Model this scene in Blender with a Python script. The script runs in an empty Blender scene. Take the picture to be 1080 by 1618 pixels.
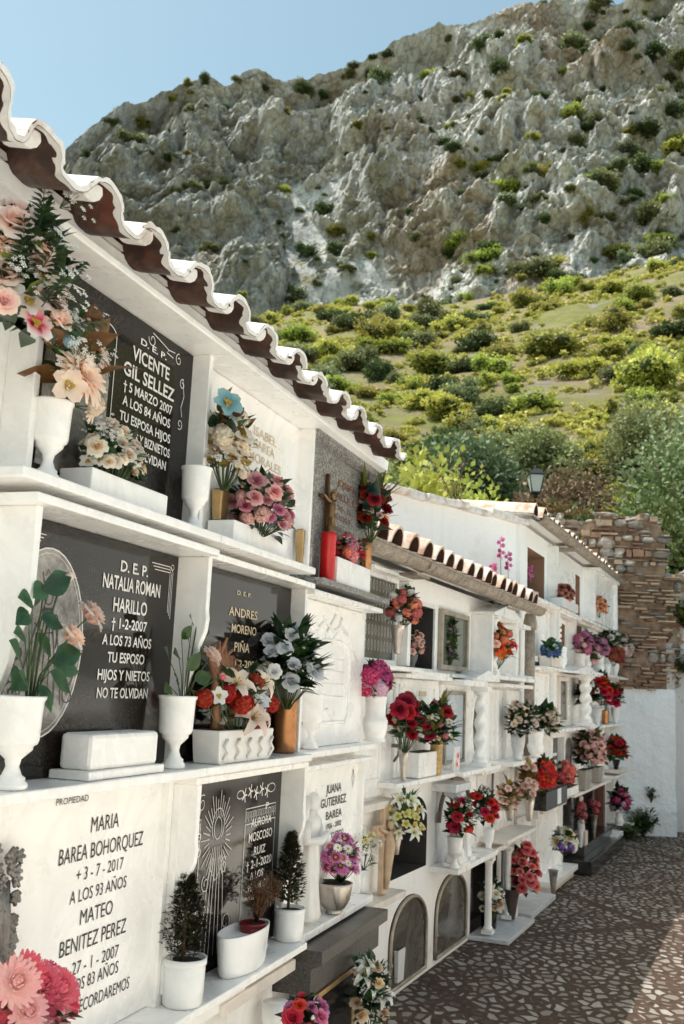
import bpy, math, random
import numpy as np
from mathutils import Vector, Matrix, Euler, noise

scn = bpy.context.scene
COL = scn.collection
PI = math.pi
R = math.radians
rnd = random.Random(7)

# ------------------------------------------------------------------ camera
F_PX, CAM_H = 1573.0, 1.75
PITCH, ROLL = R(10.0), R(2.56)
fw = Vector((0, math.cos(PITCH), math.sin(PITCH)))
_u = Vector((0, -math.sin(PITCH), math.cos(PITCH)))
_r = Vector((1, 0, 0))
CR = _r * math.cos(ROLL) + _u * math.sin(ROLL)
CU = _u * math.cos(ROLL) - _r * math.sin(ROLL)
CAMP = Vector((0, 0, CAM_H))
cam_d = bpy.data.cameras.new('camera')
cam = bpy.data.objects.new('camera', cam_d)
COL.objects.link(cam)
cam_d.sensor_fit = 'VERTICAL'
cam_d.sensor_height = 36.0
cam_d.lens = 35.0
cam_d.clip_start = 0.05
cam_d.clip_end = 3000
M = Matrix((CR, CU, -fw)).transposed().to_4x4()
M.translation = CAMP
cam.matrix_world = M
cam_d.dof.use_dof = True
cam_d.dof.focus_distance = 3.3
cam_d.dof.aperture_fstop = 7.0
scn.camera = cam

def ray(x, y):
    return CR * (x - 540) - CU * (y - 809) + fw * F_PX

class Seg:
    """a straight stretch of wall: s along it, d outward from its face, z up"""
    def __init__(s, O, az):
        a = R(az)
        s.az = az
        s.O = Vector((O[0], O[1], 0))
        s.u = Vector((math.sin(a), math.cos(a), 0))
        s.n = Vector((math.cos(a), -math.sin(a), 0))
        s.rot = R(90 - az)
    def W(s, a, d, z):
        return s.O + s.u * a + s.n * d + Vector((0, 0, z))
    def at(s, x, y, d=0.0):
        D = ray(x, y)
        t = ((s.O + s.n * d - CAMP).dot(s.n)) / D.dot(s.n)
        P = CAMP + D * t
        return (P - s.O).dot(s.u), P.z
    def scale(s, a, d, z):            # photograph pixels per metre at that point
        return F_PX / (s.W(a, d, z) - CAMP).dot(fw)
S1 = Seg((-.658, 2.776), 19.8)
S2 = Seg((.445, 6.23), 23.7)

# ------------------------------------------------------------------ materials
def lin(c):
    return tuple(((v / 255) / 12.92 if v / 255 <= .04045 else ((v / 255 + .055) / 1.055) ** 2.4) for v in c)
MATS = {}
class NT:
    def __init__(s, name):
        s.m = bpy.data.materials.new(name)
        s.m.use_nodes = True
        s.t = s.m.node_tree
        s.b = s.t.nodes['Principled BSDF']
        s._c = None
    def n(s, typ, **kw):
        nd = s.t.nodes.new(typ)
        for k, v in kw.items():
            setattr(nd, k, v)
        return nd
    def l(s, a, b):
        s.t.links.new(a, b)
    def coord(s, obj=True):
        if s._c is None:
            tc = s.n('ShaderNodeTexCoord')
            s._c = tc.outputs['Object']
        return s._c
    def noise(s, scale, detail=4, rough=.6, vec=None, dist=0):
        nd = s.n('ShaderNodeTexNoise')
        nd.inputs['Scale'].default_value = scale
        nd.inputs['Detail'].default_value = detail
        nd.inputs['Roughness'].default_value = rough
        nd.inputs['Distortion'].default_value = dist
        s.l(vec or s.coord(), nd.inputs['Vector'])
        return nd.outputs['Fac']
    def ramp(s, fac, stops, interp='LINEAR'):
        nd = s.n('ShaderNodeValToRGB')
        nd.color_ramp.interpolation = interp
        el = nd.color_ramp.elements
        el[0].position, el[0].color = stops[0][0], (*stops[0][1], 1)
        el[1].position, el[1].color = stops[-1][0], (*stops[-1][1], 1)
        for p_, c_ in stops[1:-1]:
            e = el.new(p_)
            e.color = (*c_, 1)
        s.l(fac, nd.inputs['Fac'])
        return nd.outputs['Color']
    def mix(s, fac, a, b, mode='MIX'):
        nd = s.n('ShaderNodeMix', data_type='RGBA', blend_type=mode)
        for sock, v in ((nd.inputs[0], fac), (nd.inputs[6], a), (nd.inputs[7], b)):
            if hasattr(v, 'is_output') or isinstance(v, bpy.types.NodeSocket):
                s.l(v, sock)
            elif isinstance(v, (int, float)):
                sock.default_value = v
            else:
                sock.default_value = (*v, 1)
        return nd.outputs[2]
    def math(s, op, a, b=None, c=None, clamp=False):
        nd = s.n('ShaderNodeMath', operation=op, use_clamp=clamp)
        for i, v in enumerate((a, b, c)):
            if v is None:
                continue
            if isinstance(v, (int, float)):
                nd.inputs[i].default_value = v
            else:
                s.l(v, nd.inputs[i])
        return nd.outputs[0]
    def bump(s, h, strength=.3, dist=.01):
        nd = s.n('ShaderNodeBump')
        nd.inputs['Strength'].default_value = strength
        nd.inputs['Distance'].default_value = dist
        s.l(h, nd.inputs['Height'])
        s.l(nd.outputs['Normal'], s.b.inputs['Normal'])
    def col(s, c):
        if isinstance(c, bpy.types.NodeSocket):
            s.l(c, s.b.inputs['Base Color'])
        else:
            s.b.inputs['Base Color'].default_value = (*c, 1)
    def rough(s, v):
        if isinstance(v, bpy.types.NodeSocket):
            s.l(v, s.b.inputs['Roughness'])
        else:
            s.b.inputs['Roughness'].default_value = v

def g3(v, w=0.):
    return (v * (1 + w), v, v * (1 - w))

def plain(name, c, rough=.5, metal=0, var=.12, nscale=18):
    if name in MATS:
        return MATS[name]
    t = NT(name)
    f = t.noise(nscale, 5)
    t.col(t.ramp(f, [(.3, tuple(v * (1 - var) for v in c)), (.7, tuple(min(1, v * (1 + var)) for v in c))]))
    t.rough(rough)
    t.b.inputs['Metallic'].default_value = metal
    t.bump(t.noise(nscale * 6, 3), .08, .003)
    MATS[name] = t.m
    return t.m

def plaster(name, c=(.80, .785, .76), stain=(.55, .47, .38), amt=.5, bump=.25, scale=5, bd=.01, sc2=28):
    t = NT(name)
    f = t.noise(scale * .45, 7, .62)
    f2 = t.noise(scale * 5, 6, .7)
    a = t.ramp(f2, [(.35, tuple(v * .93 for v in c)), (.7, c)])
    st = t.ramp(f, [(.56, (0, 0, 0)), (.78, (amt, amt, amt))])
    mp = t.n('ShaderNodeMapping')
    mp.inputs['Scale'].default_value = (1, 1, .07)
    t.l(t.coord(), mp.inputs['Vector'])
    dr = t.ramp(t.noise(13, 5, .6, mp.outputs[0]), [(.54, (0, 0, 0)), (.74, g3(.38))])
    t.col(t.mix(dr, t.mix(st, a, stain), tuple(.5 * (u + v) for u, v in zip(c, stain))))
    t.rough(.85)
    t.bump(t.mix(.4, t.noise(sc2, 6, .65), t.noise(scale, 3)), bump, bd)
    MATS[name] = t.m
    return t.m

def marble(name, c=(.90, .88, .855), vein=(.50, .49, .48), amt=.35, rough=.22, edge=(.72, .6, .5)):
    t = NT(name)
    w = t.noise(2.4, 9, .62, dist=2.2)
    v = t.math('ABSOLUTE', t.math('SUBTRACT', w, .5))
    vm = t.math('MULTIPLY', t.math('SUBTRACT', 1, t.math('MULTIPLY', v, 11, clamp=True), clamp=True), amt)
    base = t.mix(t.noise(1.3, 3), tuple(x * .94 for x in c), c)
    d = t.ramp(t.noise(3.1, 8, .7), [(.62, (0, 0, 0)), (.84, (.3, .3, .3))])
    base = t.mix(d, base, edge)
    t.col(t.mix(vm, base, vein))
    t.rough(t.ramp(t.noise(7, 4), [(.3, g3(rough)), (.7, g3(rough * 1.7))]))
    t.bump(t.noise(60, 3), .05, .002)
    MATS[name] = t.m
    return t.m

def granite(name, c1, c2, c3, scale=260, rough=.1, dust=.08):
    t = NT(name)
    vo = t.n('ShaderNodeTexVoronoi')
    vo.inputs['Scale'].default_value = scale
    t.l(t.coord(), vo.inputs['Vector'])
    a = t.ramp(vo.outputs['Color'], [(.25, c1), (.5, c2), (.8, c3)])
    b = t.ramp(t.noise(scale * .35, 6, .8), [(.42, c1), (.6, c2)])
    g = t.mix(.5, a, b)
    du = t.ramp(t.noise(2.6, 6, .7), [(.45, (0, 0, 0)), (.8, g3(dust * 3))])
    t.col(t.mix(du, g, (.33, .27, .22)))
    t.rough(t.ramp(t.noise(4, 6, .7), [(.35, g3(rough)), (.75, g3(rough + .14))]))
    MATS[name] = t.m
    return t.m

def metal(name, c, rough=.3, tarn=.4):
    t = NT(name)
    f = t.noise(14, 6, .7)
    t.col(t.ramp(f, [(.3, tuple(v * (1 - tarn) for v in c)), (.65, c)]))
    t.b.inputs['Metallic'].default_value = .9
    t.rough(t.ramp(t.noise(9, 4), [(.3, g3(rough)), (.7, g3(rough + .25))]))
    t.bump(t.noise(50, 4), .1, .003)
    MATS[name] = t.m
    return t.m

def petal(c_in, c_out):
    key = 'petal_%d_%d_%d_%d_%d_%d' % (*c_in, *c_out)
    if key in MATS:
        return MATS[key]
    t = NT(key)
    at = t.n('ShaderNodeAttribute', attribute_name='g')
    f = t.noise(60, 4)
    k = t.math('ADD', at.outputs['Fac'], t.math('MULTIPLY', t.math('SUBTRACT', f, .5), .5), clamp=True)
    a, b = lin(c_in), lin(c_out)
    oi = t.n('ShaderNodeObjectInfo')
    c = t.ramp(k, [(.02, tuple(v * .66 for v in a)), (.26, a), (.85, b)])
    hs = t.n('ShaderNodeHueSaturation')
    t.l(t.math('ADD', t.math('MULTIPLY', oi.outputs['Random'], .03), .485), hs.inputs['Hue'])
    t.l(t.math('ADD', t.math('MULTIPLY', oi.outputs['Random'], .3), .82), hs.inputs['Value'])
    t.l(c, hs.inputs['Color'])
    t.col(hs.outputs[0])
    t.rough(.62)
    tr = t.n('ShaderNodeBsdfTranslucent')
    t.l(hs.outputs[0], tr.inputs['Color'])
    mx = t.n('ShaderNodeMixShader')
    mx.inputs[0].default_value = .3
    t.l(t.b.outputs[0], mx.inputs[1])
    t.l(tr.outputs[0], mx.inputs[2])
    t.l(mx.outputs[0], t.t.nodes['Material Output'].inputs['Surface'])
    MATS[key] = t.m
    return t.m

def leafmat(name, c1, c2, rough=.42, trans=.25, hue=.03, scale=26, vein=None):
    if name in MATS:
        return MATS[name]
    t = NT(name)
    at = t.n('ShaderNodeAttribute', attribute_name='g')
    oi = t.n('ShaderNodeObjectInfo')
    k = t.math('ADD', t.math('MULTIPLY', t.noise(scale, 4), .9), t.math('MULTIPLY', t.math('SUBTRACT', at.outputs['Fac'], .5), .8), clamp=True)
    c = t.ramp(k, [(.2, c1), (.75, c2)])
    hs = t.n('ShaderNodeHueSaturation')
    t.l(t.math('ADD', t.math('MULTIPLY', oi.outputs['Random'], hue * 2), .5 - hue), hs.inputs['Hue'])
    t.l(t.math('ADD', t.math('MULTIPLY', oi.outputs['Random'], .5), .75), hs.inputs['Value'])
    t.l(c, hs.inputs['Color'])
    t.col(hs.outputs[0])
    t.rough(rough)
    tr = t.n('ShaderNodeBsdfTranslucent')
    t.l(hs.outputs[0], tr.inputs['Color'])
    mx = t.n('ShaderNodeMixShader')
    mx.inputs[0].default_value = trans
    t.l(t.b.outputs[0], mx.inputs[1])
    t.l(tr.outputs[0], mx.inputs[2])
    t.l(mx.outputs[0], t.t.nodes['Material Output'].inputs['Surface'])
    MATS[name] = t.m
    return t.m

def glassy(name, c, rough=.06, alpha=.35):
    """dusty pane: partly clear, partly a dirty glossy film"""
    t = NT(name)
    t.col(t.ramp(t.noise(6, 6, .7, dist=1), [(.35, tuple(v * .6 for v in c)), (.7, c)]))
    t.rough(rough)
    tr = t.n('ShaderNodeBsdfTransparent')
    mx = t.n('ShaderNodeMixShader')
    t.l(t.ramp(t.noise(4, 5), [(.3, g3(alpha)), (.8, g3(min(1, alpha + .3)))]), mx.inputs[0])
    t.l(tr.outputs[0], mx.inputs[1])
    t.l(t.b.outputs[0], mx.inputs[2])
    t.l(mx.outputs[0], t.t.nodes['Material Output'].inputs['Surface'])
    MATS[name] = t.m
    return t.m

# ------------------------------------------------------------------ mesh builder
class MB:
    def __init__(s):
        s.v, s.f, s.m, s.g, s.sm = [], [], [], [], []
    def add(s, vs, fs, mi=0, g=.5, smooth=False):
        o = len(s.v)
        s.v += [tuple(v) for v in vs]
        if isinstance(g, (int, float)):
            s.g += [g] * len(vs)
        else:
            s.g += list(g)
        for f in fs:
            s.f.append(tuple(i + o for i in f))
            s.m.append(mi)
            s.sm.append(smooth)
        return s
    def merge(s, o, mat=None, mi=None):
        k = len(s.v)
        if mat is None:
            s.v += o.v
        else:
            s.v += [tuple(mat @ Vector(v)) for v in o.v]
        s.g += o.g
        for f, m, sm in zip(o.f, o.m, o.sm):
            s.f.append(tuple(i + k for i in f))
            s.m.append(m if mi is None else mi)
            s.sm.append(sm)
        return s
    def box(s, x0, x1, y0, y1, z0, z1, mi=0):
        vs = [(x0, y0, z0), (x1, y0, z0), (x1, y1, z0), (x0, y1, z0), (x0, y0, z1), (x1, y0, z1), (x1, y1, z1), (x0, y1, z1)]
        return s.add(vs, [(0, 3, 2, 1), (4, 5, 6, 7), (0, 1, 5, 4), (1, 2, 6, 5), (2, 3, 7, 6), (3, 0, 4, 7)], mi)
    def taper(s, cx, cy, z0, z1, wx0, wy0, wx1, wy1, mi=0):
        vs = []
        for z, wx, wy in ((z0, wx0, wy0), (z1, wx1, wy1)):
            vs += [(cx - wx, cy - wy, z), (cx + wx, cy - wy, z), (cx + wx, cy + wy, z), (cx - wx, cy + wy, z)]
        return s.add(vs, [(0, 3, 2, 1), (4, 5, 6, 7), (0, 1, 5, 4), (1, 2, 6, 5), (2, 3, 7, 6), (3, 0, 4, 7)], mi)
    def lathe(s, prof, cx=0, cy=0, seg=28, mi=0, smooth=True, sq=None, tw=None):
        """prof [(r,z)...] from bottom to top; sq(angle)->radius factor; tw(z) twist"""
        vs, fs = [], []
        for r, z in prof:
            for k in range(seg):
                a = 2 * PI * k / seg
                q = r * (sq(a, z) if sq else 1)
                vs.append((cx + q * math.cos(a), cy + q * math.sin(a), z))
        n = len(prof)
        for i in range(n - 1):
            for k in range(seg):
                a, b = i * seg + k, i * seg + (k + 1) % seg
                fs.append((a, b, b + seg, a + seg))
        fs.append(tuple(range(seg))[::-1])
        fs.append(tuple((n - 1) * seg + k for k in range(seg)))
        return s.add(vs, fs, mi, .5, smooth)
    def tube(s, pts, rad, seg=6, mi=0, g=.5):
        pts = [Vector(p) for p in pts]
        n = len(pts)
        if isinstance(rad, (int, float)):
            rad = [rad] * n
        vs, fs = [], []
        for i, p in enumerate(pts):
            d = (pts[min(i + 1, n - 1)] - pts[max(i - 1, 0)])
            if d.length < 1e-9:
                d = Vector((0, 0, 1))
            d.normalize()
            a = d.orthogonal().normalized() if i == 0 else (pa - d * pa.dot(d)).normalized()
            pa = a
            b = d.cross(a)
            for k in range(seg):
                t = 2 * PI * k / seg
                vs.append(p + (a * math.cos(t) + b * math.sin(t)) * rad[i])
        for i in range(n - 1):
            for k in range(seg):
                q, w = i * seg + k, i * seg + (k + 1) % seg
                fs.append((q, w, w + seg, q + seg))
        fs.append(tuple(range(seg))[::-1])
        fs.append(tuple((n - 1) * seg + k for k in range(seg)))
        return s.add(vs, fs, mi, g, True)
    def prism(s, poly, y0, y1, mi=0, smooth=False):
        """poly in x,z (counter-clockwise seen from -y), extruded y0..y1"""
        n = len(poly)
        vs = [(x, y0, z) for x, z in poly] + [(x, y1, z) for x, z in poly]
        fs = [tuple(range(n)), tuple(range(n, 2 * n))[::-1]]
        for i in range(n):
            j = (i + 1) % n
            fs.append((j, i, i + n, j + n))
        return s.add(vs, fs, mi, .5, smooth)
    def prismx(s, poly, x0, x1, mi=0):
        """poly in y,z extruded along x"""
        n = len(poly)
        vs = [(x0, y, z) for y, z in poly] + [(x1, y, z) for y, z in poly]
        fs = [tuple(range(n))[::-1], tuple(range(n, 2 * n))]
        for i in range(n):
            j = (i + 1) % n
            fs.append((i, j, j + n, i + n))
        return s.add(vs, fs, mi)
    def grid(s, fn, nu, nv, mi=0, smooth=True, gfn=None):
        vs, gs, fs = [], [], []
        for j in range(nv + 1):
            for i in range(nu + 1):
                vs.append(fn(i / nu, j / nv))
                gs.append(gfn(i / nu, j / nv) if gfn else .5)
        for j in range(nv):
            for i in range(nu):
                a = j * (nu + 1) + i
                fs.append((a, a + 1, a + nu + 2, a + nu + 1))
        return s.add(vs, fs, mi, gs, smooth)
    def ribbon(s, pts, w, y=0., mi=0):
        """flat line in the x,z plane"""
        pts = [Vector((p[0], p[1])) for p in pts]
        n = len(pts)
        vs = []
        for i, p in enumerate(pts):
            d = pts[min(i + 1, n - 1)] - pts[max(i - 1, 0)]
            d = d.normalized() if d.length > 1e-9 else Vector((1, 0))
            q = Vector((-d.y, d.x)) * w / 2
            vs += [(p.x + q.x, y, p.y + q.y), (p.x - q.x, y, p.y - q.y)]
        return s.add(vs, [(2 * i, 2 * i + 1, 2 * i + 3, 2 * i + 2) for i in range(n - 1)], mi)
    def mesh(s, name, mats):
        me = bpy.data.meshes.new(name)
        me.from_pydata(s.v, [], s.f)
        for m in (mats if isinstance(mats, (list, tuple)) else [mats]):
            me.materials.append(m)
        me.polygons.foreach_set('material_index', s.m)
        me.polygons.foreach_set('use_smooth', s.sm)
        at = me.attributes.new('g', 'FLOAT', 'POINT')
        at.data.foreach_set('value', s.g)
        me.update()
        return me

def link(name, me, parent=None):
    o = bpy.data.objects.new(name, me)
    COL.objects.link(o)
    if parent:
        o.parent = parent
    return o
def bevel(o, w=.003, seg=2):
    b = o.modifiers.new('bevel', 'BEVEL')
    b.width, b.segments, b.limit_method, b.angle_limit = w, seg, 'ANGLE', R(40)
    b.harden_normals = False
    return o
def tag(o, label, cat, group=None, kind=None):
    if label:
        o['label'] = label
    if cat:
        o['category'] = cat
    if group:
        o['group'] = group
    if kind:
        o['kind'] = kind
    return o
def struct(name, mb, m):
    o = link(name, mb.mesh(name, m))
    o['kind'] = 'structure'
    return o
def thing(name, label, cat, S, s, d, z, rot=0., group=None):
    e = bpy.data.objects.new(name, None)
    COL.objects.link(e)
    e.empty_display_size = .05
    e.location = S.W(s, d, z)
    e.rotation_euler = (0, 0, S.rot + rot)
    return tag(e, label, cat, group)
def part(name, mb, m, parent, bv=0, label=None):
    o = link(name, mb.mesh(name, m), parent)
    if bv:
        bevel(o, bv)
    if label:
        o['label'] = label
    return o
def single(name, mb, m, label, cat, S, s, d, z, rot=0., group=None, bv=0):
    o = link(name, mb.mesh(name, m))
    o.location = S.W(s, d, z)
    o.rotation_euler = (0, 0, S.rot + rot)
    if bv:
        bevel(o, bv)
    return tag(o, label, cat, group)

_tc = {}
def text_mb(mb, body, cx, cz, size, sx=.62, y=-.003, bold=.0, align='CENTER', shear=0.):
    key = (body, bold, align, shear)
    if key not in _tc:
        cu = bpy.data.curves.new('t', 'FONT')
        cu.body = body
        cu.size = 1
        cu.align_x = align
        cu.offset = bold
        cu.shear = shear
        cu.resolution_u = 3
        ob = bpy.data.objects.new('t', cu)
        me = bpy.data.meshes.new_from_object(ob)
        _tc[key] = ([tuple(v.co) for v in me.vertices], [tuple(p.vertices) for p in me.polygons])
        bpy.data.objects.remove(ob)
        bpy.data.meshes.remove(me)
        bpy.data.curves.remove(cu)
    vs, fs = _tc[key]
    mb.add([(cx + v[0] * size * sx, y, cz + v[1] * size - size * .35) for v in vs], fs)
    return mb
# ------------------------------------------------------------------ light
SUN_EL, SUN_AZ = 65.7, -94.0          # azimuth from +Y towards +X
w = bpy.data.worlds.new('World')
scn.world = w
w.use_nodes = True
wt = w.node_tree
bg = wt.nodes['Background']
sky = wt.nodes.new('ShaderNodeTexSky')
sky.sky_type = 'NISHITA'
sky.sun_disc = False
sky.sun_elevation = R(SUN_EL)
sky.sun_rotation = R(SUN_AZ)
sky.altitude = 300
sky.air_density = 1.0
sky.dust_density = 2.2
sky.ozone_density = 1.0
tint = wt.nodes.new('ShaderNodeMix')
tint.data_type, tint.blend_type = 'RGBA', 'MULTIPLY'
tint.inputs[0].default_value = 1
tint.inputs[7].default_value = (1.82, 1.88, 1.42, 1)
wt.links.new(sky.outputs[0], tint.inputs[6])
wt.links.new(tint.outputs[2], bg.inputs[0])
bg.inputs[1].default_value = .15
sl = bpy.data.lights.new('sun', 'SUN')
sl.energy = 5.0
sl.angle = R(.53)
sl.color = (1, .955, .89)
so = bpy.data.objects.new('sun', sl)
COL.objects.link(so)
tosun = Vector((math.sin(R(SUN_AZ)) * math.cos(R(SUN_EL)), math.cos(R(SUN_AZ)) * math.cos(R(SUN_EL)), math.sin(R(SUN_EL))))
so.rotation_euler = tosun.to_track_quat('Z', 'Y').to_euler()
scn.view_settings.view_transform = 'Standard'
scn.view_settings.look = 'None'
scn.view_settings.exposure = 0
scn.cycles.max_bounces = 10
scn.cycles.diffuse_bounces = 8
scn.cycles.transparent_max_bounces = 12
scn.cycles.caustics_reflective = False
scn.cycles.use_denoising = True

# ------------------------------------------------------------------ materials used all over
WALLW = plaster('white_plaster', (.96, .945, .925), (.60, .50, .40), .35, .5, 6, .012)
WALLS = plaster('stained_plaster', (.86, .84, .81), (.42, .34, .27), .8, .6, 4, .015)
ROUGHW = plaster('rough_limewash', (.82, .85, .88), (.5, .47, .44), .5, 1.0, 5, .05, 9)
MARB = marble('white_marble', (.96, .94, .91), (.62, .60, .58), .22)
for _m in (BGRAN_ for BGRAN_ in ()):
    pass
MARB2 = marble('cream_marble', (.80, .74, .67), (.55, .47, .40), .4, .35, (.60, .42, .30))
MARBG = marble('grey_white_marble', (.70, .71, .72), (.42, .43, .45), .5, .3)
BGRAN = granite('dark_granite', (.006, .005, .0045), (.014, .0115, .010), (.04, .034, .03), 300, .07, .015)
BGRAN2 = granite('polished_grey_granite', (.007, .0055, .0045), (.016, .0125, .0105), (.04, .032, .027), 260, .03, .02)
GGRAN = granite('grey_granite', (.05, .046, .043), (.30, .29, .28), (.62, .60, .57), 150, .3, .05)
BLK = granite('black_granite', (.006, .006, .006), (.012, .011, .011), (.03, .028, .026), 300, .12, .05)
INK = plain('carved_dark_paint', (.035, .03, .028), .6)
WHITEL = plain('white_lettering', (.72, .70, .66), .5)
GOLDL = plain('gilt_lettering', (.17, .075, .035), .45)
PALEL = plain('pale_gilt_lettering', (.62, .50, .34), .5)
BRONZE = metal('bronze', (.32, .19, .09), .35)
GOLD = metal('brass', (.62, .42, .20), .32, .3)
COPPER = metal('copper', (.60, .28, .12), .25, .35)
STEEL = metal('steel', (.58, .52, .46), .25, .3)
PEWTER = metal('pewter', (.34, .32, .30), .45, .6)
WPAINT = plain('white_ceramic', (.80, .80, .79), .25, var=.04)
BISC = plain('bisque_marble', (.74, .72, .69), .45, var=.06)
TERRA = plain('terracotta', (.30, .10, .045), .8, var=.35)
SOIL = plain('soil', (.035, .022, .015), .95, var=.5, nscale=60)
BRICKM = plain('bare_brick', (.36, .17, .09), .9, var=.4, nscale=12)
REDWAX = plain('red_plastic', (.55, .006, .006), .25, var=.1)
WOODC = plain('carved_wood', (.24, .10, .045), .55, var=.45, nscale=24)

for _m, _v in ((BGRAN, .26), (BGRAN2, .40)):
    _m.node_tree.nodes['Principled BSDF'].inputs['Specular IOR Level'].default_value = _v
# ------------------------------------------------------------------ ground
def ground_mat():
    t = NT('cobbled_floor')
    co = t.coord()
    mp = t.n('ShaderNodeMapping')
    mp.inputs['Rotation'].default_value = (0, 0, .35)
    mp.inputs['Scale'].default_value = (1.0, .72, 1)
    t.l(co, mp.inputs['Vector'])
    warp = t.n('ShaderNodeVectorMath', operation='MULTIPLY_ADD')
    nz = t.n('ShaderNodeTexNoise')
    nz.inputs['Scale'].default_value = 9
    t.l(mp.outputs[0], nz.inputs['Vector'])
    t.l(nz.outputs['Color'], warp.inputs[0])
    warp.inputs[1].default_value = (.05, .05, 0)
    t.l(mp.outputs[0], warp.inputs[2])
    ve = t.n('ShaderNodeTexVoronoi', feature='DISTANCE_TO_EDGE', voronoi_dimensions='2D')
    vc = t.n('ShaderNodeTexVoronoi', feature='F1', voronoi_dimensions='2D')
    for v in (ve, vc):
        v.inputs['Scale'].default_value = 14.0
        t.l(warp.outputs[0], v.inputs['Vector'])
    sp = t.n('ShaderNodeSeparateColor')
    t.l(vc.outputs['Color'], sp.inputs[0])
    rv = sp.outputs[0]
    thr = t.math('ADD', t.math('MULTIPLY', rv, .24), .075)
    stone = t.math('MULTIPLY', t.math('SUBTRACT', t.math('ADD', ve.outputs[0], t.math('MULTIPLY', t.math('SUBTRACT', t.noise(34, 5, .7), .5), .12)), thr), 14, clamp=True)
    # brown brick bands: one along the wall, others crossing in diamonds
    sx = t.n('ShaderNodeSeparateXYZ')
    t.l(co, sx.inputs[0])
    X, Y = sx.outputs[0], sx.outputs[1]
    def band(ax, ay, off, period, wdt):
        k = t.math('ADD', t.math('ADD', t.math('MULTIPLY', X, ax), t.math('MULTIPLY', Y, ay)), off)
        k = t.math('ADD', k, t.math('MULTIPLY', t.noise(3, 3), .05))
        fr = t.math('ABSOLUTE', t.math('SUBTRACT', t.math('FRACT', t.math('DIVIDE', k, period)), .5))
        return t.math('LESS_THAN', fr, wdt / period)
    b1 = band(math.cos(R(23.7 + 40)), -math.sin(R(23.7 + 40)), .3, 2.4, .05)
    b2 = band(math.cos(R(23.7 - 42)), -math.sin(R(23.7 - 42)), .9, 2.4, .05)
    b3 = band(math.cos(R(23.7)), -math.sin(R(23.7)), 6.6, 7.0, .06)
    bb = t.math('MAXIMUM', t.math('MAXIMUM', b1, b2), b3)
    keep = t.math('SUBTRACT', 1, t.math('MULTIPLY', bb, .85))
    stone = t.math('MULTIPLY', stone, keep)
    cst = t.ramp(sp.outputs[1], [(0, (.15, .12, .095)), (.4, (.30, .27, .235)), (1, (.47, .44, .40))])
    cst = t.mix(t.ramp(t.noise(30, 5), [(.4, (0, 0, 0)), (.75, g3(.5))]), cst, (.22, .16, .12))
    mort = t.ramp(t.noise(14, 6, .7), [(.3, (.03, .018, .012)), (.7, (.11, .064, .04))])
    mort = t.mix(bb, mort, t.ramp(t.noise(26, 4), [(.3, (.03, .016, .011)), (.7, (.085, .042, .028))]))
    t.col(t.mix(stone, mort, cst))
    t.rough(t.ramp(stone, [(0, g3(.95)), (1, g3(.5))]))
    t.bump(t.math('ADD', stone, t.math('MULTIPLY', t.noise(40, 4), .4)), .8, .03)
    return t.m
COBBLE = ground_mat()
mb = MB()
mb.grid(lambda u, v: (-3 + u * 16, -5 + v * 19.3, 0), 2, 2, smooth=False)
struct('paved_ground', mb, COBBLE)

def hill_mat():
    t = NT('hill_earth')
    geo = t.n('ShaderNodeNewGeometry')
    sp = t.n('ShaderNodeSeparateXYZ')
    t.l(geo.outputs['Normal'], sp.inputs[0])
    co = t.coord()
    dry = t.ramp(t.noise(.10, 8, .7), [(.30, (.48, .34, .21)), (.5, (.60, .46, .30)), (.7, (.34, .31, .11))])
    grass = t.ramp(t.noise(.35, 8, .75), [(.3, (.24, .26, .06)), (.7, (.56, .54, .18))])
    gm = t.ramp(t.noise(.06, 8, .72), [(.43, (0, 0, 0)), (.55, (1, 1, 1))])
    c = t.mix(gm, dry, grass)
    rk = t.ramp(t.noise(.28, 10, .8), [(.56, (0, 0, 0)), (.62, (1, 1, 1))])
    c = t.mix(rk, c, t.ramp(t.noise(1.5, 6), [(.35, (.28, .26, .23)), (.6, (.66, .62, .56))]))
    t.col(c)
    t.rough(.95)
    t.bump(t.noise(1.2, 8, .8), 1, 1.4)
    return t.m
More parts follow.
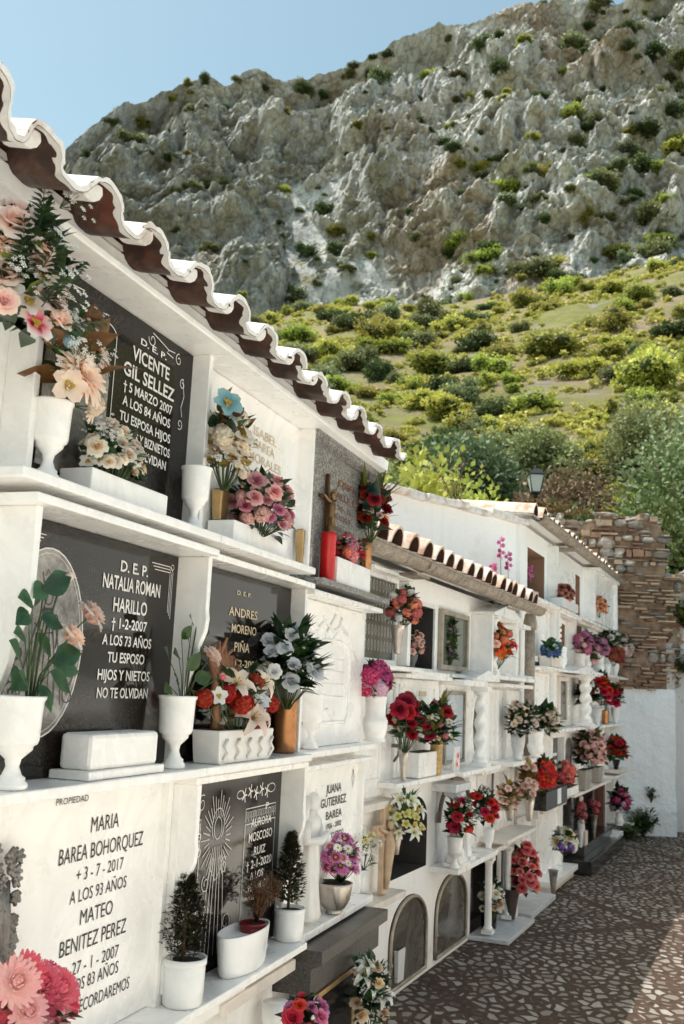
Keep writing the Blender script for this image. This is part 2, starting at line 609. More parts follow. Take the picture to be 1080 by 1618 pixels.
def cliff_mat():
    t = NT('limestone_cliff')
    geo = t.n('ShaderNodeNewGeometry')
    sp = t.n('ShaderNodeSeparateXYZ')
    t.l(geo.outputs['Normal'], sp.inputs[0])
    co = t.coord()
    mp = t.n('ShaderNodeMapping')
    mp.inputs['Scale'].default_value = (1, 1, .35)
    t.l(co, mp.inputs['Vector'])
    base = t.ramp(t.noise(.22, 12, .78, mp.outputs[0]), [(.30, (.24, .245, .245)), (.40, (.58, .59, .59)), (.47, (.84, .85, .84)), (.56, (.97, .97, .95))])
    stain = t.ramp(t.noise(.045, 6, .6, mp.outputs[0]), [(.56, (0, 0, 0)), (.68, g3(.65))])
    base = t.mix(stain, base, t.ramp(t.noise(.5, 6), [(.3, (.40, .27, .17)), (.7, (.66, .48, .32))]))
    ck = t.n('ShaderNodeTexVoronoi', feature='DISTANCE_TO_EDGE')
    ck.inputs['Scale'].default_value = .34
    mp2 = t.n('ShaderNodeMapping')
    mp2.inputs['Scale'].default_value = (1, 1, .5)
    wv = t.n('ShaderNodeVectorMath', operation='MULTIPLY_ADD')
    nz = t.n('ShaderNodeTexNoise')
    nz.inputs['Scale'].default_value = .5
    nz.inputs['Detail'].default_value = 6
    t.l(co, nz.inputs['Vector'])
    t.l(nz.outputs['Color'], wv.inputs[0])
    wv.inputs[1].default_value = (4, 4, 4)
    t.l(co, wv.inputs[2])
    t.l(wv.outputs[0], mp2.inputs['Vector'])
    t.l(mp2.outputs[0], ck.inputs['Vector'])
    crack = t.ramp(ck.outputs[0], [(0, g3(.42)), (.10, (0, 0, 0))])
    base = t.mix(crack, base, (.05, .047, .042))
    # rock colour darker towards one end, paler towards the other
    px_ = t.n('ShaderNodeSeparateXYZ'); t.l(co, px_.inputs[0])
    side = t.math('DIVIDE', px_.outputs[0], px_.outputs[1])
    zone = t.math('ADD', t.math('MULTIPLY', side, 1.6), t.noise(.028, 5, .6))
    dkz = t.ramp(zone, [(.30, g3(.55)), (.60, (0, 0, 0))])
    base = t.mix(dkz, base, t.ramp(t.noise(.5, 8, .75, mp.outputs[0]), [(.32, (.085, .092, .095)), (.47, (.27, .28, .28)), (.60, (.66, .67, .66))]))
    # scrub on the ledges
    up = t.math('ADD', sp.outputs[2], t.math('MULTIPLY', t.math('SUBTRACT', t.noise(.16, 9, .75), .5), 2.6))
    gm = t.ramp(up, [(.62, (0, 0, 0)), (.74, (1, 1, 1))])
    gc = t.ramp(t.noise(.45, 8, .7), [(.3, (.07, .085, .025)), (.47, (.20, .20, .07)), (.58, (.36, .27, .12)), (.7, (.48, .36, .20))])
    dk = t.ramp(t.noise(.11, 9, .74, mp.outputs[0]), [(.53, (0, 0, 0)), (.63, g3(.6))])
    base = t.mix(dk, base, t.ramp(t.noise(.7, 6), [(.3, (.07, .07, .065)), (.7, (.22, .215, .20))]))
    t.col(t.mix(gm, base, gc))
    t.rough(.9)
    h = t.math('ADD', t.noise(.6, 12, .8, mp.outputs[0]), t.math('MULTIPLY', crack, -.4))
    t.bump(h, 1, 1.2)
    return t.m

# skyline (azimuth, elevation in degrees) and cliff foot
SKY = [(-60, 14), (-40, 20), (-30, 24), (-21.3, 26.2), (-18.2, 27.2), (-17.2, 28.2), (-15.6, 29.6), (-15, 30.2), (-12.5, 31.3), (-11, 32.4), (-9.6, 32.5), (-8.2, 32.4), (-6.8, 33.2), (-4, 33.0), (-2.1, 33.6), (1.1, 34.5), (3.1, 35.2), (4.7, 35.9),
       (7.5, 36.0), (10.2, 36.5), (13, 36.6), (15.3, 36.1), (17.5, 36.5), (19.7, 36.9), (30, 38), (60, 30), (90, 20), (120, 12)]
FOOT = [(-60, 10), (-30, 15), (-12, 18.5), (-4, 20.9), (.2, 21.8), (5.6, 22.0), (11.6, 22.9), (19.5, 23.8), (40, 22), (80, 14), (120, 9)]
def interp(T, a):
    if a <= T[0][0]:
        return T[0][1]
    for (a0, v0), (a1, v1) in zip(T, T[1:]):
        if a <= a1:
            return v0 + (v1 - v0) * (a - a0) / (a1 - a0)
    return T[-1][1]
def nz(x, y, z, oct_=5, H=1.0, lac=2.1):
    return noise.fractal(Vector((x, y, z)), H, lac, oct_, noise_basis='PERLIN_ORIGINAL')
def rmf(x, y, z, oct_=6):
    return noise.ridged_multi_fractal(Vector((x, y, z)), .9, 2.1, oct_, 1.0, 2.0, noise_basis='PERLIN_ORIGINAL')
def hill_pt(az, t):
    """t 0..1 from the gardens up to the cliff foot"""
    a = R(az)
    r0, r1 = 26.0, 175.0
    r = r0 + (r1 - r0) * t
    zf = CAM_H + r1 * math.tan(R(interp(FOOT, az)))
    z0 = 2.0 + .03 * max(0, -az)
    z = z0 + (zf - z0) * (t ** 1.12)
    x, y = r * math.sin(a), r * math.cos(a)
    k = min(1, t * 5) * min(1, (1 - t) * 12 + .15)
    z += k * (3.2 * nz(x * .018, y * .018, 3, 4) + .7 * nz(x * .12, y * .12, 9, 4))
    return Vector((x, y, z))
def cliff_pt(az, t):
    a = R(az)
    rf, rt = 174.0, 236.0
    ef, es = R(interp(FOOT, az)), R(interp(SKY, az) + .75)
    zf, zt = CAM_H + 175 * math.tan(ef) - 2, CAM_H + rt * math.tan(es)
    # ledges: the way up alternates steep and shelving
    q = t + .035 * math.sin(t * 22 + 2.5 * nz(az * .07, t * 2, 1, 3)) * min(1, (1 - t) * 8)
    r = rf + (rt - rf) * (.80 * q + .20 * q * q)
    z = zf + (zt - zf) * t
    x, y = r * math.sin(a), r * math.cos(a)
    px, py, pz = x * .013, y * .013, z * .009
    wx = nz(px * 3, py * 3, pz * 3, 3) * .5
    big = rmf(px + wx * .5, py, pz + wx * .5, 4) - 1.0
    but = nz(az * .16 + .25 * wx, z * .006, 11, 3)
    q3 = Vector((x * .045 + wx, y * .045, z * .026 + wx))
    mid = noise.fractal(q3, .9, 2.0, 3, noise_basis='VORONOI_F2F1')
    mid2 = noise.fractal(Vector((x * .15 + wx, y * .15, z * .12 + wx)), .8, 2.1, 4, noise_basis='VORONOI_F2F1')
    c3_ = noise.cell(Vector((x * .12 + wx * 3, y * .12, z * .09))) + noise.cell(Vector((x * .35 + wx * 3, y * .35, z * .3 + 3))) * .5
    fine = nz(x * .45, y * .45, z * .35, 5, .8)
    strata = math.sin(z * .33 + 3 * nz(x * .02, y * .02, 3, 3) + az * .12)
    dep = 12.0 * big + 7.0 * but + 4.2 * (mid - .5) + 2.7 * (mid2 - .5) + .9 * c3_ + 1.0 * fine + .8 * strata
    edge = min(1, (1 - t) * 14)
    foot = min(1, t * 6)
    dep *= (.25 + .75 * edge) * (.3 + .7 * foot)
    dep = max(-16, min(16, dep))
    z += (1.1 * nz(x * .07, y * .07, 5, 4) * 3 + 1.0 * (rmf(x * .1, y * .1, 7, 5) - 1)) * (1 - edge) * .6 + fine * .6
    r2 = r - dep
    return Vector((r2 * math.sin(a), r2 * math.cos(a), z))
AZS = []
a_ = -60.0
while a_ < 120:
    AZS.append(a_)
    a_ += .105 if -22 < a_ < 21.5 else (.7 if -30 < a_ < 30 else 3)
def surf(name, fn, nt, m, smooth=True):
    mb = MB()
    n = len(AZS)
    vs = []
    for j in range(nt + 1):
        for a in AZS:
            vs.append(fn(a, j / nt))
    fs = [(j * n + i, j * n + i + 1, (j + 1) * n + i + 1, (j + 1) * n + i) for j in range(nt) for i in range(n - 1)]
    mb.add(vs, fs, 0, .5, smooth)
    return struct(name, mb, m)
surf('hill', hill_pt, 130, hill_mat())
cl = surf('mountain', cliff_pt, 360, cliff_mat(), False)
# back of the mountain and the land it stands on
mb = MB()
mb.grid(lambda u, v: ((lambda a, r: (r * math.sin(a), r * math.cos(a), (CAM_H + 236 * math.tan(R(interp(SKY, math.degrees(a)))) - 16) * (1 - v) ** .8 - v * 10))(R(-60 + 180 * u), 238 + 400 * v)), 90, 6)
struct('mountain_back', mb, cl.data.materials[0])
mb = MB()
mb.grid(lambda u, v: (-900 + 1800 * u, -900 + 1800 * v, -.35), 2, 2, smooth=False)
struct('ground', mb, plain('dry_earth', (.26, .20, .13), .95, var=.3, nscale=.8))
# earth between the cemetery and the foot of the hill
mb = MB()
def apron(u, v):
    a = R(-60 + 180 * u)
    r = 17.0 + 10.0 * v
    p = hill_pt(math.degrees(a), 0)
    return (r * math.sin(a), r * math.cos(a), -.36 + (p.z + .45) * v)
mb.grid(apron, 60, 4)
struct('garden_ground', mb, bpy.data.materials['hill_earth'])
# ------------------------------------------------------------------ walls with their rows of niches
def ring_cell(mb, x0, x1, z0, z1, hole, depth, mi=0, inner=1):
    """a wall cell whose face has a hole (outline ccw seen from the front) that runs back depth"""
    n = len(hole)
    cx, cz = sum(p[0] for p in hole) / n, sum(p[1] for p in hole) / n
    out = []
    for x, z in hole:
        dx, dz = x - cx, z - cz
        k = min(((x1 - cx) / dx if dx > 1e-9 else (x0 - cx) / dx if dx < -1e-9 else 1e9),
                ((z1 - cz) / dz if dz > 1e-9 else (z0 - cz) / dz if dz < -1e-9 else 1e9))
        out.append([cx + dx * k, cz + dz * k])
    for c in ((x0, z0), (x1, z0), (x1, z1), (x0, z1)):
        i = min(range(n), key=lambda k: (out[k][0] - c[0]) ** 2 + (out[k][1] - c[1]) ** 2)
        out[i] = list(c)
    vs = [(x, 0, z) for x, z in hole] + [(x, 0, z) for x, z in out]
    fs = [(i, i + n, (i + 1) % n + n, (i + 1) % n) for i in range(n)]
    mb.add(vs, [f[::-1] for f in fs], mi)
    vs = [(x, 0, z) for x, z in hole] + [(x, depth, z) for x, z in hole]
    mb.add(vs, [(i, (i + 1) % n, (i + 1) % n + n, i + n) for i in range(n)], inner)
    mb.add([(x, depth, z) for x, z in hole], [tuple(range(n))], inner)
def rect_hole(x0, x1, z0, z1, k=5):
    P = []
    for i in range(k): P.append((x0 + (x1 - x0) * i / k, z0))
    for i in range(k): P.append((x1, z0 + (z1 - z0) * i / k))
    for i in range(k): P.append((x1 - (x1 - x0) * i / k, z1))
    for i in range(k): P.append((x0, z1 - (z1 - z0) * i / k))
    return P
def arch_hole(x0, x1, z0, z1, rise, k=18, point=1.):
    P = [(x0 + (x1 - x0) * i / 5, z0) for i in range(5)]
    zs = z1 - rise
    P += [(x1, z0 + (zs - z0) * i / 4) for i in range(4)]
    for i in range(k + 1):
        a = PI * i / k
        P.append(((x0 + x1) / 2 + (x1 - x0) / 2 * math.cos(a), zs + rise * math.sin(a) ** point))
    P += [(x0, zs - (zs - z0) * i / 4) for i in range(1, 4)]
    return P
def niche_wall(name, label, S, s0, s1, ztop, cells, depth, rowz):
    """cells {(col,row): hole}; col edges and row edges given"""
    root = thing(name, label, 'wall', S, 0, 0, 0)
    mb = MB()
    cols, holes = cells
    for i in range(len(cols) - 1):
        for j in range(len(rowz) - 1):
            h = holes.get((i, j))
            if h:
                ring_cell(mb, cols[i], cols[i + 1], rowz[j], rowz[j + 1], h, .55)
            else:
                a, b, c, d = cols[i], cols[i + 1], rowz[j], rowz[j + 1]
                mb.add([(a, 0, c), (b, 0, c), (b, 0, d), (a, 0, d)], [(0, 1, 2, 3)])
    # end faces, top and back
    mb.add([(s0, 0, 0), (s0, depth, 0), (s0, depth, ztop), (s0, 0, ztop)], [(0, 3, 2, 1)])
    mb.add([(s1, 0, 0), (s1, depth, 0), (s1, depth, ztop), (s1, 0, ztop)], [(0, 1, 2, 3)])
    mb.add([(s0, 0, ztop), (s1, 0, ztop), (s1, depth, ztop), (s0, depth, ztop)], [(0, 1, 2, 3)])
    mb.add([(s0, depth, 0), (s1, depth, 0), (s1, depth, ztop), (s0, depth, ztop)], [(0, 3, 2, 1)])
    part('wall', mb, [WALLW, WALLS], root)
    return root

# first stretch (nearest)
W1 = niche_wall('niche_wall', 'nearest white plastered wall of burial niches under the large tiled eave', S1, -1.7, 2.30, 2.93,
                ([-1.7, 2.30], {}), 1.1, [0, 2.93])
# frieze and cornice under the eave
mb = MB()
mb.prismx([(0, 2.80), (-.118, 2.824), (-.124, 2.872), (0, 2.93)], -1.7, 2.26)
part('cornice', mb, WALLW, W1, .004)

def tile_eave(root, s0, n, pitch, dfront, zc, slope, length, amp=.032, th=.011, bulge=.0125):
    """a row of barrel tiles: channel tiles curving down, cover tiles curving up over their joints,
    whitewashed on top and along the edge, bare clay beneath"""
    cs = math.cos(slope); sn = math.sin(slope)
    def P(x, a, h):            # a: distance up the slope from the front edge, h: height off the slope
        k = max(0, min(1, (-.80 - x) / .16))        # the eave sags upward a little towards its near end
        return (x + .06 * k, -dfront + a * cs - h * sn, zc + a * sn + h * cs * (1 + .35 * k) + .028 * k)
    def C(t):
        return (pitch * t / (2 * PI) + bulge * math.sin(2 * t), amp * math.cos(t))
    def N(t):
        a, b = C(t - .01), C(t + .01)
        v = Vector((b[0] - a[0], b[1] - a[1])).normalized()
        return (-v.y, v.x)
    for i in range(n):
        for kind, t0, t1 in (('cover_tile', -PI / 2 - .16, PI / 2 + .16), ('channel_tile', PI / 2 - .16, 3 * PI / 2 + .16)):
            x0 = s0 + i * pitch
            jit = rnd.uniform(-.010, .010)
            dz = rnd.uniform(-.005, .005)
            sc = rnd.uniform(.96, 1.04)
            nu = 18
            def Q(t, off, a):
                x, z = C(t)
                nx, nz_ = N(t)
                wob = .0045 * noise.noise(Vector((t * 1.3, i * 3.1, 2))) + .0022 * noise.noise(Vector((t * 5, i * 3.1, a * 8)))
                return P(x0 + x + nx * off, a, z * sc + nz_ * off + dz + wob)
            m = MB()
            for off, mi in ((0, 0), (th, 1)):
                m.grid(lambda u, v, off=off: Q(t0 + (t1 - t0) * u, off, jit + v * length), nu, 5, mi)
            e = []
            for k in range(nu + 1):
                t = t0 + (t1 - t0) * k / nu
                e += [Q(t, 0, jit - .002), Q(t, th * (1.15 + .7 * noise.noise(Vector((k * .45, i * 2.3, 7)))), jit - .002)]
            m.add(e, [(2 * k, 2 * k + 2, 2 * k + 3, 2 * k + 1) for k in range(nu)], 1)
            # whitewash that ran a little way in under the edge
            m.grid(lambda u, v: Q(t0 + (t1 - t0) * u, -.0015, jit - .002 + v * (.012 + .01 * math.sin(u * 9 + i * 2) ** 2)), nu, 1, 1)
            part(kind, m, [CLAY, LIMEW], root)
        # mortar curl closing half of the hollow of the cover tile
        x0 = s0 + i * pitch
        pl = []
        for k in range(10):
            t = -PI / 2 + (PI / 2 + .05) * k / 9
            x, z = C(t)
            nx, nz_ = N(t)
            pl.append((x0 + x - nx * .001, z - nz_ * .001))
        pl += [(x0 + .012, amp * .45), (x0 + .004, -amp * .05), (x0 - .012, -amp * .42), (x0 - .03, -amp * .55), (x0 - pitch * .22, -amp * .5)]
        m3 = MB()
        n_ = len(pl)
        a0 = .012 + rnd.uniform(0, .01)
        vs = [P(x, a0, h) for x, h in pl] + [P(x - .004, a0 + .06, h) for x, h in pl]
        m3.add(vs, [tuple(range(n_))[::-1], tuple(range(n_, 2 * n_))] + [(k, (k + 1) % n_, (k + 1) % n_ + n_, k + n_) for k in range(n_)])
        part('mortar', m3, LIMEW, root, .004)
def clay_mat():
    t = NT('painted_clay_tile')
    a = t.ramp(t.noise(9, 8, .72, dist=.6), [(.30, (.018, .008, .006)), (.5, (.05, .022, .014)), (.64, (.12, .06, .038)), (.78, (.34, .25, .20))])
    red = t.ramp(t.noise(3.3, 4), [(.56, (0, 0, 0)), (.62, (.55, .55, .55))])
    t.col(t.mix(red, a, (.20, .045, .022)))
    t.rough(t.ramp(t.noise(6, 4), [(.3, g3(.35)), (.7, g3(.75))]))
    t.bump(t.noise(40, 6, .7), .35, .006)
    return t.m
CLAY = clay_mat()
LIMEW = plaster('lime_wash', (.80, .775, .74), (.34, .20, .13), .95, .6, 13, .010)
EV = thing('tiled_eave', 'large whitewashed barrel tile eave with dark clay undersides over the nearest niches', 'roof', S1, 0, 0, 0)
tile_eave(EV, -1.745, 16, .2425, .262, 2.856, R(11.5), .8)
# roof bed between the tiles and the wall
mb = MB()
mb.prismx([(-.123, 2.878), (.55, 3.0), (.55, 3.04), (.05, 2.94), (-.123, 2.893)], -1.75, 2.1)
part('roof_bed', mb, LIMEW, EV)

# ------------------------------------------------------------------ parts of graves
def scroll_poly(top, bot, z0, z1, back=0.):
    """side outline of a scrolled marble upright, depth top at the top and bot below"""
    h = z1 - z0
    P = [(back, z0), (-bot, z0)]
    m = (top + bot) / 2
    for k in range(0, 11):                      # S curve outward going up
        u = k / 10
        zz = z0 + h * (.30 + .34 * u)
        yy = bot + (top - bot) * (u * u * (3 - 2 * u)) + .010 * math.sin(u * 2 * PI)
        P.append((-yy, zz))
    P += [(-top - .004, z0 + h * .70), (-top, z0 + h * .74), (-top, z1), (back, z1)]
    return P
def upright(root, x, w, z0, z1, top=.085, bot=None, m=None, back=0.):
    mb = MB()
    if bot is None:
        mb.box(x, x + w, -top, back, z0, z1)
    else:
        mb.prismx(scroll_poly(top, bot, z0, z1, back), x, x + w)
    return part('pilaster', mb, m or MARB, root, .003)
def slab(root, name, x0, x1, y0, y1, z0, z1, m=None, bv=.004):
    mb = MB()
    mb.box(x0, x1, y0, y1, z0, z1)
    return part(name, mb, m or MARB, root, bv)
def column_mb(mb, x, y, z0, z1, r, twist=0, mi=0):
    h = z1 - z0
    b = h * .09
    mb.box(x - r * 1.5, x + r * 1.5, y - r * 1.5, y + r * 1.5, z0, z0 + b * .6, mi)
    mb.box(x - r * 1.5, x + r * 1.5, y - r * 1.5, y + r * 1.5, z1 - b * .6, z1, mi)
    pr = [(r * 1.35, z0 + b * .6), (r * 1.4, z0 + b * .8), (r * 1.05, z0 + b * 1.1)]
    n = 44 if twist else 4
    sq = (lambda a, z: 1 + (.22 * math.cos(a * 2 - (z - z0) / h * twist) if z0 + b * 1.1 < z < z1 - b * 1.1 else 0)) if twist else None
    for k in range(n + 1):
        pr.append((r * (1 if not twist else .92), z0 + b * 1.15 + (h - 2.3 * b) * k / n))
    pr += [(r * 1.05, z1 - b * 1.1), (r * 1.4, z1 - b * .8), (r * 1.35, z1 - b * .6)]
    mb.lathe(pr, x, y, 24, mi, True, sq)
def panel_of(root):
    return next((c for c in root.children if c.name.startswith('panel')), root)
def lettering(root, S, d, lines, m, y=None, s0=0., z0=0., bold=.012):
    """lines (text, left px, left py, right px, right py, cap height px) read off the panel plane"""
    for ln in lines:
        mb = MB()
        tx, xa, ya, xb, yb, hp = ln[:6]
        a, za = S.at(xa, ya, d)
        b, zb = S.at(xb, yb, d)
        sc = S.scale((a + b) / 2, d, (za + zb) / 2)
        size = hp / sc / .63
        key = MB()
        text_mb(key, tx, 0, 0, 1, 1, 0, bold)
        wid = max(v[0] for v in key.v) - min(v[0] for v in key.v)
        text_mb(mb, tx, (a + b) / 2 - s0, (za + zb) / 2 - z0, size, (b - a) / (wid * size), -d - .0015, bold)
        part('lettering', mb, m, panel_of(root))
def engraving(root, name, m, strokes, y, w=.004):
    mb = MB()
    for i, st in enumerate(strokes):
        ww = w
        if isinstance(st[0], (int, float)):
            ww, st = st[0], st[1]
        mb.ribbon(st, ww, y - .0002 * (i % 3))
    return part(name, mb, m, panel_of(root))
def ell(cx, cz, rx, rz, a0=0., a1=2 * PI, n=36):
    return [(cx + rx * math.cos(a0 + (a1 - a0) * k / n), cz + rz * math.sin(a0 + (a1 - a0) * k / n)) for k in range(n + 1)]
def scroll(cx, cz, r, a0, turns=1.3, n=26, sgn=1):
    return [(cx + sgn * r * (1 - .75 * k / n) * math.cos(a0 + turns * 2 * PI * k / n), cz + r * (1 - .75 * k / n) * math.sin(a0 + turns * 2 * PI * k / n)) for k in range(n + 1)]

def grave(name, label, S, s0, s1, z0, z1, m, cat='gravestone', shelf=None, lintel=None, left=None, right=None,
          pm=None, thick=.022, inset=0., sm=None, group=None):
    """a niche cover: panel, uprights, lintel and shelf; local x starts at s0, z at z0"""
    root = thing(name, label, cat, S, s0, 0, z0, group=group)
    W, H = s1 - s0, z1 - z0
    if m is not None:
        slab(root, 'panel', .004, W - .004, -thick + inset, .0 + inset + .01, .002, H - .002, m, .002)
    if left:
        upright(root, -.012, .024, 0, H, *left, m=pm)
    if right:
        upright(root, W - .012, .024, 0, H, *right, m=pm)
    if lintel:
        d, t_, x0, x1 = lintel
        slab(root, 'lintel', x0, W + x1, -d, .0, H, H + t_, pm or MARB)
    if shelf:
        d, t_, x0, x1 = shelf
        slab(root, 'shelf', x0, W + x1, -d, .0, -t_, 0, sm or pm or MARB)
    return root

ZA, ZB, ZC = 2.205, 1.495, .805
E0, E1, E2, E3 = -.482, .392, 1.335, 2.285
# --- top row
gV = grave('gravestone', 'dark granite gravestone with white lettering in the top row, nearest under the eave', S1, E0, E1, ZA, 2.80, BGRAN,
           shelf=(.165, .026, -.12, -.008), lintel=(.155, .022, -.1, .0), left=(.085,), right=(.085,))
gI = grave('gravestone', 'white marble gravestone with pale gilt lettering in the top row behind the pink roses', S1, E1, E2, ZA, 2.80, MARB,
           shelf=(.165, .026, .0, -.12), lintel=(.155, .022, .003, .0), right=(.085,))
gJ = grave('gravestone', 'speckled grey granite gravestone with bronze lettering at the end of the top row', S1, E2 + .004, E3, ZA - .02, 2.775, GGRAN,
           shelf=(.15, .026, .0, -.01), thick=.045, sm=GGRAN)
mb = MB()
mb.prismx([(0, .585), (-.055, .585), (-.085, .60), (-.085, .63), (0, .63)], .0, .95)
part('lintel', mb, GGRAN, gJ, .003)
mb = MB(); mb.box(.0, .035, -.085, 0, 0, .585)
part('pilaster', mb, GGRAN, gJ, .003)
# --- second row
gN = grave('gravestone', 'dark polished gravestone with an oval engraving of a crowned woman', S1, E0, E1, ZB, 2.135, BGRAN2,
           shelf=(.165, .026, -.12, -.0), lintel=(.165, .022, -.06, -.01), left=(.13, .06), right=(.13, .06))
gA = grave('gravestone', 'dark grey gravestone with faint gilt lettering behind the red and white flowers', S1, E1, E2, ZB, 2.135, BGRAN2,
           shelf=(.165, .026, .002, -.06), lintel=(.12, .022, -.008, -.0), right=(.085,))
gR = grave('gravestone', 'pale white marble gravestone with a raised scroll relief ending the second row', S1, E2, E3, ZB, 2.115, MARB,
           shelf=(.11, .026, -.055, .0), lintel=(.12, .022, .002, -.02))
# --- third row
gM = grave('gravestone', 'white marble gravestone with dark carved lettering, nearest in the third row', S1, E0, E1, ZC, 1.468, MARB,
           shelf=(.165, .026, -.12, -.0), left=(.05,), right=(.05,))
upright(gM, E1 - E0 + .014, .022, .03, .635, .075, m=MARB)
gT = grave('gravestone', 'mirror polished dark gravestone with an engraved radiant figure behind the potted conifers', S1, E1 + .03, E2, ZC, 1.44, BGRAN2,
           shelf=(.165, .024, -.03, -.02), lintel=(.13, .022, -.02, -.0), left=(.13, .05), right=(.12, .05))
gU = grave('gravestone', 'white marble gravestone with small dark lettering behind the bowl of pink daisies', S1, E2, E3, ZC, 1.415, MARB,
           shelf=(.115, .03, .002, .0), lintel=(.10, .022, .002, -.02), right=(.05,))

# lettering
lettering(gV, S1, .0225, [('D. E. P.', 222, 537, 262, 566, 9), ('VICENTE', 209, 557, 267, 591, 19), ('GIL SELLEZ', 194, 580, 274, 624, 19),
    ('† 5 MARZO 2007', 194, 608, 271, 648, 13), ('A LOS 84 AÑOS', 193, 632, 268, 669, 13), ('TU ESPOSA HIJOS', 188, 655, 268, 694, 13),
    ('NIETOS Y BIZNIETOS', 186, 679, 267, 717, 13), ('NO TE OLVIDAN', 186, 703, 261, 737, 13)], WHITEL, s0=E0, z0=ZA, bold=.02)
lettering(gN, S1, .0225, [('D. E. P.', 190, 893, 233, 904, 15), ('NATALIA ROMAN', 162, 915, 252, 935, 19), ('HARILLO', 178, 954, 231, 963, 19),
    ('† 1-2-2007', 175, 983, 231, 991, 14), ('A LOS 73 AÑOS', 161, 1010, 238, 1017, 14), ('TU ESPOSO', 169, 1037, 227, 1043, 14),
    ('HIJOS Y NIETOS', 153, 1065, 235, 1069, 14), ('NO TE OLVIDAN', 152, 1094, 232, 1096, 14)], WHITEL, s0=E0, z0=ZB, bold=.018)
lettering(gM, S1, .0225, [('PROPIEDAD', 88, 1267, 139, 1261, 9), ('MARIA', 143, 1304, 187, 1294, 21), ('BAREA BOHORQUEZ', 92, 1356, 225, 1323, 21),
    ('+ 3 - 7 - 2017', 120, 1383, 194, 1363, 17), ('A LOS 93 AÑOS', 110, 1417, 199, 1394, 17), ('MATEO', 126, 1449, 177, 1433, 20),
    ('BENITEZ PEREZ', 93, 1501, 198, 1462, 21), ('+ 27 - 1 - 2007', 100, 1534, 186, 1504, 17), ('A LOS 83 AÑOS', 97, 1563, 186, 1530, 17),
    ('OS RECORDAREMOS', 98, 1598, 203, 1556, 17)], INK, s0=E0, z0=ZC, bold=-.002)
lettering(gI, S1, .0225, [('ISABEL', 400, 681, 436, 698, 13), ('BAREA', 400, 701, 433, 716, 13), ('MORALES', 392, 721, 443, 741, 13), ('D. E. P.', 404, 745, 432, 755, 9)], PALEL, s0=E1, z0=ZA)
lettering(gJ, S1, .0455, [('JOSEFA', 532, 762, 562, 777, 9), ('CALLE L', 522, 778, 560, 797, 9), ('† 26 - 11', 528, 800, 553, 811, 7), ('A LOS 7', 527, 815, 553, 826, 7),
    ('ESPOSO E HIJOS', 514, 829, 556, 845, 6)], GOLDL, s0=E2 + .004, z0=ZA - .02, bold=.03)
lettering(gA, S1, .0225, [('D. E. P.', 374, 936, 396, 941, 6), ('ANDRES', 361, 965, 406, 973, 12), ('MORENO', 365, 992, 404, 998, 12), ('PIÑA', 369, 1021, 393, 1025, 13), ('† 20-2-2006', 352, 1047, 406, 1050, 10), ('A LOS 71 AÑOS', 356, 1067, 408, 1068, 10)], PALEL, s0=E1, z0=ZB)
lettering(gT, S1, .0225, [('E. P.', 289, 1307, 313, 1301, 9), ('ANTONIO', 268, 1336, 317, 1322, 13), ('MOSCOSO', 267, 1362, 316, 1346, 13), ('P.', 419, 1273, 426, 1271, 9),
    ('AURORA', 396, 1301, 428, 1292, 11), ('MOSCOSO', 392, 1325, 429, 1313, 12), ('RUIZ', 400, 1345, 418, 1339, 11), ('† 2-1-2020', 388, 1369, 428, 1355, 11), ('A LOS', 394, 1385, 415, 1377, 10),
    ('99 AÑOS', 390, 1404, 418, 1394, 10), ('SU ESPOSA', 266, 1483, 300, 1470, 5), ('HIJOS', 268, 1495, 290, 1487, 5)], WHITEL, s0=E1 + .03, z0=ZC)
lettering(gU, S1, .0225, [('JUANA', 515, 1249, 539, 1241, 12), ('GUTIERREZ', 506, 1272, 546, 1259, 12), ('BAREA', 514, 1290, 539, 1282, 11), ('1926 - 2002', 514, 1307, 538, 1299, 7), ('TU RECUERDO', 509, 1325, 542, 1313, 8)], INK, s0=E2, z0=ZC)

# engravings.  Panel of the crowned Virgin: oval with soft grey ground
def oval_mat():
    t = NT('etched_grey_oval')
    a = t.ramp(t.noise(11, 8, .75, dist=.8), [(.35, (.07, .065, .06)), (.5, (.24, .225, .21)), (.66, (.48, .455, .43))])
    t.col(a)
    t.rough(.3)
    return t.m
ETCH = oval_mat()
LINEW = plain('etched_line', (.50, .48, .45), .5)
ocx, ocz, orx, orz = .205, .335, .165, .235
mb = MB()
P = ell(ocx, ocz, orx, orz)[:-1]
mb.prism(P, -.0235, -.021)
part('oval_picture', mb, ETCH, gN)
DARKL = plain('etched_shadow', (.03, .027, .025), .5)
vz = ocz
st = [(.004, ell(ocx, ocz, orx, orz)), (.0015, ell(ocx, ocz, orx - .012, orz - .012))]
engraving(gN, 'engraving', WHITEL, st, -.0245)
st = []
hx, hz = ocx + .005, ocz + .115
st += [ell(hx, hz, .017, .022), ell(hx, hz + .004, .03, .036, R(-35), R(215))]                   # face and veil
st += [[(hx - .026, hz + .034), (hx - .034, hz + .058), (hx - .02, hz + .048), (hx - .014, hz + .066), (hx, hz + .05), (hx + .014, hz + .066), (hx + .02, hz + .048), (hx + .034, hz + .058), (hx + .026, hz + .034), (hx - .026, hz + .034)]]
for k in range(7):                                                                              # mantle folds
    q = (k - 3) / 3
    st.append([(hx + q * .018, hz - .03), (hx + q * .045, hz - .09), (hx + q * .075, hz - .18), (hx + q * .085, hz - .27)])
st += [ell(hx + .035, hz - .06, .012, .015), [(hx + .02, hz - .075), (hx + .05, hz - .085), (hx + .045, hz - .13)], [(hx - .05, hz - .07), (hx - .01, hz - .095), (hx + .03, hz - .09)]]
